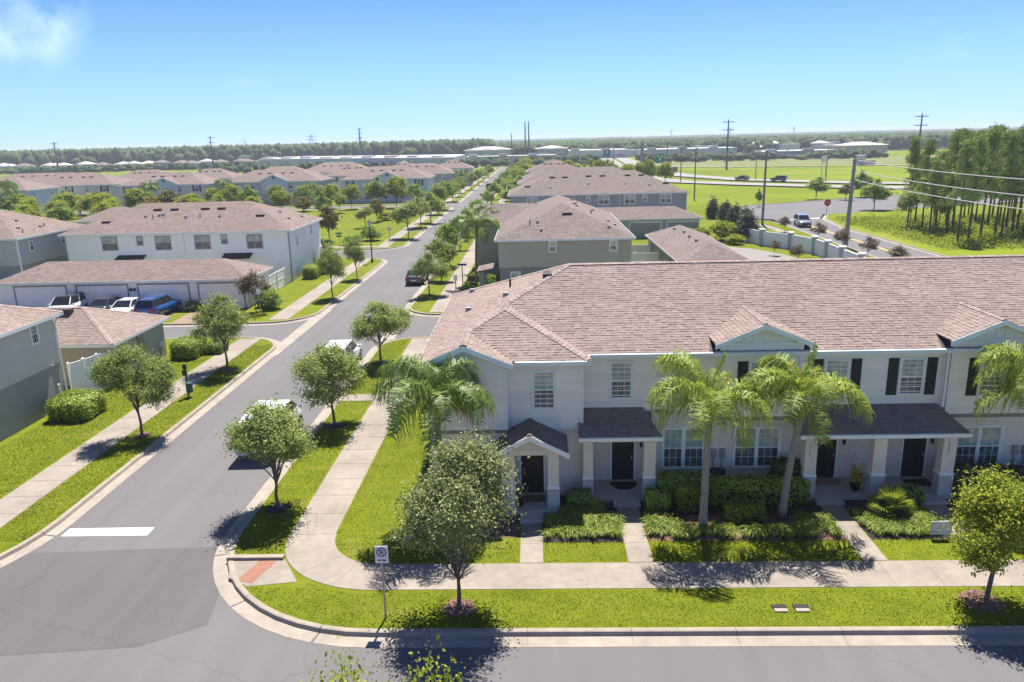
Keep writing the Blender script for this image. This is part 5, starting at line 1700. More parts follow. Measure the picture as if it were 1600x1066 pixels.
make_kit('oak_a', 4.4, 3.6, 151, 124, 0.052, LEAF_OAK, 0.95, cl=0.33)
make_kit('oak_b', 4.4, 3.6, 140, 124, 0.052, LEAF_OAK, 0.95, cl=0.34)
make_kit('oak_c', 4.4, 3.6, 166, 118, 0.052, LEAF_OAK, 0.95, cl=0.30)
make_kit('oak_d', 4.4, 3.6, 130, 118, 0.052, LEAF_OAK, 0.95, cl=0.30)
make_kit('oak_e', 4.4, 3.6, 151, 118, 0.052, LEAF_OAK, 0.95, cl=0.32)
make_kit('front', 5.3, 3.7, 210, 135, 0.046, mat('leaf_oak_soft', (0.20, 0.225, 0.085), 0.75, island=0.45, col2=(0.33, 0.36, 0.15), vscale=1.2, transl=0.25, tcol=(0.26, 0.30, 0.08), spec=0.1), 0.75, cl=0.42, nl=30)
make_kit('light', 4.2, 2.9, 150, 120, 0.047, LEAF_LT, 1.2, cl=0.33, lean=0.25, nl=22)
make_kit('wispy', 5.0, 2.6, 62, 46, 0.05, LEAF_LT, 1.2, cl=0.26, nl=60, trunk_r=0.05)
make_kit('oak_far_a', 4.6, 3.8, 70, 46, 0.13, LEAF_OAK, 1.3, cl=0.42)
make_kit('oak_far_c', 4.6, 3.8, 64, 46, 0.13, LEAF_OAK, 1.4, cl=0.42)
make_kit('oak_far_d', 4.6, 3.8, 74, 46, 0.13, LEAF_MID, 1.1, cl=0.40)
make_kit('oak_far_b', 4.6, 3.8, 70, 46, 0.13, LEAF_MID, 1.2, cl=0.42)
make_kit('light_far', 5.0, 4.2, 70, 46, 0.16, LEAF_LT, 1.0, cl=0.48)
make_kit('mid_far', 6.0, 4.4, 80, 46, 0.16, LEAF_MID, 1.0, cl=0.48)
make_kit('autumn_far', 4.0, 3.0, 60, 40, 0.15, LEAF_AUT, 0.9, cl=0.42)
make_kit('cone', 4.2, 2.7, 110, 60, 0.10, LEAF_DK, 0.15, shape='cone', cl=0.34)
make_kit('myrtle', 3.0, 2.4, 50, 50, 0.075, LEAF_MYRT, 0.7, cl=0.28, trunk_r=0.03)
make_kit('bush_far', 2.0, 2.6, 50, 46, 0.12, LEAF_MID, 0.05, cl=0.36)
make_kit('bush_lt', 2.0, 2.6, 50, 46, 0.12, LEAF_LT, 0.05, cl=0.36)


def tree(kit, x, y, h, w, label, name='oak_tree', group=None, z=0.0, rz=None, cat='tree'):
    cm, tm, h0, w0 = TREEKIT[kit]
    t = thing(name, label, cat, (x, y, z), group, random.uniform(0, 6.28) if rz is None else rz)
    t.scale = (w / w0, w / w0, h / h0)
    put('trunk', tm, None, t)
    put('crown', cm, None, t)
    return t


# verge trees, right side of the street
RT = [(-10.38, 27.44, 4.45, 3.8, 'oak_a'), (-10.43, 36.58, 4.3, 4.1, 'oak_b'), (-10.17, 47.79, 4.25, 4.3, 'oak_c'), (-9.96, 70.19, 4.1, 3.8, 'oak_d'), (-9.75, 78.23, 4.4, 3.2, 'oak_far_a'), (-9.84, 87.33, 5.0, 3.4, 'oak_far_b'), (-9.9, 101.0, 4.4, 3.0, 'oak_far_a'), (-10.0, 114.84, 4.4, 3.0, 'oak_far_a'), (-9.75, 133.0, 4.2, 3.2, 'oak_far_b'), (-9.7, 159.7, 4.0, 3.4, 'oak_far_a'), (-9.6, 187, 4.2, 3.8, 'oak_far_b'), (-9.2, 214, 4.3, 3.7, 'oak_far_a'), (-9.0, 243, 4.4, 4.0, 'oak_far_b'), (-8.8, 275, 4.6, 4.2, 'oak_far_a'), (-8.5, 310, 4.8, 4.4, 'oak_far_b')]
for i, (x, y, h, w, k) in enumerate(RT):
    k = {'oak_far_a': ('oak_far_a', 'oak_far_c')[i // 2 % 2], 'oak_far_b': ('oak_far_b', 'oak_far_d')[i // 2 % 2]}.get(k, k)
    tree(k, x, y, h, w, '%s oak tree from the camera in the right verge of the street' % ORD[i], group='oaks in the right verge')
LT = [(-19.99, 35.58, 4.75, 3.6, 'oak_e'), (-19.95, 46.72, 5.0, 4.2, 'oak_d'), (-19.01, 69.82, 4.7, 3.1, 'oak_a'), (-18.99, 79.97, 4.4, 2.6, 'oak_c'), (-19.0, 114.77, 5.5, 4.7, 'oak_far_a'), (-19.1, 128.5, 5.3, 4.8, 'oak_far_a'), (-18.4, 136.3, 5.5, 4.6, 'oak_far_b'), (-18.95, 152.1, 6.0, 4.7, 'oak_far_a'), (-18.8, 161.9, 5.8, 4.9, 'oak_far_b'), (-19.3, 184, 5.0, 4.4, 'oak_far_a'), (-19.3, 199, 5.2, 4.4, 'oak_far_b'), (-18.2, 226, 5.0, 4.2, 'oak_far_a'), (-17.8, 250, 4.8, 4.4, 'oak_far_b'), (-17.4, 270, 4.6, 4.4, 'oak_far_a'), (-17.2, 300, 4.8, 4.6, 'oak_far_b')]
for i, (x, y, h, w, k) in enumerate(LT):
    k = {'oak_far_a': ('oak_far_a', 'oak_far_c')[i // 2 % 2], 'oak_far_b': ('oak_far_b', 'oak_far_d')[i // 2 % 2]}.get(k, k)
    tree(k, x, y, h, w, '%s oak tree from the camera in the left verge of the street' % ORD[i], group='oaks in the left verge')
tree('front', -2.53, 20.72, 5.5, 3.75, 'large dense oak in the front verge before the first porch', rz=1.0)
tree('light', 13.6, 20.9, 4.25, 3.1, 'pale yellow-green leaning tree at the right edge of the front verge', name='street_tree', rz=0.4)
# tree tops rising from the near side of the front road
for i, (x, y, h, w) in enumerate(((-3.3, 10.5, 6.25, 1.9), (-1.75, 10.6, 6.2, 1.9), (5.75, 10.3, 5.5, 1.2), (6.95, 10.2, 5.6, 1.2))):
    tree('wispy', x, y, h, w, ['feathery tree top at the bottom edge left of centre', 'feathery tree top at the bottom edge below the large front oak', 'wispy twig tips at the bottom edge right of centre', 'wispy twig tips at the bottom right edge'][i], name='street_tree', rz=i * 1.7)
tree('myrtle', -24.2, 64.0, 3.6, 3.0, 'crepe myrtle with pink blossom in front of the fourth garage door', name='crepe_myrtle')
# park and belt trees
PK = [(-28.84, 130.3, 3.6, 3.2, 'oak_far_a'), (-28.6, 139.6, 4.2, 2.9, 'autumn_far'), (-30.3, 112.1, 5.4, 3.6, 'autumn_far'), (-33.4, 109.5, 4.2, 3.4, 'autumn_far'), (-39.8, 144.2, 5.4, 3.6, 'mid_far'), (-40.0, 168.6, 5.4, 4.4, 'light_far'), (-34.6, 170.5, 6.9, 5.0, 'mid_far'), (-30.3, 169.5, 7.0, 5.8, 'light_far'), (-40.5, 160.0, 4.2, 3.4, 'oak_far_a'), (-49.7, 166.3, 5.6, 4.8, 'oak_far_b'), (-56.5, 170.0, 5.6, 4.6, 'light_far'), (-49.6, 174.3, 5.8, 4.4, 'oak_far_a'), (-61.5, 166.0, 5.8, 5.0, 'mid_far'), (-45.0, 171.0, 5.5, 4.6, 'light_far'), (-66.5, 168, 6.0, 5.2, 'light_far'), (-53.5, 162.5, 4.8, 4.4, 'light_far'), (-26.5, 172.5, 5.0, 4.4, 'oak_far_b'), (-36.8, 176.0, 5.5, 4.4, 'light_far'), (-58, 158, 4.0, 4.6, 'light_far'), (-47.0, 156, 3.8, 4.0, 'autumn_far')]
for i, (x, y, h, w, k) in enumerate(PK):
    lab = {'oak_far_a': 'grey-green rounded tree', 'autumn_far': 'bronze-leaved small tree', 'mid_far': 'dark green tall tree', 'light_far': 'bright yellow-green tree', 'oak_far_b': 'mid green rounded tree'}[k]
    tree(k, x, y, h, w, '%s in and behind the park, %s from the camera' % (lab, ORD[i]), name='park_tree', group='park trees')
BELT = [(-112, 166, 5.2, 5.6, 'light_far'), (-107, 160, 4.6, 5.4, 'light_far'), (-104, 168, 5.6, 5.8, 'mid_far'), (-98, 160, 5.6, 6.2, 'light_far'), (-95, 152, 4.6, 5.6, 'light_far'), (-92, 164, 5.0, 5.8, 'mid_far'), (-97, 145, 4.2, 5.8, 'light_far'), (-88, 155, 5.6, 6.2, 'light_far'), (-84, 162, 6.0, 6.0, 'light_far'), (-88, 141, 4.6, 5.6, 'mid_far'), (-80, 168, 5.2, 5.4, 'autumn_far'), (-79, 158, 4.4, 5.2, 'autumn_far'), (-74, 164, 4.2, 5.4, 'light_far'), (-70, 172, 4.0, 5.6, 'light_far'), (-77, 150, 3.6, 4.8, 'mid_far'), (-91, 133, 4.0, 5.4, 'light_far'), (-84, 148, 3.6, 5.0, 'light_far'), (-104, 150, 4.8, 5.6, 'mid_far'), (-112, 154, 4.6, 5.6, 'light_far'), (-72, 157, 3.6, 4.6, 'light_far'), (-101, 137, 4.2, 5.2, 'light_far'), (-66, 160, 4.2, 4.6, 'mid_far')]
_r = random.Random(11)
for k in range(14):
    BELT.append((round(-118 + k * 4.1 + _r.uniform(-1, 1), 2), round(_r.uniform(140, 176), 1), _r.uniform(4.2, 6.2), _r.uniform(5, 6.6), _r.choice(('light_far', 'light_far', 'mid_far', 'autumn_far'))))
for i, (x, y, h, w, k) in enumerate(BELT):
    lab = {'autumn_far': 'bronze tree', 'mid_far': 'green tree', 'light_far': 'yellow-green tree'}[k]
    tree(k, x, y, h, w, '%s in the belt left of the park, %s counting from the left' % (lab, (['first'] + ORD[1:])[sorted([b[0] + b[1] * .001 for b in BELT]).index(x + y * .001)]), name='belt_tree', group='tree belt left of the park')
# dark cone evergreens and plot trees on the right
for i, (x, y, h, w) in enumerate(((28.6, 103.5, 4.45, 3.5), (30.6, 112.0, 4.3, 3.2), (30.75, 119.1, 4.1, 2.9), (31.0, 126.0, 4.0, 2.8), (30.6, 133.0, 4.1, 2.7))):
    tree('cone', x, y, h, w, 'dark cone-shaped evergreen, %s of five beside the service lane' % ORD[i], name='evergreen', group='evergreens by the lane')
for (x, y, h, w, k, lab) in ((61.9, 172, 4.6, 6.0, 'mid_far', 'round dark tree on the green plot before the highway'), (44.6, 155, 3.5, 1.7, 'mid_far', 'thin sapling on the green plot by the pole'), (61.8, 142.3, 5.7, 6.0, 'mid_far', 'wide dark tree beside the crossroads near the pines'), (71.9, 172.7, 5.8, 5.2, 'mid_far', 'tall dark tree behind the wide crossroads tree'), (66, 166, 3.4, 3.0, 'autumn_far', 'small bronze tree by the crossroads')):
    tree(k, x, y, h, w, lab, name='plot_tree', z=-0.1)
# bushes along lanes
BU = [(25.5, 104.5, 2.6, 4.2, 'bush_lt'), (23.0, 106.5, 1.6, 3.0, 'bush_lt'), (26.2, 100.8, 1.3, 3.0, 'bush_lt'), (-29.0, 104.5, 1.6, 3.2, 'bush_far'), (-33.5, 104.2, 1.8, 3.8, 'bush_far'), (-26.0, 108.5, 1.4, 3.0, 'bush_far'), (-24.2, 112.5, 2.2, 3.4, 'bush_far'), (-23.8, 84.2, 1.5, 2.6, 'bush_far'), (-24.3, 88.0, 1.6, 3.0, 'bush_lt'), (-23.2, 65.5, 1.6, 2.0, 'bush_far'), (-30.3, 65.3, 0.9, 1.6, 'bush_far'), (-48.6, 64.9, 0.8, 2.2, 'bush_lt'), (-27.5, 142, 1.4, 3.4, 'bush_lt'), (-25, 146, 1.2, 3.0, 'bush_lt'), (-6.3, 72.0, 0.9, 1.8, 'bush_far'), (-4.6, 74.5, 1.1, 2.0, 'bush_far'), (-6.0, 78.0, 1.0, 2.2, 'bush_lt'), (32.5, 124.0, 1.0, 2.5, 'bush_lt'), (24.3, 136.5, 1.6, 2.0, 'bush_far')]
for i, (x, y, h, w, k) in enumerate(BU):
    tree(k, x, y, h, w, '%s bush in the middle distance, %s from the camera' % ('yellow-green' if k == 'bush_lt' else 'green', ORD[sorted([b[1] for b in BU]).index(y)]), name='bush', group='bushes in the middle distance', cat='bush')
for i, (x, y, h) in enumerate(((36.2, 112, 2.3), (37.0, 101.0, 2.6), (37.3, 93.5, 2.7), (37.2, 86.0, 2.6), (37.1, 78.5, 2.6), (28.8, 84.0, 2.2), (28.2, 90.5, 1.8))):
    tree('myrtle', x, y, h, h * 0.85, 'small bronze crepe myrtle along the curved wall, %s from the far end' % ORD[i], name='crepe_myrtle', group='crepe myrtles along the wall')

# trees across the street right behind far houses
for i in range(26):
    y = 165 + i * 9 + random.uniform(-3, 3)
    x = -5.2 + random.uniform(-1.5, 2.5)
    tree(random.choice(('light_far', 'mid_far', 'light_far')), x, y, random.uniform(4, 6.5), random.uniform(4, 6.5), 'bushy green tree in the thicket along the right of the street, %s from the camera' % ORD[i], name='thicket_tree', group='thicket along the street')
for i in range(16):
    x = 4 + i * 2.2; y = 226 + random.uniform(-6, 8)
    tree(random.choice(('light_far', 'mid_far')), x, y, random.uniform(6, 8.2), random.uniform(4, 6), 'green tree behind the far right roofs, %s from the left' % ORD[i], name='thicket_tree', group='trees behind the far right roofs')

# pines with bare stems
def pine_kit(key):
    mb = MB()
    h = 13.5
    pts = [(0, 0, -0.1), (0.05, 0.02, 3), (0.0, 0.08, 6.5), (0.1, 0.0, 10), (0.08, 0.0, h - 0.3)]
    mb.tube(pts, [0.17, 0.13, 0.11, 0.08, 0.02], 7)
    cc = []
    for k in range(46):
        z = random.uniform(5.2, h)
        r = (1.7 * (1 - ((z - 5.2) / 8.4) ** 1.3) + 0.18) * random.uniform(0.3, 1.0)
        a = random.uniform(0, 6.28)
        c = Vector((r * math.cos(a), r * math.sin(a), z + 0.25 * r))
        cc.append(tuple(c))
        mb.tube([(0.04, 0, z - 0.2), Vector((c.x * .6, c.y * .6, z)), c], [0.035, 0.025, 0.008], 4, cap=False)
    tm = mb.mesh('trunk', smooth=True)
    tm.materials.append(BARK_PINE)
    cc = np.array(cc)
    per = 95
    ids = np.repeat(np.arange(len(cc)), per)
    N = len(ids)
    pos = cc[ids] + rng.normal(size=(N, 3)) * np.array([0.34, 0.34, 0.24])
    nrm = rng.normal(size=(N, 3)) * np.array([1, 1, 0.4])
    v = leaf_quads(pos, nrm, 0.19, 0.30)
    TREEKIT[key] = (npmesh('crown', v, 4, LEAF_PINE), tm, h, 3.6)


pine_kit('pine_a'); pine_kit('pine_b'); pine_kit('pine_c')
PINES = [(55.6, 116.1), (59.0, 114.6), (53.8, 105.9), (54.9, 110.3), (60.4, 114.3), (60.0, 111.8), (53.3, 97.8), (55.5, 99.4), (68.6, 125.0), (58.2, 101.6), (67.1, 115.7), (61.8, 104.5), (72.6, 124.2), (61.0, 101.8), (68.1, 114.6), (65.4, 108.4), (64.2, 104.9), (66.4, 107.5), (63.5, 101.4), (66.9, 118.6), (76.8, 126.5), (80.6, 130.1), (67.7, 121.2), (70.4, 112.4), (57.2, 108.0), (63.0, 119.5), (72.0, 118.0), (75.5, 114.0), (69.0, 104.0), (73.0, 107.0), (77.0, 119.0), (80.0, 123.0), (58.3, 119.5), (71.5, 129.0), (83.5, 126.0), (66.5, 99.0), (70.0, 98.5)]
PINES.sort(key=lambda p: p[0] / p[1])
for i, (x, y) in enumerate(PINES):
    k = random.choice(('pine_a', 'pine_b', 'pine_c'))
    near = y < 106
    tree(k, x, y, random.uniform(12.2, 14.0) if i > 5 else random.uniform(9.5, 12.8), random.uniform(2.9, 4.1), 'tall bare-stemmed pine, %s from the left in the right hand grove' % (ORD[i] if i else 'first'), name='pine_tree', group='pine grove', z=-0.05)
for i, (x, y) in enumerate(((55.5, 108.5), (57.5, 111.0), (54.5, 113.0))):
    tree('oak_far_a', x, y, 6.5, 4.2, 'dark broadleaf tree at the left foot of the pine grove, %s from the camera' % ORD[i], name='understorey_tree', group='understorey trees', z=-0.05)
# rough undergrowth below the pines
N = 2600
c = np.stack([rng.uniform(49, 92, N), rng.uniform(92, 128, N), np.zeros(N)], 1)
per = 14
pos = np.repeat(c, per, 0) + rng.normal(size=(N * per, 3)) * np.array([0.5, 0.5, 0.22]) + np.array([0, 0, 0.25])
v = leaf_quads(pos, rng.normal(size=(N * per, 3)) + np.array([0, 0, 0.6]), 0.16, 0.5)
o = put('undergrowth', npmesh('undergrowth', v, 4, LEAF_LT), None)
tag(o, 'rough green undergrowth beneath the pine grove', 'undergrowth', kind='stuff')


# ---- hedges and shrubs near the houses: leafy boxes and balls
def hedge(x0, x1, y0, y1, h, label, m=None, n=None, round_=0.25, name='hedge', group=None, leaf=0.055, cat='hedge'):
    m = m or LEAF_HEDGE
    vol = (x1 - x0) * (y1 - y0) + (x1 - x0 + y1 - y0) * 2 * h
    n = n or int(vol * 620)
    p = rng.uniform(-1, 1, (n * 2, 3))
    # superellipsoid shell
    s = (np.abs(p) ** 5).sum(1) ** 0.2
    p = p / s[:, None] * rng.uniform(0.86, 1.06, len(p))[:, None]
    p = p[:n]
    bumps = 1 + 0.07 * np.sin(p[:, 0] * 7 * (x1 - x0)) * np.sin(p[:, 1] * 5 + 1)
    L = np.array([(x1 - x0) / 2, (y1 - y0) / 2, h / 2])
    nr = p + rng.normal(size=p.shape) * 0.6 + np.array([0, 0, 0.25])
    pos = p * L * bumps[:, None] + rng.normal(size=p.shape) * 0.035 + np.array([0, 0, h / 2])
    v = leaf_quads(pos, nr, leaf, 0.6)
    t = thing(name, label, cat, ((x0 + x1) / 2, (y0 + y1) / 2, 0), group)
    put('foliage', npmesh('foliage', v, 4, m), None, t)
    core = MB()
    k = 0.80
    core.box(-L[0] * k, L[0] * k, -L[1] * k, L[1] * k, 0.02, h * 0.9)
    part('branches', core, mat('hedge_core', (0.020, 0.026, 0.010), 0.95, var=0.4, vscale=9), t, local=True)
    return t


hedge(-26.2, -23.9, 37.5, 39.9, 1.15, 'clipped yellow-green hedge at the foot of the grey-green house')
hedge(-25.0, -23.2, 49.3, 51.6, 1.2, 'square yellow-green hedge by the small hipped garage')
hedge(-23.1, -21.9, 50.6, 52.2, 0.7, 'low dark hedge between garage hedge and left pavement', m=LEAF_MID)
hedge(-25.0, -23.5, 80.3, 82.6, 1.3, 'square hedge at the corner of the white townhouse')
hedge(-24.9, -23.6, 66.0, 68.0, 1.5, 'hedge beside the end of the four-door garage')
hedge(-4.85, -4.15, 25.6, 34.0, 0.95, 'dark hedge along the left side of the big townhouse')
hedge(-3.9, -1.6, 27.0, 27.75, 0.9, 'low hedge under the window left of the first porch')
hedge(4.7, 6.6, 27.3, 28.2, 1.15, 'dark clipped hedge under the left double window', m=LEAF_MID)
hedge(6.6, 10.35, 27.1, 27.95, 1.05, 'long clipped hedge under the middle double window')
hedge(9.4, 10.5, 28.0, 28.9, 1.35, 'dark tall hedge beside the third porch pillar', m=LEAF_DK)
hedge(5.35, 6.45, 26.75, 27.4, 1.0, 'bright hedge block left of the near palm stem', m=LEAF_LT)
hedge(6.95, 8.35, 25.75, 26.5, 0.72, 'low bright hedge between the two palm stems', m=LEAF_LT)
hedge(4.15, 5.0, 26.75, 27.6, 0.72, 'round shrub right of the second front walk')
hedge(1.15, 2.05, 27.05, 27.8, 0.62, 'round olive shrub right of the first porch', m=LEAF_MID, name='shrub', cat='shrub')
hedge(13.35, 14.7, 26.9, 27.65, 0.72, 'round clipped shrub before the middle porch pillar', m=LEAF_MID, name='shrub', cat='shrub')
hedge(16.2, 18.3, 27.5, 28.5, 1.2, 'dark hedge under the rightmost double window', m=LEAF_DK)
hedge(18.4, 21.0, 27.3, 28.3, 1.1, 'dark hedge behind the pale leaning tree', m=LEAF_DK)


# ---- grassy border plants
def blades_mesh(name, centres, per, length, width, m, spread, up=0.8):
    n = len(centres) * per
    c = np.repeat(centres, per, 0) + rng.normal(size=(n, 3)) * np.array([0.05, 0.05, 0])
    a = rng.uniform(0, 2 * np.pi, n)
    d = np.stack([np.cos(a), np.sin(a), np.zeros(n)], 1)
    s = np.stack([-np.sin(a), np.cos(a), np.zeros(n)], 1) * (width / 2)
    L = length * rng.uniform(0.6, 1.25, n)[:, None]
    sp = spread * rng.uniform(0.3, 1.2, n)[:, None]
    m1 = c + d * L * sp * 0.45 + np.array([0, 0, 1.0]) * L * up
    m2 = c + d * L * sp * 1.1 + np.array([0, 0, 1.0]) * L * up * 0.75
    q1 = np.stack([c - s, c + s, m1 + s, m1 - s], 1)
    q2 = np.stack([m1 - s, m1 + s, m2 + s * .15, m2 - s * .15], 1)
    v = np.concatenate([q1, q2], 1).reshape(-1, 3)
    return npmesh(name, v, 4, m)


def liriope(x0, x1, y0, y1, label, dens=26, length=0.36):
    n = int((x1 - x0) * (y1 - y0) * dens)
    c = np.stack([rng.uniform(x0, x1, n), rng.uniform(y0, y1, n), np.zeros(n)], 1)
    o = put('border_grass', blades_mesh('border_grass', c, 34, length, 0.022, LIRIOPE, 0.9), None)
    tag(o, label, 'border grass', kind='stuff')


liriope(0.28, 2.95, 24.85, 26.35, 'thick tufted border grass between the first two front walks')
liriope(0.9, 2.4, 26.35, 27.0, 'sparse tufted grass before the round olive shrub', dens=14)
liriope(4.0, 10.8, 24.8, 25.35, 'long strip of tufted border grass below the two palms')
liriope(4.0, 5.0, 25.3, 26.3, 'tufted border grass by the second front walk')
liriope(9.6, 10.75, 25.3, 26.2, 'tufted border grass by the third front walk')
liriope(11.9, 14.6, 24.85, 25.7, 'tufted border grass before the fan palm')
liriope(11.85, 12.6, 25.6, 26.5, 'tufted border grass left of the fan palm')
liriope(13.7, 14.6, 25.6, 26.7, 'tufted border grass right of the fan palm')


# ---- mown grass blades near the camera
def lawn_blades(rects, dens, excl, label, h=0.034, wd=0.013):
    P_ = []
    for (x0, x1, y0, y1) in rects:
        n = int((x1 - x0) * (y1 - y0) * dens)
        P_.append(np.stack([rng.uniform(x0, x1, n), rng.uniform(y0, y1, n), np.zeros(n)], 1))
    c = np.concatenate(P_)
    keep = np.ones(len(c), bool)
    for f in excl:
        keep &= ~f(c)
    c = c[keep]
    n = len(c)
    a = rng.uniform(0, 2 * np.pi, n)
    s = np.stack([-np.sin(a), np.cos(a), np.zeros(n)], 1) * wd
    tip = c + np.stack([np.cos(a), np.sin(a), np.zeros(n)], 1) * (rng.uniform(0, 0.05, n)[:, None]) + np.array([0, 0, 1]) * (h * rng.uniform(0.5, 1.4, n))[:, None]
    v = np.stack([c - s, c + s, tip], 1).reshape(-1, 3)
    o = put('lawn_grass', npmesh('lawn_grass', v, 3, GRASSB), None)
    tag(o, label, 'grass', kind='stuff')


circ = lambda x, y, r: (lambda c: (c[:, 0] - x) ** 2 + (c[:, 1] - y) ** 2 < r * r)
outside_corner = lambda c: ((c[:, 0] < -4.98) & (c[:, 1] < 25.86) & ((c[:, 0] + 4.98) ** 2 + (c[:, 1] - 25.86) ** 2 > 6.15 ** 2))
in_walk = lambda c: ((c[:, 1] > 21.62) & (c[:, 1] < 23.3) & (c[:, 0] > -5.5)) | ((c[:, 0] > -9.33) & (c[:, 0] < -7.5) & (c[:, 1] > 25.3)) | ((c[:, 0] < -5.4) & (c[:, 1] < 25.4) & (np.hypot(c[:, 0] + 5.4, c[:, 1] - 25.35) > 2.06) & (np.hypot(c[:, 0] + 5.4, c[:, 1] - 25.35) < 3.9))
ramp = lambda c: (c[:, 0] < -7.7) & (c[:, 1] > 21.9) & (c[:, 1] < 23.85) & (c[:, 0] > -11)
walks = lambda c: ((c[:, 0] > -0.72) & (c[:, 0] < 0.15)) | ((c[:, 0] > 2.98) & (c[:, 0] < 3.9)) | ((c[:, 0] > 10.84) & (c[:, 0] < 11.74)) | ((c[:, 0] > 14.7) & (c[:, 0] < 15.65))
walks2 = lambda c: walks(c) & (c[:, 1] > 23.2)
EX = [outside_corner, in_walk, ramp, walks2, circ(-2.53, 20.72, .5), circ(13.49, 20.9, .55), circ(-10.38, 27.44, .45), circ(-10.43, 36.58, .5), circ(-10.17, 47.8, .45)]
lawn_blades([(-11.1, 19.5, 19.7, 21.7)], 330, EX, 'mown grass of the front verge')
lawn_blades([(-11.12, -9.2, 23.8, 40), (-11.1, 14.7, 21.7, 24.7)], 300, EX, 'mown grass around the corner and before the beds')
lawn_blades([(-7.5, -4.9, 24.5, 40)], 260, EX, 'mown grass strip between the pavement and the big townhouse')
lawn_blades([(-11.1, -9.2, 40, 54)], 220, EX, 'mown grass further along the right verge', h=0.038, wd=0.02)
lawn_blades([(-20.7, -19.0, 25, 53)], 260, [circ(-19.99, 35.58, .4)], 'mown grass of the left verge', h=0.038, wd=0.02)
lawn_blades([(-26.3, -22.5, 28, 54)], 200, [lambda c: (c[:, 0] < -25.6) & (c[:, 1] > 43)], 'mown grass beside the grey-green house', h=0.038, wd=0.022)
# loose mulch chips in the beds
n = 5200
c = np.stack([rng.uniform(3.95, 10.8, n), rng.uniform(25.2, 26.55, n), rng.uniform(0.012, 0.035, n)], 1)
v = leaf_quads(c, rng.normal(size=(n, 3)) * .5 + np.array([0, 0, 1]), 0.045, 0.4)
o = put('mulch_chips', npmesh('mulch_chips', v, 4, mat('mulch_chip', (0.26, 0.14, 0.10), 0.95, island=0.5, var=0.2)), None)
tag(o, 'loose reddish bark chips in the bed below the palms', 'mulch', kind='stuff')


# ---- palms
def frond_mesh(L, a0, bend, n=54, droop=1.25, leaf=0.84, w=0.040, m=None, twist=0.0):
    mb = MB()
    pts = []
    p = Vector((0, 0, 0))
    st = 22
    for k in range(st + 1):
        t = k / st
        a = a0 - bend * t ** 1.25
        pts.append(Vector(p))
        p = p + Vector((math.cos(a), 0, math.sin(a))) * (L / st)
    mb.tube(pts[::3] + [pts[-1]], [0.028, 0.024, 0.020, 0.017, 0.014, 0.011, 0.009, 0.006, 0.004][:len(pts[::3]) + 1], 5)
    for k in range(n):
        t = 0.10 + 0.90 * k / (n - 1)
        f = t * st
        i = min(int(f), st - 1)
        q = pts[i].lerp(pts[i + 1], f - i)
        tg = (pts[i + 1] - pts[i]).normalized()
        ll = leaf * (0.55 + 0.75 * math.sin(math.pi * min(1, t * 0.92 + 0.06))) * random.uniform(0.8, 1.15)
        for s in (-1, 1):
            side = Vector((0, s, 0))
            d1 = (side * 0.85 + tg * 0.45 + Vector((random.uniform(-.3, .3), 0, 0.25 + random.uniform(-.45, .45)))).normalized()
            d2 = (d1 * random.uniform(.2, .7) + Vector((random.uniform(-.2, .2), 0, -droop * random.uniform(.6, 1.1))) + tg * random.uniform(0, .4)).normalized()
            m1 = q + d1 * ll * 0.36
            m2 = m1 + d2 * ll * 0.64
            wv = tg * (w / 2)
            b = len(mb.v)
            mb.v += [tuple(q - wv), tuple(q + wv), tuple(m1 + wv), tuple(m1 - wv), tuple(m2 + wv * .2), tuple(m2 - wv * .2)]
            mb.f += [(b, b + 1, b + 2, b + 3), (b + 3, b + 2, b + 4, b + 5)]
    me = mb.mesh('frond')
    me.materials.append(m or FROND)
    return me


FR = {}
for key, m_ in (('y', FROND), ('g', FROND_DK)):
    FR[key] = [frond_mesh(2.7, 1.3, 2.3, m=m_), frond_mesh(2.7, 1.0, 2.3, m=m_), frond_mesh(2.55, 0.7, 2.1, m=m_), frond_mesh(2.3, 0.2, 1.7, m=m_), frond_mesh(1.9, 1.5, 0.4, m=m_, leaf=0.42)]
FR_DEAD = frond_mesh(1.9, 0.2, 1.8, n=34, m=FROND_DEAD)


def palm(x, y, z_crown, label, key='y', lean=(0, 0), n=19, scale=1.0, dead=None, seed=1, rad=0.13):
    r_ = random.Random(seed)
    t = thing('palm_tree', label, 'palm', (x, y, 0), 'queen palms')
    top = Vector((lean[0], lean[1], z_crown))
    mb = MB()
    pts = [Vector((0, 0, -0.05))]
    for k in range(1, 7):
        f = k / 6
        pts.append(Vector((top.x * f ** 1.6, top.y * f ** 1.6, (z_crown - 0.55) * f)))
    mb.tube(pts, [rad * 1.5, rad * 1.12, rad * 1.05, rad, rad * .95, rad * .9, rad * 1.1], 10)
    part('trunk', mb, BARK_PALM, t, local=True, smooth=True)
    part('crownshaft', MB().tube([pts[-1], top + Vector((0, 0, -.1)), top + Vector((0, 0, .25))], [rad * 1.25, rad * 0.95, rad * 0.4], 9), mat('crownshaft', (0.30, 0.22, 0.13), 0.8, var=0.2, vscale=8), t, local=True, smooth=True)
    for k in range(n):
        tier = [0, 0, 1, 1, 1, 2, 2, 2, 2, 3, 3, 3, 1, 2, 0, 3][k % 16]
        if k == 0: tier = 4
        me = FR[key][tier]
        if dead is not None and k in (10,):
            me = FR_DEAD
        o = put('frond', me, None, t)
        a = k * 2.399 + r_.uniform(-.25, .25)
        if dead is not None and k == 10: a = dead
        o.rotation_euler = (r_.uniform(-.12, .12), r_.uniform(-.1, .1), a)
        o.location = top + Vector((0, 0, 0.05 + 0.1 * (3 - min(tier, 3))))
        s = scale * r_.uniform(0.9, 1.1)
        o.scale = (s, s, s)
    return t


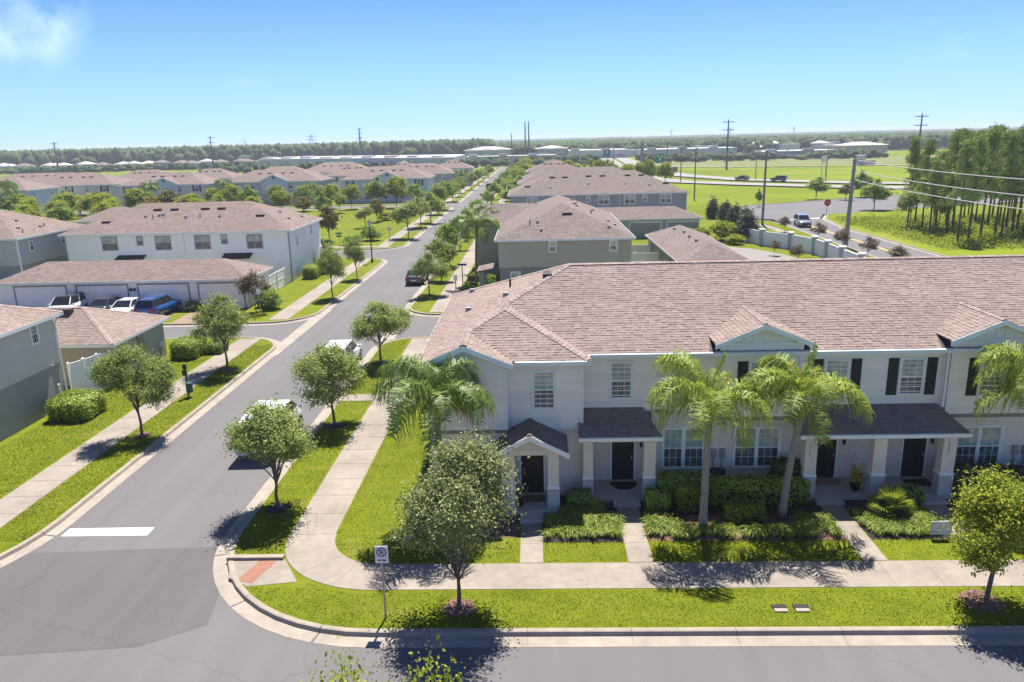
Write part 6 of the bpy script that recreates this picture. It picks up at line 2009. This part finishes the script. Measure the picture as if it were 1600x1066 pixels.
palm(5.98, 25.46, 4.75, 'queen palm with straight grey stem between the second and third front walks, left of two', 'y', (0.05, 0), seed=3, n=15)
palm(9.11, 26.28, 4.65, 'queen palm with slanting stem before the third porch, right of two', 'y', (0.42, 0.0), seed=9, n=15)
palm(-3.55, 26.2, 4.65, 'dark green queen palm at the left front corner of the big townhouse', 'g', (-0.15, 0), seed=5, n=21, dead=0.1)
palm(18.3, 26.6, 4.55, 'queen palm cut by the right picture edge', 'y', (-0.2, 0), seed=12)
palm(-5.9, 75.3, 5.8, 'tall palm at the street corner of the olive house, nearer of two', 'g', (0.2, 0), seed=21, scale=1.15, n=16)
palm(-5.0, 84.5, 5.9, 'tall palm beside the olive house, farther of two', 'g', (0.2, 0), seed=22, scale=1.15, n=14)
palm(-107, 152, 6.2, 'big shaggy palm in the left tree belt', 'g', (0, 0), seed=31, scale=1.7, n=18, rad=0.25)
palm(-86, 172, 5.0, 'slim palm before the central-gable townhouse', 'g', (0, 0), seed=32, scale=1.1)
palm(-71.5, 178, 5.2, 'slim palm between the central-gable and lilac-grey townhouses', 'g', (0, 0), seed=33, scale=1.0)
palm(-20.3, 214, 4.6, 'small palm beside the grey townhouse by the street', 'g', (0, 0), seed=34, scale=1.0)


# fan palm and chartreuse bromeliad
def spray(label, x, y, z, n, L, w, m, name, cat, a_lo=0.5, a_hi=1.3, seed=1):
    r_ = random.Random(seed)
    t = thing(name, label, cat, (x, y, 0))
    for k in range(n):
        a = k * 2.399
        e = r_.uniform(a_lo, a_hi)
        d = Vector((math.cos(a) * math.cos(e), math.sin(a) * math.cos(e), math.sin(e)))
        s = Vector((-math.sin(a), math.cos(a), 0))
        ll = L * r_.uniform(0.75, 1.1)
        mb = MB()
        p0 = Vector((0, 0, z)); p1 = p0 + d * ll * 0.6; p2 = p0 + d * ll + Vector((0, 0, -0.12 * ll))
        mb.quad(p0 - s * w * .3, p0 + s * w * .3, p1 + s * w, p1 - s * w)
        mb.quad(p1 - s * w, p1 + s * w, p2 + s * w * .1, p2 - s * w * .1)
        part('leaf', mb, m, t, local=True)
    return t


def fan_palm(x, y, label):
    r_ = random.Random(4)
    t = thing('fan_palm', label, 'palm', (x, y, 0))
    for k in range(20):
        a = k * 2.399
        e = r_.uniform(0.1, 1.35)
        d = Vector((math.cos(a) * math.cos(e), math.sin(a) * math.cos(e), math.sin(e)))
        s = Vector((-math.sin(a), math.cos(a), 0))
        u = s.cross(d)
        c0 = Vector((0, 0, 0.4)) + d * 0.42
        mb = MB()
        mb.bar((0, 0, 0.2), c0, 0.015)
        for q in range(13):
            b = -1.35 + 2.7 * q / 12
            dd = d * math.cos(b) + s * math.sin(b)
            pe = s * math.cos(b) - d * math.sin(b)
            tip = c0 + dd * 0.55 + Vector((0, 0, -0.06))
            mid = c0 + dd * 0.26
            mb.quad(c0, mid + pe * 0.034, tip, mid - pe * 0.034)
        part('frond', mb, mat('fan_frond', (0.22, 0.27, 0.035), 0.5, island=0.25, var=0.15, vscale=5, transl=0.3, tcol=(0.35, 0.40, 0.04)), t, local=True)
    return t


fan_palm(13.05, 26.25, 'yellow-green fan palm in the bed between the third and fourth porches')
spray('bright chartreuse rosette plant in the bed by the second porch pillar', 2.15, 27.0, 0.05, 30, 0.62, 0.045, CHART, 'rosette_plant', 'plant', 0.15, 1.2)


# ------------------------------------------------------------------ vehicles
def car_paint(name, col, coat=1.0):
    return mat(name, col, 0.30, var=0.02, vscale=1.0, spec=0.5, coat=coat)


PW = car_paint('car_paint_white', (0.75, 0.76, 0.77))
PB = car_paint('car_paint_blue', (0.012, 0.075, 0.26))
PD = car_paint('car_paint_dark', (0.035, 0.038, 0.042))
PG = car_paint('car_paint_grey', (0.16, 0.17, 0.18))
TYRE = mat('tyre', (0.015, 0.015, 0.015), 0.9)
LIGHT_W = mat('headlight', (0.70, 0.72, 0.74), 0.15, spec=0.8)
LIGHT_R = mat('taillight', (0.35, 0.012, 0.015), 0.2, spec=0.6)
CAR = {
    'sedan': dict(L=4.7, W=1.82, H=1.44, st=[(-.5, .36, .78, .80), (-.485, .28, .92, .88), (-.38, .22, .99, .96), (-.2, .20, .98, 1), (.08, .20, .97, 1), (.2, .20, .95, .99), (.36, .20, .87, .96), (.46, .26, .74, .90), (.5, .36, .60, .78)], cab=(-.40, .21, -.22, .04)),
    'suv': dict(L=4.8, W=1.92, H=1.72, st=[(-.5, .42, .95, .84), (-.485, .32, 1.10, .92), (-.3, .26, 1.12, 1), (0, .26, 1.10, 1), (.2, .26, 1.08, 1), (.33, .26, 1.02, .97), (.46, .32, .90, .92), (.5, .42, .72, .82)], cab=(-.485, .20, -.43, .05)),
    'van': dict(L=5.2, W=1.98, H=1.84, st=[(-.5, .40, 1.20, .95), (-.49, .30, 1.28, .98), (-.2, .26, 1.28, 1), (.2, .26, 1.26, 1), (.3, .26, 1.22, .98), (.45, .30, .98, .92), (.5, .40, .78, .82)], cab=(-.492, .33, -.475, .17)),
}


def car(name, label, kind, x, y, rz, paint, z=-0.125, group=None, roof_mat=None, cat='car', side_glass=True):
    c = CAR[kind]
    L, W, H = c['L'], c['W'], c['H']
    t = thing(name, label, cat, (x, y, z), group, rz)
    mb = MB()
    rings = []
    for f, zb, zt, k in c['st']:
        hw = W / 2 * k
        r = [(-hw * .86, zb), (-hw * .98, zb + .22 * (zt - zb)), (-hw, zb + .6 * (zt - zb)), (-hw * .96, zt - .05), (-hw * .82, zt), (-hw * .4, zt + .015), (hw * .4, zt + .015), (hw * .82, zt), (hw * .96, zt - .05), (hw, zb + .6 * (zt - zb)), (hw * .98, zb + .22 * (zt - zb)), (hw * .86, zb)]
        rings.append([(px, f * L, pz) for px, pz in r])
    n = len(rings[0])
    for r in rings: mb.v += r
    for a in range(len(rings) - 1):
        for b in range(n):
            b2 = (b + 1) % n
            mb.f.append((a * n + b, a * n + b2, (a + 1) * n + b2, (a + 1) * n + b))
    mb.f.append(tuple(range(n))[::-1])
    mb.f.append(tuple((len(rings) - 1) * n + b for b in range(n)))
    part('body', mb, paint, t, local=True, smooth=True)
    b0, b1, r0, r1 = [v * L for v in c['cab']]
    zb = c['st'][3][2] - .02
    hb, hr = W / 2 * .88, W / 2 * (.70 if kind != 'van' else .80)
    P_ = [(-hb, b0, zb), (hb, b0, zb), (hb, b1, zb), (-hb, b1, zb), (-hr, r0, H - .03), (hr, r0, H - .03), (hr, r1, H - .03), (-hr, r1, H - .03)]
    faces = {'rear_window': (0, 1, 5, 4), 'windscreen': (2, 3, 7, 6)}
    for nm, f in faces.items():
        part(nm, MB().quad(*[P_[k] for k in f]), CARGLASS, t, local=True)
    for s, f in ((1, (1, 2, 6, 5)), (-1, (3, 0, 4, 7))):
        if kind == 'van':
            q = [Vector(P_[k]) for k in f]
            lo0, lo1, hi1, hi0 = q
            if s < 0: lo0, lo1, hi1, hi0 = q[1], q[0], q[3], q[2]
            part('side_panel', MB().quad(lo0, lo0.lerp(lo1, .62), hi0.lerp(hi1, .66), hi0), paint, t, local=True)
            part('side_window', MB().quad(lo0.lerp(lo1, .63), lo1, hi1, hi0.lerp(hi1, .67)), CARGLASS, t, local=True)
        else:
            part('side_window', MB().quad(*[P_[k] for k in f]), CARGLASS, t, local=True)
    part('roof', MB().slab3([(-hr - .02, r0 - .05, H - .02), (hr + .02, r0 - .05, H - .02), (hr + .02, r1 + .03, H - .02), (-hr - .02, r1 + .03, H - .02)], 0.05).slab3([(-hr * .8, r0 + .05, H + .012), (hr * .8, r0 + .05, H + .012), (hr * .8, r1 - .1, H + .012), (-hr * .8, r1 - .1, H + .012)], 0.03), roof_mat or paint, t, local=True)
    for s in (-1, 1):
        for (yb, yr, w) in ((b1, r1, .07), (b0, r0, .09), ((b0 + b1) / 2 - .1, (r0 + r1) / 2 - .1, .06)):
            part('pillar', MB().bar((s * hb * 1.004, yb, zb), (s * hr * 1.004, yr, H - .03), w, .05), paint, t, local=True)
        part('mirror', MB().box(s * (W / 2 + .09) - .09, s * (W / 2 + .09) + .09, b1 - .32, b1 - .22, zb - .02, zb + .14), paint, t, local=True)
        part('headlight', MB().box(s * W * .36 - .17, s * W * .36 + .17, L * .472, L * .49, c['st'][-2][2] - .22, c['st'][-2][2] - .06), LIGHT_W, t, local=True)
        part('taillight', MB().box(s * W * .40 - .11, s * W * .40 + .11, -L * .505, -L * .48, c['st'][1][2] - .30, c['st'][1][2] - (.04 if kind == 'sedan' else -.02)), LIGHT_R, t, local=True)
        for f in (-.30, .31):
            wx = s * (W / 2 - .10)
            r = .33 if kind == 'sedan' else .37
            w_ = part('wheel', MB().tube([(wx - .11, f * L, r), (wx + .11, f * L, r)], r, 18), TYRE, t, local=True)
            part('rim', MB().tube([(wx + s * .10, f * L, r), (wx + s * .125, f * L, r)], r * .64, 12), METAL, w_, local=True)
    part('number_plate', MB().box(-.26, .26, -L * .508, -L * .497, .62 if kind != 'sedan' else .5, .76 if kind != 'sedan' else .63), SIGNW, t, local=True)
    part('grille', MB().box(-.5, .5, L * .494, L * .503, .40, .58), TYRE, t, local=True)
    return t


car('parked_van', 'white van with red tail lamps parked at the kerb behind the nearest verge oak', 'van', -13.1, 34.9, 0.02, PW, cat='van')
car('parked_car', 'white car with dark windows parked behind the second verge oak', 'suv', -12.75, 47.8, 0.02, PW)
car('parked_car', 'dark car parked under the street oak near the olive house', 'sedan', -12.3, 78.2, 0.0, PD)
car('parked_car', 'white car with black roof before the first garage door', 'suv', -41.0, 64.2, math.pi + .05, PW, z=0.01, roof_mat=PD)
car('parked_car', 'white saloon before the third garage door', 'sedan', -35.3, 63.6, math.pi, PW, z=0.01)
car('parked_car', 'bright blue estate car before the third garage door', 'suv', -32.6, 63.9, -0.05, PB, z=0.01)
car('parked_car', 'dark blue car mostly hidden behind the white saloon', 'sedan', -37.6, 65.0, 0.0, PD, z=0.01)
car('pickup_suv', 'dark grey car driving on the side road by the curved wall', 'suv', 41.6, 120.5, math.pi - 0.12, PG)
car('highway_car', 'dark large car on the highway, right of two', 'suv', 73.6, 236.5, 0.9, PD, z=-0.1)
car('highway_car', 'dark low car on the highway, left of two', 'sedan', 65.5, 247.0, 0.75, PD, z=-0.1)
for i, (x, y, p) in enumerate(((41.5, 300, PW), (44.0, 309, PG), (41.0, 317, PD), (47.0, 305, PW))):
    car('highway_car', 'tiny %s car queueing by the highway pole, %s from the camera' % ('white' if p is PW else 'dark', ORD[(0, 2, 3, 1)[i]]), 'sedan', x, y, 0.1, p, z=-0.1, group='cars queueing on the highway')
car('street_car', 'dark car far down the tree-lined street', 'suv', -13.2, 231, 0.0, PD)
for i, x in enumerate(np.linspace(-46, 30, 20)):
    pass

# ------------------------------------------------------------------ street furniture
t = thing('parking_sign', 'no parking sign with arrow on a steel post in the front verge', 'sign', (-4.72, 20.24, 0))
part('post', MB().box(-4.75, -4.69, 20.22, 20.26, -0.1, 2.1), METAL, t)
bd = part('board', MB().box(-4.90, -4.50, 20.20, 20.218, 1.88, 2.44), SIGNW, t)
rg = MB()
for k in range(20):
    a0_, a1_ = 2 * math.pi * k / 20, 2 * math.pi * (k + 1) / 20
    q = lambda r, a: (-4.70 + r * math.cos(a), 20.195, 2.24 + r * math.sin(a))
    rg.quad(q(.115, a0_), q(.115, a1_), q(.15, a1_), q(.15, a0_))
part('ring', rg, SIGNMAG, bd)
part('letter', text_mb('P', (-4.765, 20.199, 2.155), FX, FN, 0.24, 0.006), SIGNBLK, bd)
part('bar', MB().poly([(-4.80, 20.190, 2.325), (-4.785, 20.190, 2.345), (-4.60, 20.190, 2.155), (-4.615, 20.190, 2.135)]), SIGNMAG, bd)
part('arrow', MB().poly([(-4.84, 20.196, 1.965), (-4.65, 20.196, 1.965), (-4.65, 20.196, 1.935), (-4.56, 20.196, 1.98), (-4.65, 20.196, 2.025), (-4.65, 20.196, 1.995), (-4.84, 20.196, 1.995)]), SIGNMAG, bd)

t = thing('waste_station', 'green dog waste station on a post in the left verge', 'waste bin', (-20.25, 41.6, 0))
part('post', MB().box(-20.3, -20.22, 41.58, 41.66, 0, 1.95), GREENP, t)
part('bin', MB().cyl((-20.1, 41.5), 0.19, 0.30, 0.85, 14), GREENP, t)
part('dispenser', MB().box(-20.38, -20.14, 41.44, 41.57, 1.30, 1.62), METAL_DK, t)
part('sign_board', MB().box(-20.38, -20.14, 41.55, 41.575, 1.66, 1.95), METAL_DK, t)

def sign_post(name, label, x, y, h, boards, post=METAL, cat='sign'):
    t = thing(name, label, cat, (x, y, 0))
    part('post', MB().cyl((x, y), 0.045, -0.05, h, 8), post, t)
    for (dx, dz0, dz1, w, m_) in boards:
        part('board', MB().box(x + dx - w / 2, x + dx + w / 2, y - .06, y - .045, dz0, dz1), m_, t)
    return t


sign_post('parking_sign', 'small parking sign before the end of the four-door garage', -23.3, 62.6, 2.3, [(0, 1.9, 2.35, .32, SIGNW), (0, 1.1, 1.35, .5, GREENP)])
sign_post('parking_sign', 'small sign beside the pavement beyond the alley', -7.45, 70.3, 1.9, [(0, 1.35, 1.9, .36, SIGNW)])
sign_post('street_sign', 'blue street name sign near the olive house', -7.1, 73.5, 2.4, [(0, 2.25, 2.45, 0.9, mat('sign_blue', (0.02, 0.05, 0.20), 0.5))], METAL_DK)
sign_post('street_sign', 'green street name sign at the park corner', -26.8, 104.3, 2.3, [(0, 2.0, 2.22, 0.9, SIGNGRN), (0, 1.6, 1.85, 0.7, GREENP)])
sign_post('mailbox_post', 'thin steel sign post at the park pavement', -20.6, 108.4, 2.3, [(0, 1.9, 2.3, .4, METAL)])
sign_post('park_bin', 'dark bin on a post on the park lawn', -39.3, 146, 1.6, [(0, 0.8, 1.5, .7, METAL_DK)], METAL_DK, 'bin')
t = thing('stop_sign', 'red stop sign at the side road junction', 'sign', (51.0, 136.0, -0.05))
part('post', MB().cyl((51.0, 136.0), 0.06, -0.1, 1.9, 8), METAL, t)
oc = [(51.0 + .62 * math.cos(math.pi / 8 + k * math.pi / 4), 135.9, 2.05 + .62 * math.sin(math.pi / 8 + k * math.pi / 4)) for k in range(8)]
bo = part('board', MB().poly(oc), SIGNRED, t)
part('lettering', text_mb('STOP', (50.55, 135.9, 1.93), FX, FN, 0.38, 0.03), SIGNW, bo)
t = thing('street_lamp', 'black lamp post with lantern at the corner of the cross street', 'street lamp', (-19.7, 91.4, 0))
part('base', MB().cyl((-19.7, 91.4), 0.16, 0, 0.5, 10, 0.10), METAL_DK, t)
part('post', MB().cyl((-19.7, 91.4), 0.08, 0.4, 4.35, 10, 0.06), METAL_DK, t)
ln = part('lantern', MB().cyl((-19.7, 91.4), 0.14, 4.35, 4.85, 8, 0.26), mat('lantern_glass', (0.55, 0.55, 0.50), 0.3), t)
part('lantern_cap', MB().cyl((-19.7, 91.4), 0.32, 4.85, 5.08, 8, 0.05), METAL_DK, ln)

# yard sign with sunburst
t = thing('yard_sign', 'white sunburst yard sign with number at the edge of the border grass', 'yard sign', (14.15, 24.72, 0))
part('stake', MB().box(13.83, 13.85, 24.72, 24.74, 0, 0.3), METAL_DK, t)
part('stake', MB().box(14.45, 14.47, 24.72, 24.74, 0, 0.3), METAL_DK, t)
b_ = part('board', MB().box(13.78, 14.52, 24.70, 24.715, 0.18, 0.66), mat('sign_grey_white', (0.42, 0.43, 0.42), 0.6), t)
for k in range(22):
    a = 2 * math.pi * k / 22
    c0 = Vector((14.15, 24.694, 0.42)); d = Vector((math.cos(a) * .34, 0, math.sin(a) * .215)); e = Vector((-math.sin(a), 0, math.cos(a))) * .013
    part('ray', MB().quad(c0 + d * .42 - e * .4, c0 + d * .42 + e * .4, c0 + d + e, c0 + d - e), TRIM, b_)
part('border', MB().box(13.77, 14.53, 24.690, 24.6995, 0.64, 0.67).box(13.77, 14.53, 24.690, 24.6995, 0.17, 0.20), TRIM, b_)
part('number', text_mb('24', (14.04, 24.69, 0.36), FX, FN, 0.19, 0.006), TRIM, b_)

# porch things
def mat_box(label, x0, x1, y0, y1, m_, name='doormat'):
    return solo(name, MB().box(x0, x1, y0, y1, 0.141, 0.16), m_, label, 'doormat', ((x0 + x1) / 2, (y0 + y1) / 2, 0.14))


mat_box('brown patterned doormat on the first porch', -0.72, 0.28, 27.5, 28.1, MATM)
mat_box('tan doormat on the third porch', 11.25, 12.3, 28.75, 29.3, MATT)
mat_box('black and white checked doormat on the fourth porch', 14.85, 15.9, 28.6, 29.2, MATB)
pts = [(3.5 + .56 * math.cos(math.pi + k * math.pi / 12), 29.25 + .72 * math.sin(math.pi + k * math.pi / 12)) for k in range(13)]
solo('doormat', MB().prism(pts, 0.141, 0.16), MATB, 'half-round black doormat on the second porch', 'doormat', (3.5, 29, 0.14))
t = thing('potted_plant', 'black pot with yellow-leaved plant on the third porch', 'potted plant', (12.62, 28.35, 0.14))
part('pot', MB().cyl((12.62, 28.35), 0.15, 0.14, 0.42, 14, 0.22), POTM, t)
n = 260
pos = rng.normal(size=(n, 3)) * np.array([0.14, 0.14, 0.22]) + np.array([0, 0, 0.62])
put('foliage', npmesh('foliage', leaf_quads(pos, rng.normal(size=(n, 3)), 0.07, 0.4), 4, CROTON), None, t)
t = thing('potted_plant', 'small pink flowering pot plant at the left pillar of the first porch', 'potted plant', (-0.72, 27.3, 0.14))
part('pot', MB().cyl((-0.72, 27.3), 0.12, 0.14, 0.36, 14, 0.16), POTM, t)
n = 200
pos = rng.normal(size=(n, 3)) * np.array([0.12, 0.12, 0.2]) + np.array([0, 0, 0.6])
put('foliage', npmesh('foliage', leaf_quads(pos, rng.normal(size=(n, 3)), 0.05, 0.5), 4, mat('flower_pink', (0.38, 0.24, 0.22), 0.7, island=0.4, col2=(0.12, 0.16, 0.05), vscale=9)), None, t)


# ------------------------------------------------------------------ poles, wires, far masts
def upole(x, y, h, label, m_=POLEC, arms=True, r=0.22, lean=0.0):
    t = thing('utility_pole', label, 'utility pole', (x, y, 0), 'utility poles')
    part('mast', MB().tube([(x, y, -0.5), (x + lean, y, h)], [r, r * .62], 10), m_, t)
    if arms:
        for z in (h - .25, h - 1.5, h - 2.6):
            part('insulator', MB().bar((x - .1, y, z), (x + .55, y, z + .05), 0.10, 0.12), METAL, t)
    return t


upole(36.05, 122.6, 11.4, 'concrete utility pole beside the far end of the side road')
upole(39.0, 96.9, 10.7, 'thick concrete utility pole nearest the camera on the side road', r=0.30, lean=0.25)
upole(37.0, 180.0, 11.2, 'slim pole on the green plot left of the others', POLEW, r=0.16)
upole(46.6, 248.8, 10.4, 'wooden pole by the highway right of the green sign', POLEW, r=0.18)
upole(47.2, 278.0, 10.6, 'wooden pole carrying the right hand green sign', POLEW, r=0.18)
upole(41.3, 299.5, 12.0, 'thick grey pole beside the queueing cars', POLEC, r=0.85, arms=False)
upole(70.5, 250.0, 9.0, 'thin pole beside the left highway car', POLEW, r=0.14)
upole(86.0, 232.0, 9.0, 'thin pole before the white road sign', POLEW, r=0.14)
upole(40.5, 38.0, 10.7, 'concrete utility pole hidden off the right edge', r=0.28)


def wire(a, b, sag, label, r=0.035):
    a = Vector(a); b = Vector(b)
    pts = []
    for k in range(17):
        t = k / 16
        p = a.lerp(b, t); p.z -= sag * 4 * t * (1 - t); pts.append(p)
    o = solo('overhead_wire', MB().tube(pts, r, 5), WIRE, label, 'wire', tuple(a), 'overhead wires')
    return o


for k, z in enumerate((10.5, 9.2, 8.1)):
    w_ = ('top', 'middle', 'bottom')[k]
    wire((39.6, 96.9, z), (41.0, 38.0, z), 0.7, '%s overhead wire crossing in front of the pine grove' % w_, 0.045)
    wire((39.3, 96.9, z), (36.4, 122.6, z + .7), 0.3, '%s overhead wire between the two concrete poles' % w_, 0.018)
    wire((36.2, 122.6, z + .7), (37.2, 180.0, z + .4), 0.7, '%s overhead wire running back from the far concrete pole' % w_, 0.018)


def mast(x, y, h, label, r=0.45, arms=3, twin=False, m_=STEELP):
    t = thing('transmission_pole', label, 'pylon', (x, y, 0), 'transmission poles')
    for dx in ((-1.2, 1.2) if twin else (0,)):
        part('shaft', MB().tube([(x + dx, y, -0.6), (x + dx, y, h)], [r * 1.4, r * .7], 8), m_, t)
    for k in range(arms):
        z = h - 1.0 - k * 3.2
        part('cross_arm', MB().bar((x - 2.4, y, z), (x + 2.4, y, z), 0.35, 0.3), m_, t)
    return t


mast(-310, 502.6, 19.4, 'tall transmission pole at the far left horizon', arms=2)
mast(-215, 521, 20.8, 'tall transmission pole left of centre before the woods', arms=3)
mast(-137, 622, 25.6, 'tall transmission pole behind the brown warehouse box', arms=4, r=0.6)
mast(-4.1, 541, 25.5, 'pair of thick dark twin poles near the picture centre', twin=True, arms=0, r=0.5)
mast(-15, 551, 18.3, 'thin pole just left of the twin poles', arms=0, r=0.35)
mast(81.5, 333, 19.8, 'tall transmission pole in the middle of the right hand field', arms=4, r=0.34)
mast(144.6, 299.6, 19.6, 'tall transmission pole rising above the pine grove', arms=2, r=0.34)
t = thing('lattice_pylon', 'pale lattice pylon on the left horizon', 'pylon', (-232, 821, 0))
for s in (-1, 1):
    part('leg', MB().bar((-232 + s * 4, 821, -0.6), (-232 + s * .6, 821, 24), 0.5), METAL, t)
for z in (4, 9, 14, 18):
    wq = 4 - z * 3.4 / 24
    part('brace', MB().bar((-232 - wq, 821, z), (-232 + wq * .8, 821, z + 4), 0.3), METAL, t)
for z in (14.5, 18.5, 22):
    part('cross_arm', MB().bar((-232 - 6, 821, z), (-232 + 6, 821, z), 0.4), METAL, t)
for i, x in enumerate((-700, -420, 330, 470, 620)):
    y = 1900
    t = thing('lattice_pylon', 'tiny pylon on the horizon, %s from the left' % (['first'] + ORD[1:])[i], 'pylon', (x, y, 0), 'tiny horizon pylons')
    part('leg', MB().bar((x - 3, y, 0), (x, y, 29), 0.9), METAL, t)
    part('leg', MB().bar((x + 3, y, 0), (x, y, 29), 0.9), METAL, t)
    part('cross_arm', MB().bar((x - 7, y, 24), (x + 7, y, 24), 0.7), METAL, t)

# highway signs
def road_sign(label, x, y, zc, w, h, px):
    t = thing('road_sign', label, 'sign', (px, y, 0))
    part('post', MB().cyl((px, y), 0.2, -0.5, zc + h * .7, 8), POLEC, t)
    part('arm', MB().bar((px, y, zc + h * .3), (x, y, zc + h * .3), 0.2), METAL, t)
    b = part('board', MB().box(x - w / 2, x + w / 2, y - .3, y - .2, zc - h / 2, zc + h / 2), SIGNGRN, t)
    part('shield', MB().box(x - w * .1, x + w * .1, y - .33, y - .31, zc, zc + h * .3), SIGNW, b)


road_sign('green highway sign left of the thick grey pole', 34.6, 370, 6.6, 3.4, 3.0, 37.6)
road_sign('green highway sign right of the thick grey pole', 45.0, 281, 5.6, 2.7, 2.3, 47.0)
t = thing('board_sign', 'dark board sign facing away beside the highway', 'sign', (54, 304, 0))
part('board', MB().box(52.4, 55.6, 303.8, 304.0, 0.2, 2.1), BROWNB, t)
part('post', MB().box(53, 53.2, 304, 304.2, -0.5, 0.3), BROWNB, t)
t = thing('board_sign', 'white square sign on posts beyond the highway', 'sign', (97.3, 265, 0))
part('board', MB().box(96.3, 98.3, 264.9, 265.1, 4.0, 6.0), SIGNW, t)
part('post', MB().box(96.6, 96.75, 265.1, 265.25, -0.5, 4.0), METAL, t)
part('post', MB().box(97.9, 98.05, 265.1, 265.25, -0.5, 4.0), METAL, t)
t = thing('entrance_monument', 'tan brick entrance monument at the edge of the field', 'monument', (140, 340, 0))
part('tower', MB().box(138.9, 141.6, 339, 341.5, -0.5, 3.6), TANB, t)
part('cap', MB().box(138.4, 142.1, 338.6, 342, 3.6, 3.9), WHITEB, t)
part('wing_wall', MB().box(141.6, 146.5, 340, 340.6, -0.5, 1.6), TANB, t)

# ------------------------------------------------------------------ far woods
def forest(label, n, xr, yr, hlo, hhi, rlo, rhi, m_, avoid=()):
    y = yr[0] + (yr[1] - yr[0]) * rng.uniform(0, 1, n) ** 1.25
    x = rng.uniform(xr[0], xr[1], n) * (y if xr[2] else 1.0)
    keep = np.ones(n, bool)
    for (x0, x1, y0, y1) in avoid:
        keep &= ~((x > x0) & (x < x1) & (y > y0) & (y < y1))
    x, y = x[keep], y[keep]
    n = len(x)
    h = rng.uniform(hlo, hhi, n); r = rng.uniform(rlo, rhi, n)
    k = 6
    ang = np.arange(k) * 2 * np.pi / k
    V = []
    base = np.stack([x, y, np.full(n, -0.6)], 1)
    rings = []
    for f, rr in ((0.12, 0.75), (0.45, 1.05), (0.78, 0.75)):
        a = ang[None, :] + rng.uniform(0, 1, n)[:, None]
        rad = r[:, None] * rr * rng.uniform(0.75, 1.2, (n, k))
        rings.append(np.stack([x[:, None] + rad * np.cos(a), y[:, None] + rad * np.sin(a), -0.6 + h[:, None] * f * rng.uniform(0.9, 1.1, (n, k))], 2))
    top = np.stack([x + r * .2 * rng.normal(size=n), y, h - 0.6], 1)
    allv = np.concatenate([rings[0], rings[1], rings[2], top[:, None, :]], 1)   # n, 19, 3
    faces = []
    for ri in range(2):
        for j in range(k):
            j2 = (j + 1) % k
            faces.append((ri * k + j, ri * k + j2, (ri + 1) * k + j2)); faces.append((ri * k + j, (ri + 1) * k + j2, (ri + 1) * k + j))
    for j in range(k):
        faces.append((2 * k + j, 2 * k + (j + 1) % k, 3 * k))
    F = np.array(faces)
    me = bpy.data.meshes.new('woods')
    nv = n * (3 * k + 1)
    me.vertices.add(nv)
    me.vertices.foreach_set('co', allv.astype(np.float32).ravel())
    idx = (F[None] + (np.arange(n) * (3 * k + 1))[:, None, None]).reshape(-1, 3).astype(np.int32)
    me.loops.add(idx.size); me.loops.foreach_set('vertex_index', idx.ravel())
    me.polygons.add(len(idx)); me.polygons.foreach_set('loop_start', np.arange(0, idx.size, 3, dtype=np.int32))
    me.update(calc_edges=True)
    me.materials.append(m_)
    o = put('woods', me, None)
    tag(o, label, 'woods', kind='stuff')


forest('dark woods along the left horizon', 15000, (-0.95, -0.05, 1), (610, 2600), 7, 17, 2.6, 5.5, FORESTM, [(-400, -100, 400, 640)])
forest('woods along the right horizon', 14000, (0.03, 0.95, 1), (600, 2600), 5, 12, 2.6, 5.5, FORESTM, [(180, 260, 480, 620)])
forest('woods behind the shopping centres at the picture centre', 3200, (-0.1, 0.15, 1), (620, 2400), 6, 12, 2.6, 5.5, FORESTM)
forest('hazy woods on the skyline', 5200, (-1.05, 1.05, 1), (2500, 4900), 9, 15, 14, 32, FORESTM)
forest('low trees before the warehouse', 90, (-180, -30, 0), (400, 440), 3.0, 6.0, 1.5, 2.8, FORESTM, [])
forest('low trees before the shopping centres', 260, (-30, 190, 0), (425, 495), 2.5, 5.5, 1.6, 3.2, FORESTM, [(36, 62, 300, 500)])
forest('low trees before the left hand far houses', 240, (-400, -190, 0), (505, 535), 2.5, 5.5, 1.8, 3.4, FORESTM)

# ------------------------------------------------------------------ haze
hz = struct('haze', MB().box(-5400, 5400, -500, 5400, -1.7, 31), None, 'stuff')
hm = bpy.data.materials.new('haze_air')
hm.use_nodes = True
hn = hm.node_tree.nodes
for q in list(hn):
    if q.type == 'BSDF_PRINCIPLED': hn.remove(q)
vol = hn.new('ShaderNodeVolumePrincipled')
vol.inputs['Color'].default_value = (0.80, 0.87, 0.95, 1)
vol.inputs['Density'].default_value = 0.00026
vol.inputs['Anisotropy'].default_value = 0.2
hm.node_tree.links.new(vol.outputs['Volume'], hn['Material Output'].inputs['Volume'])
hz.data.materials.clear()
hz.data.materials.append(hm)
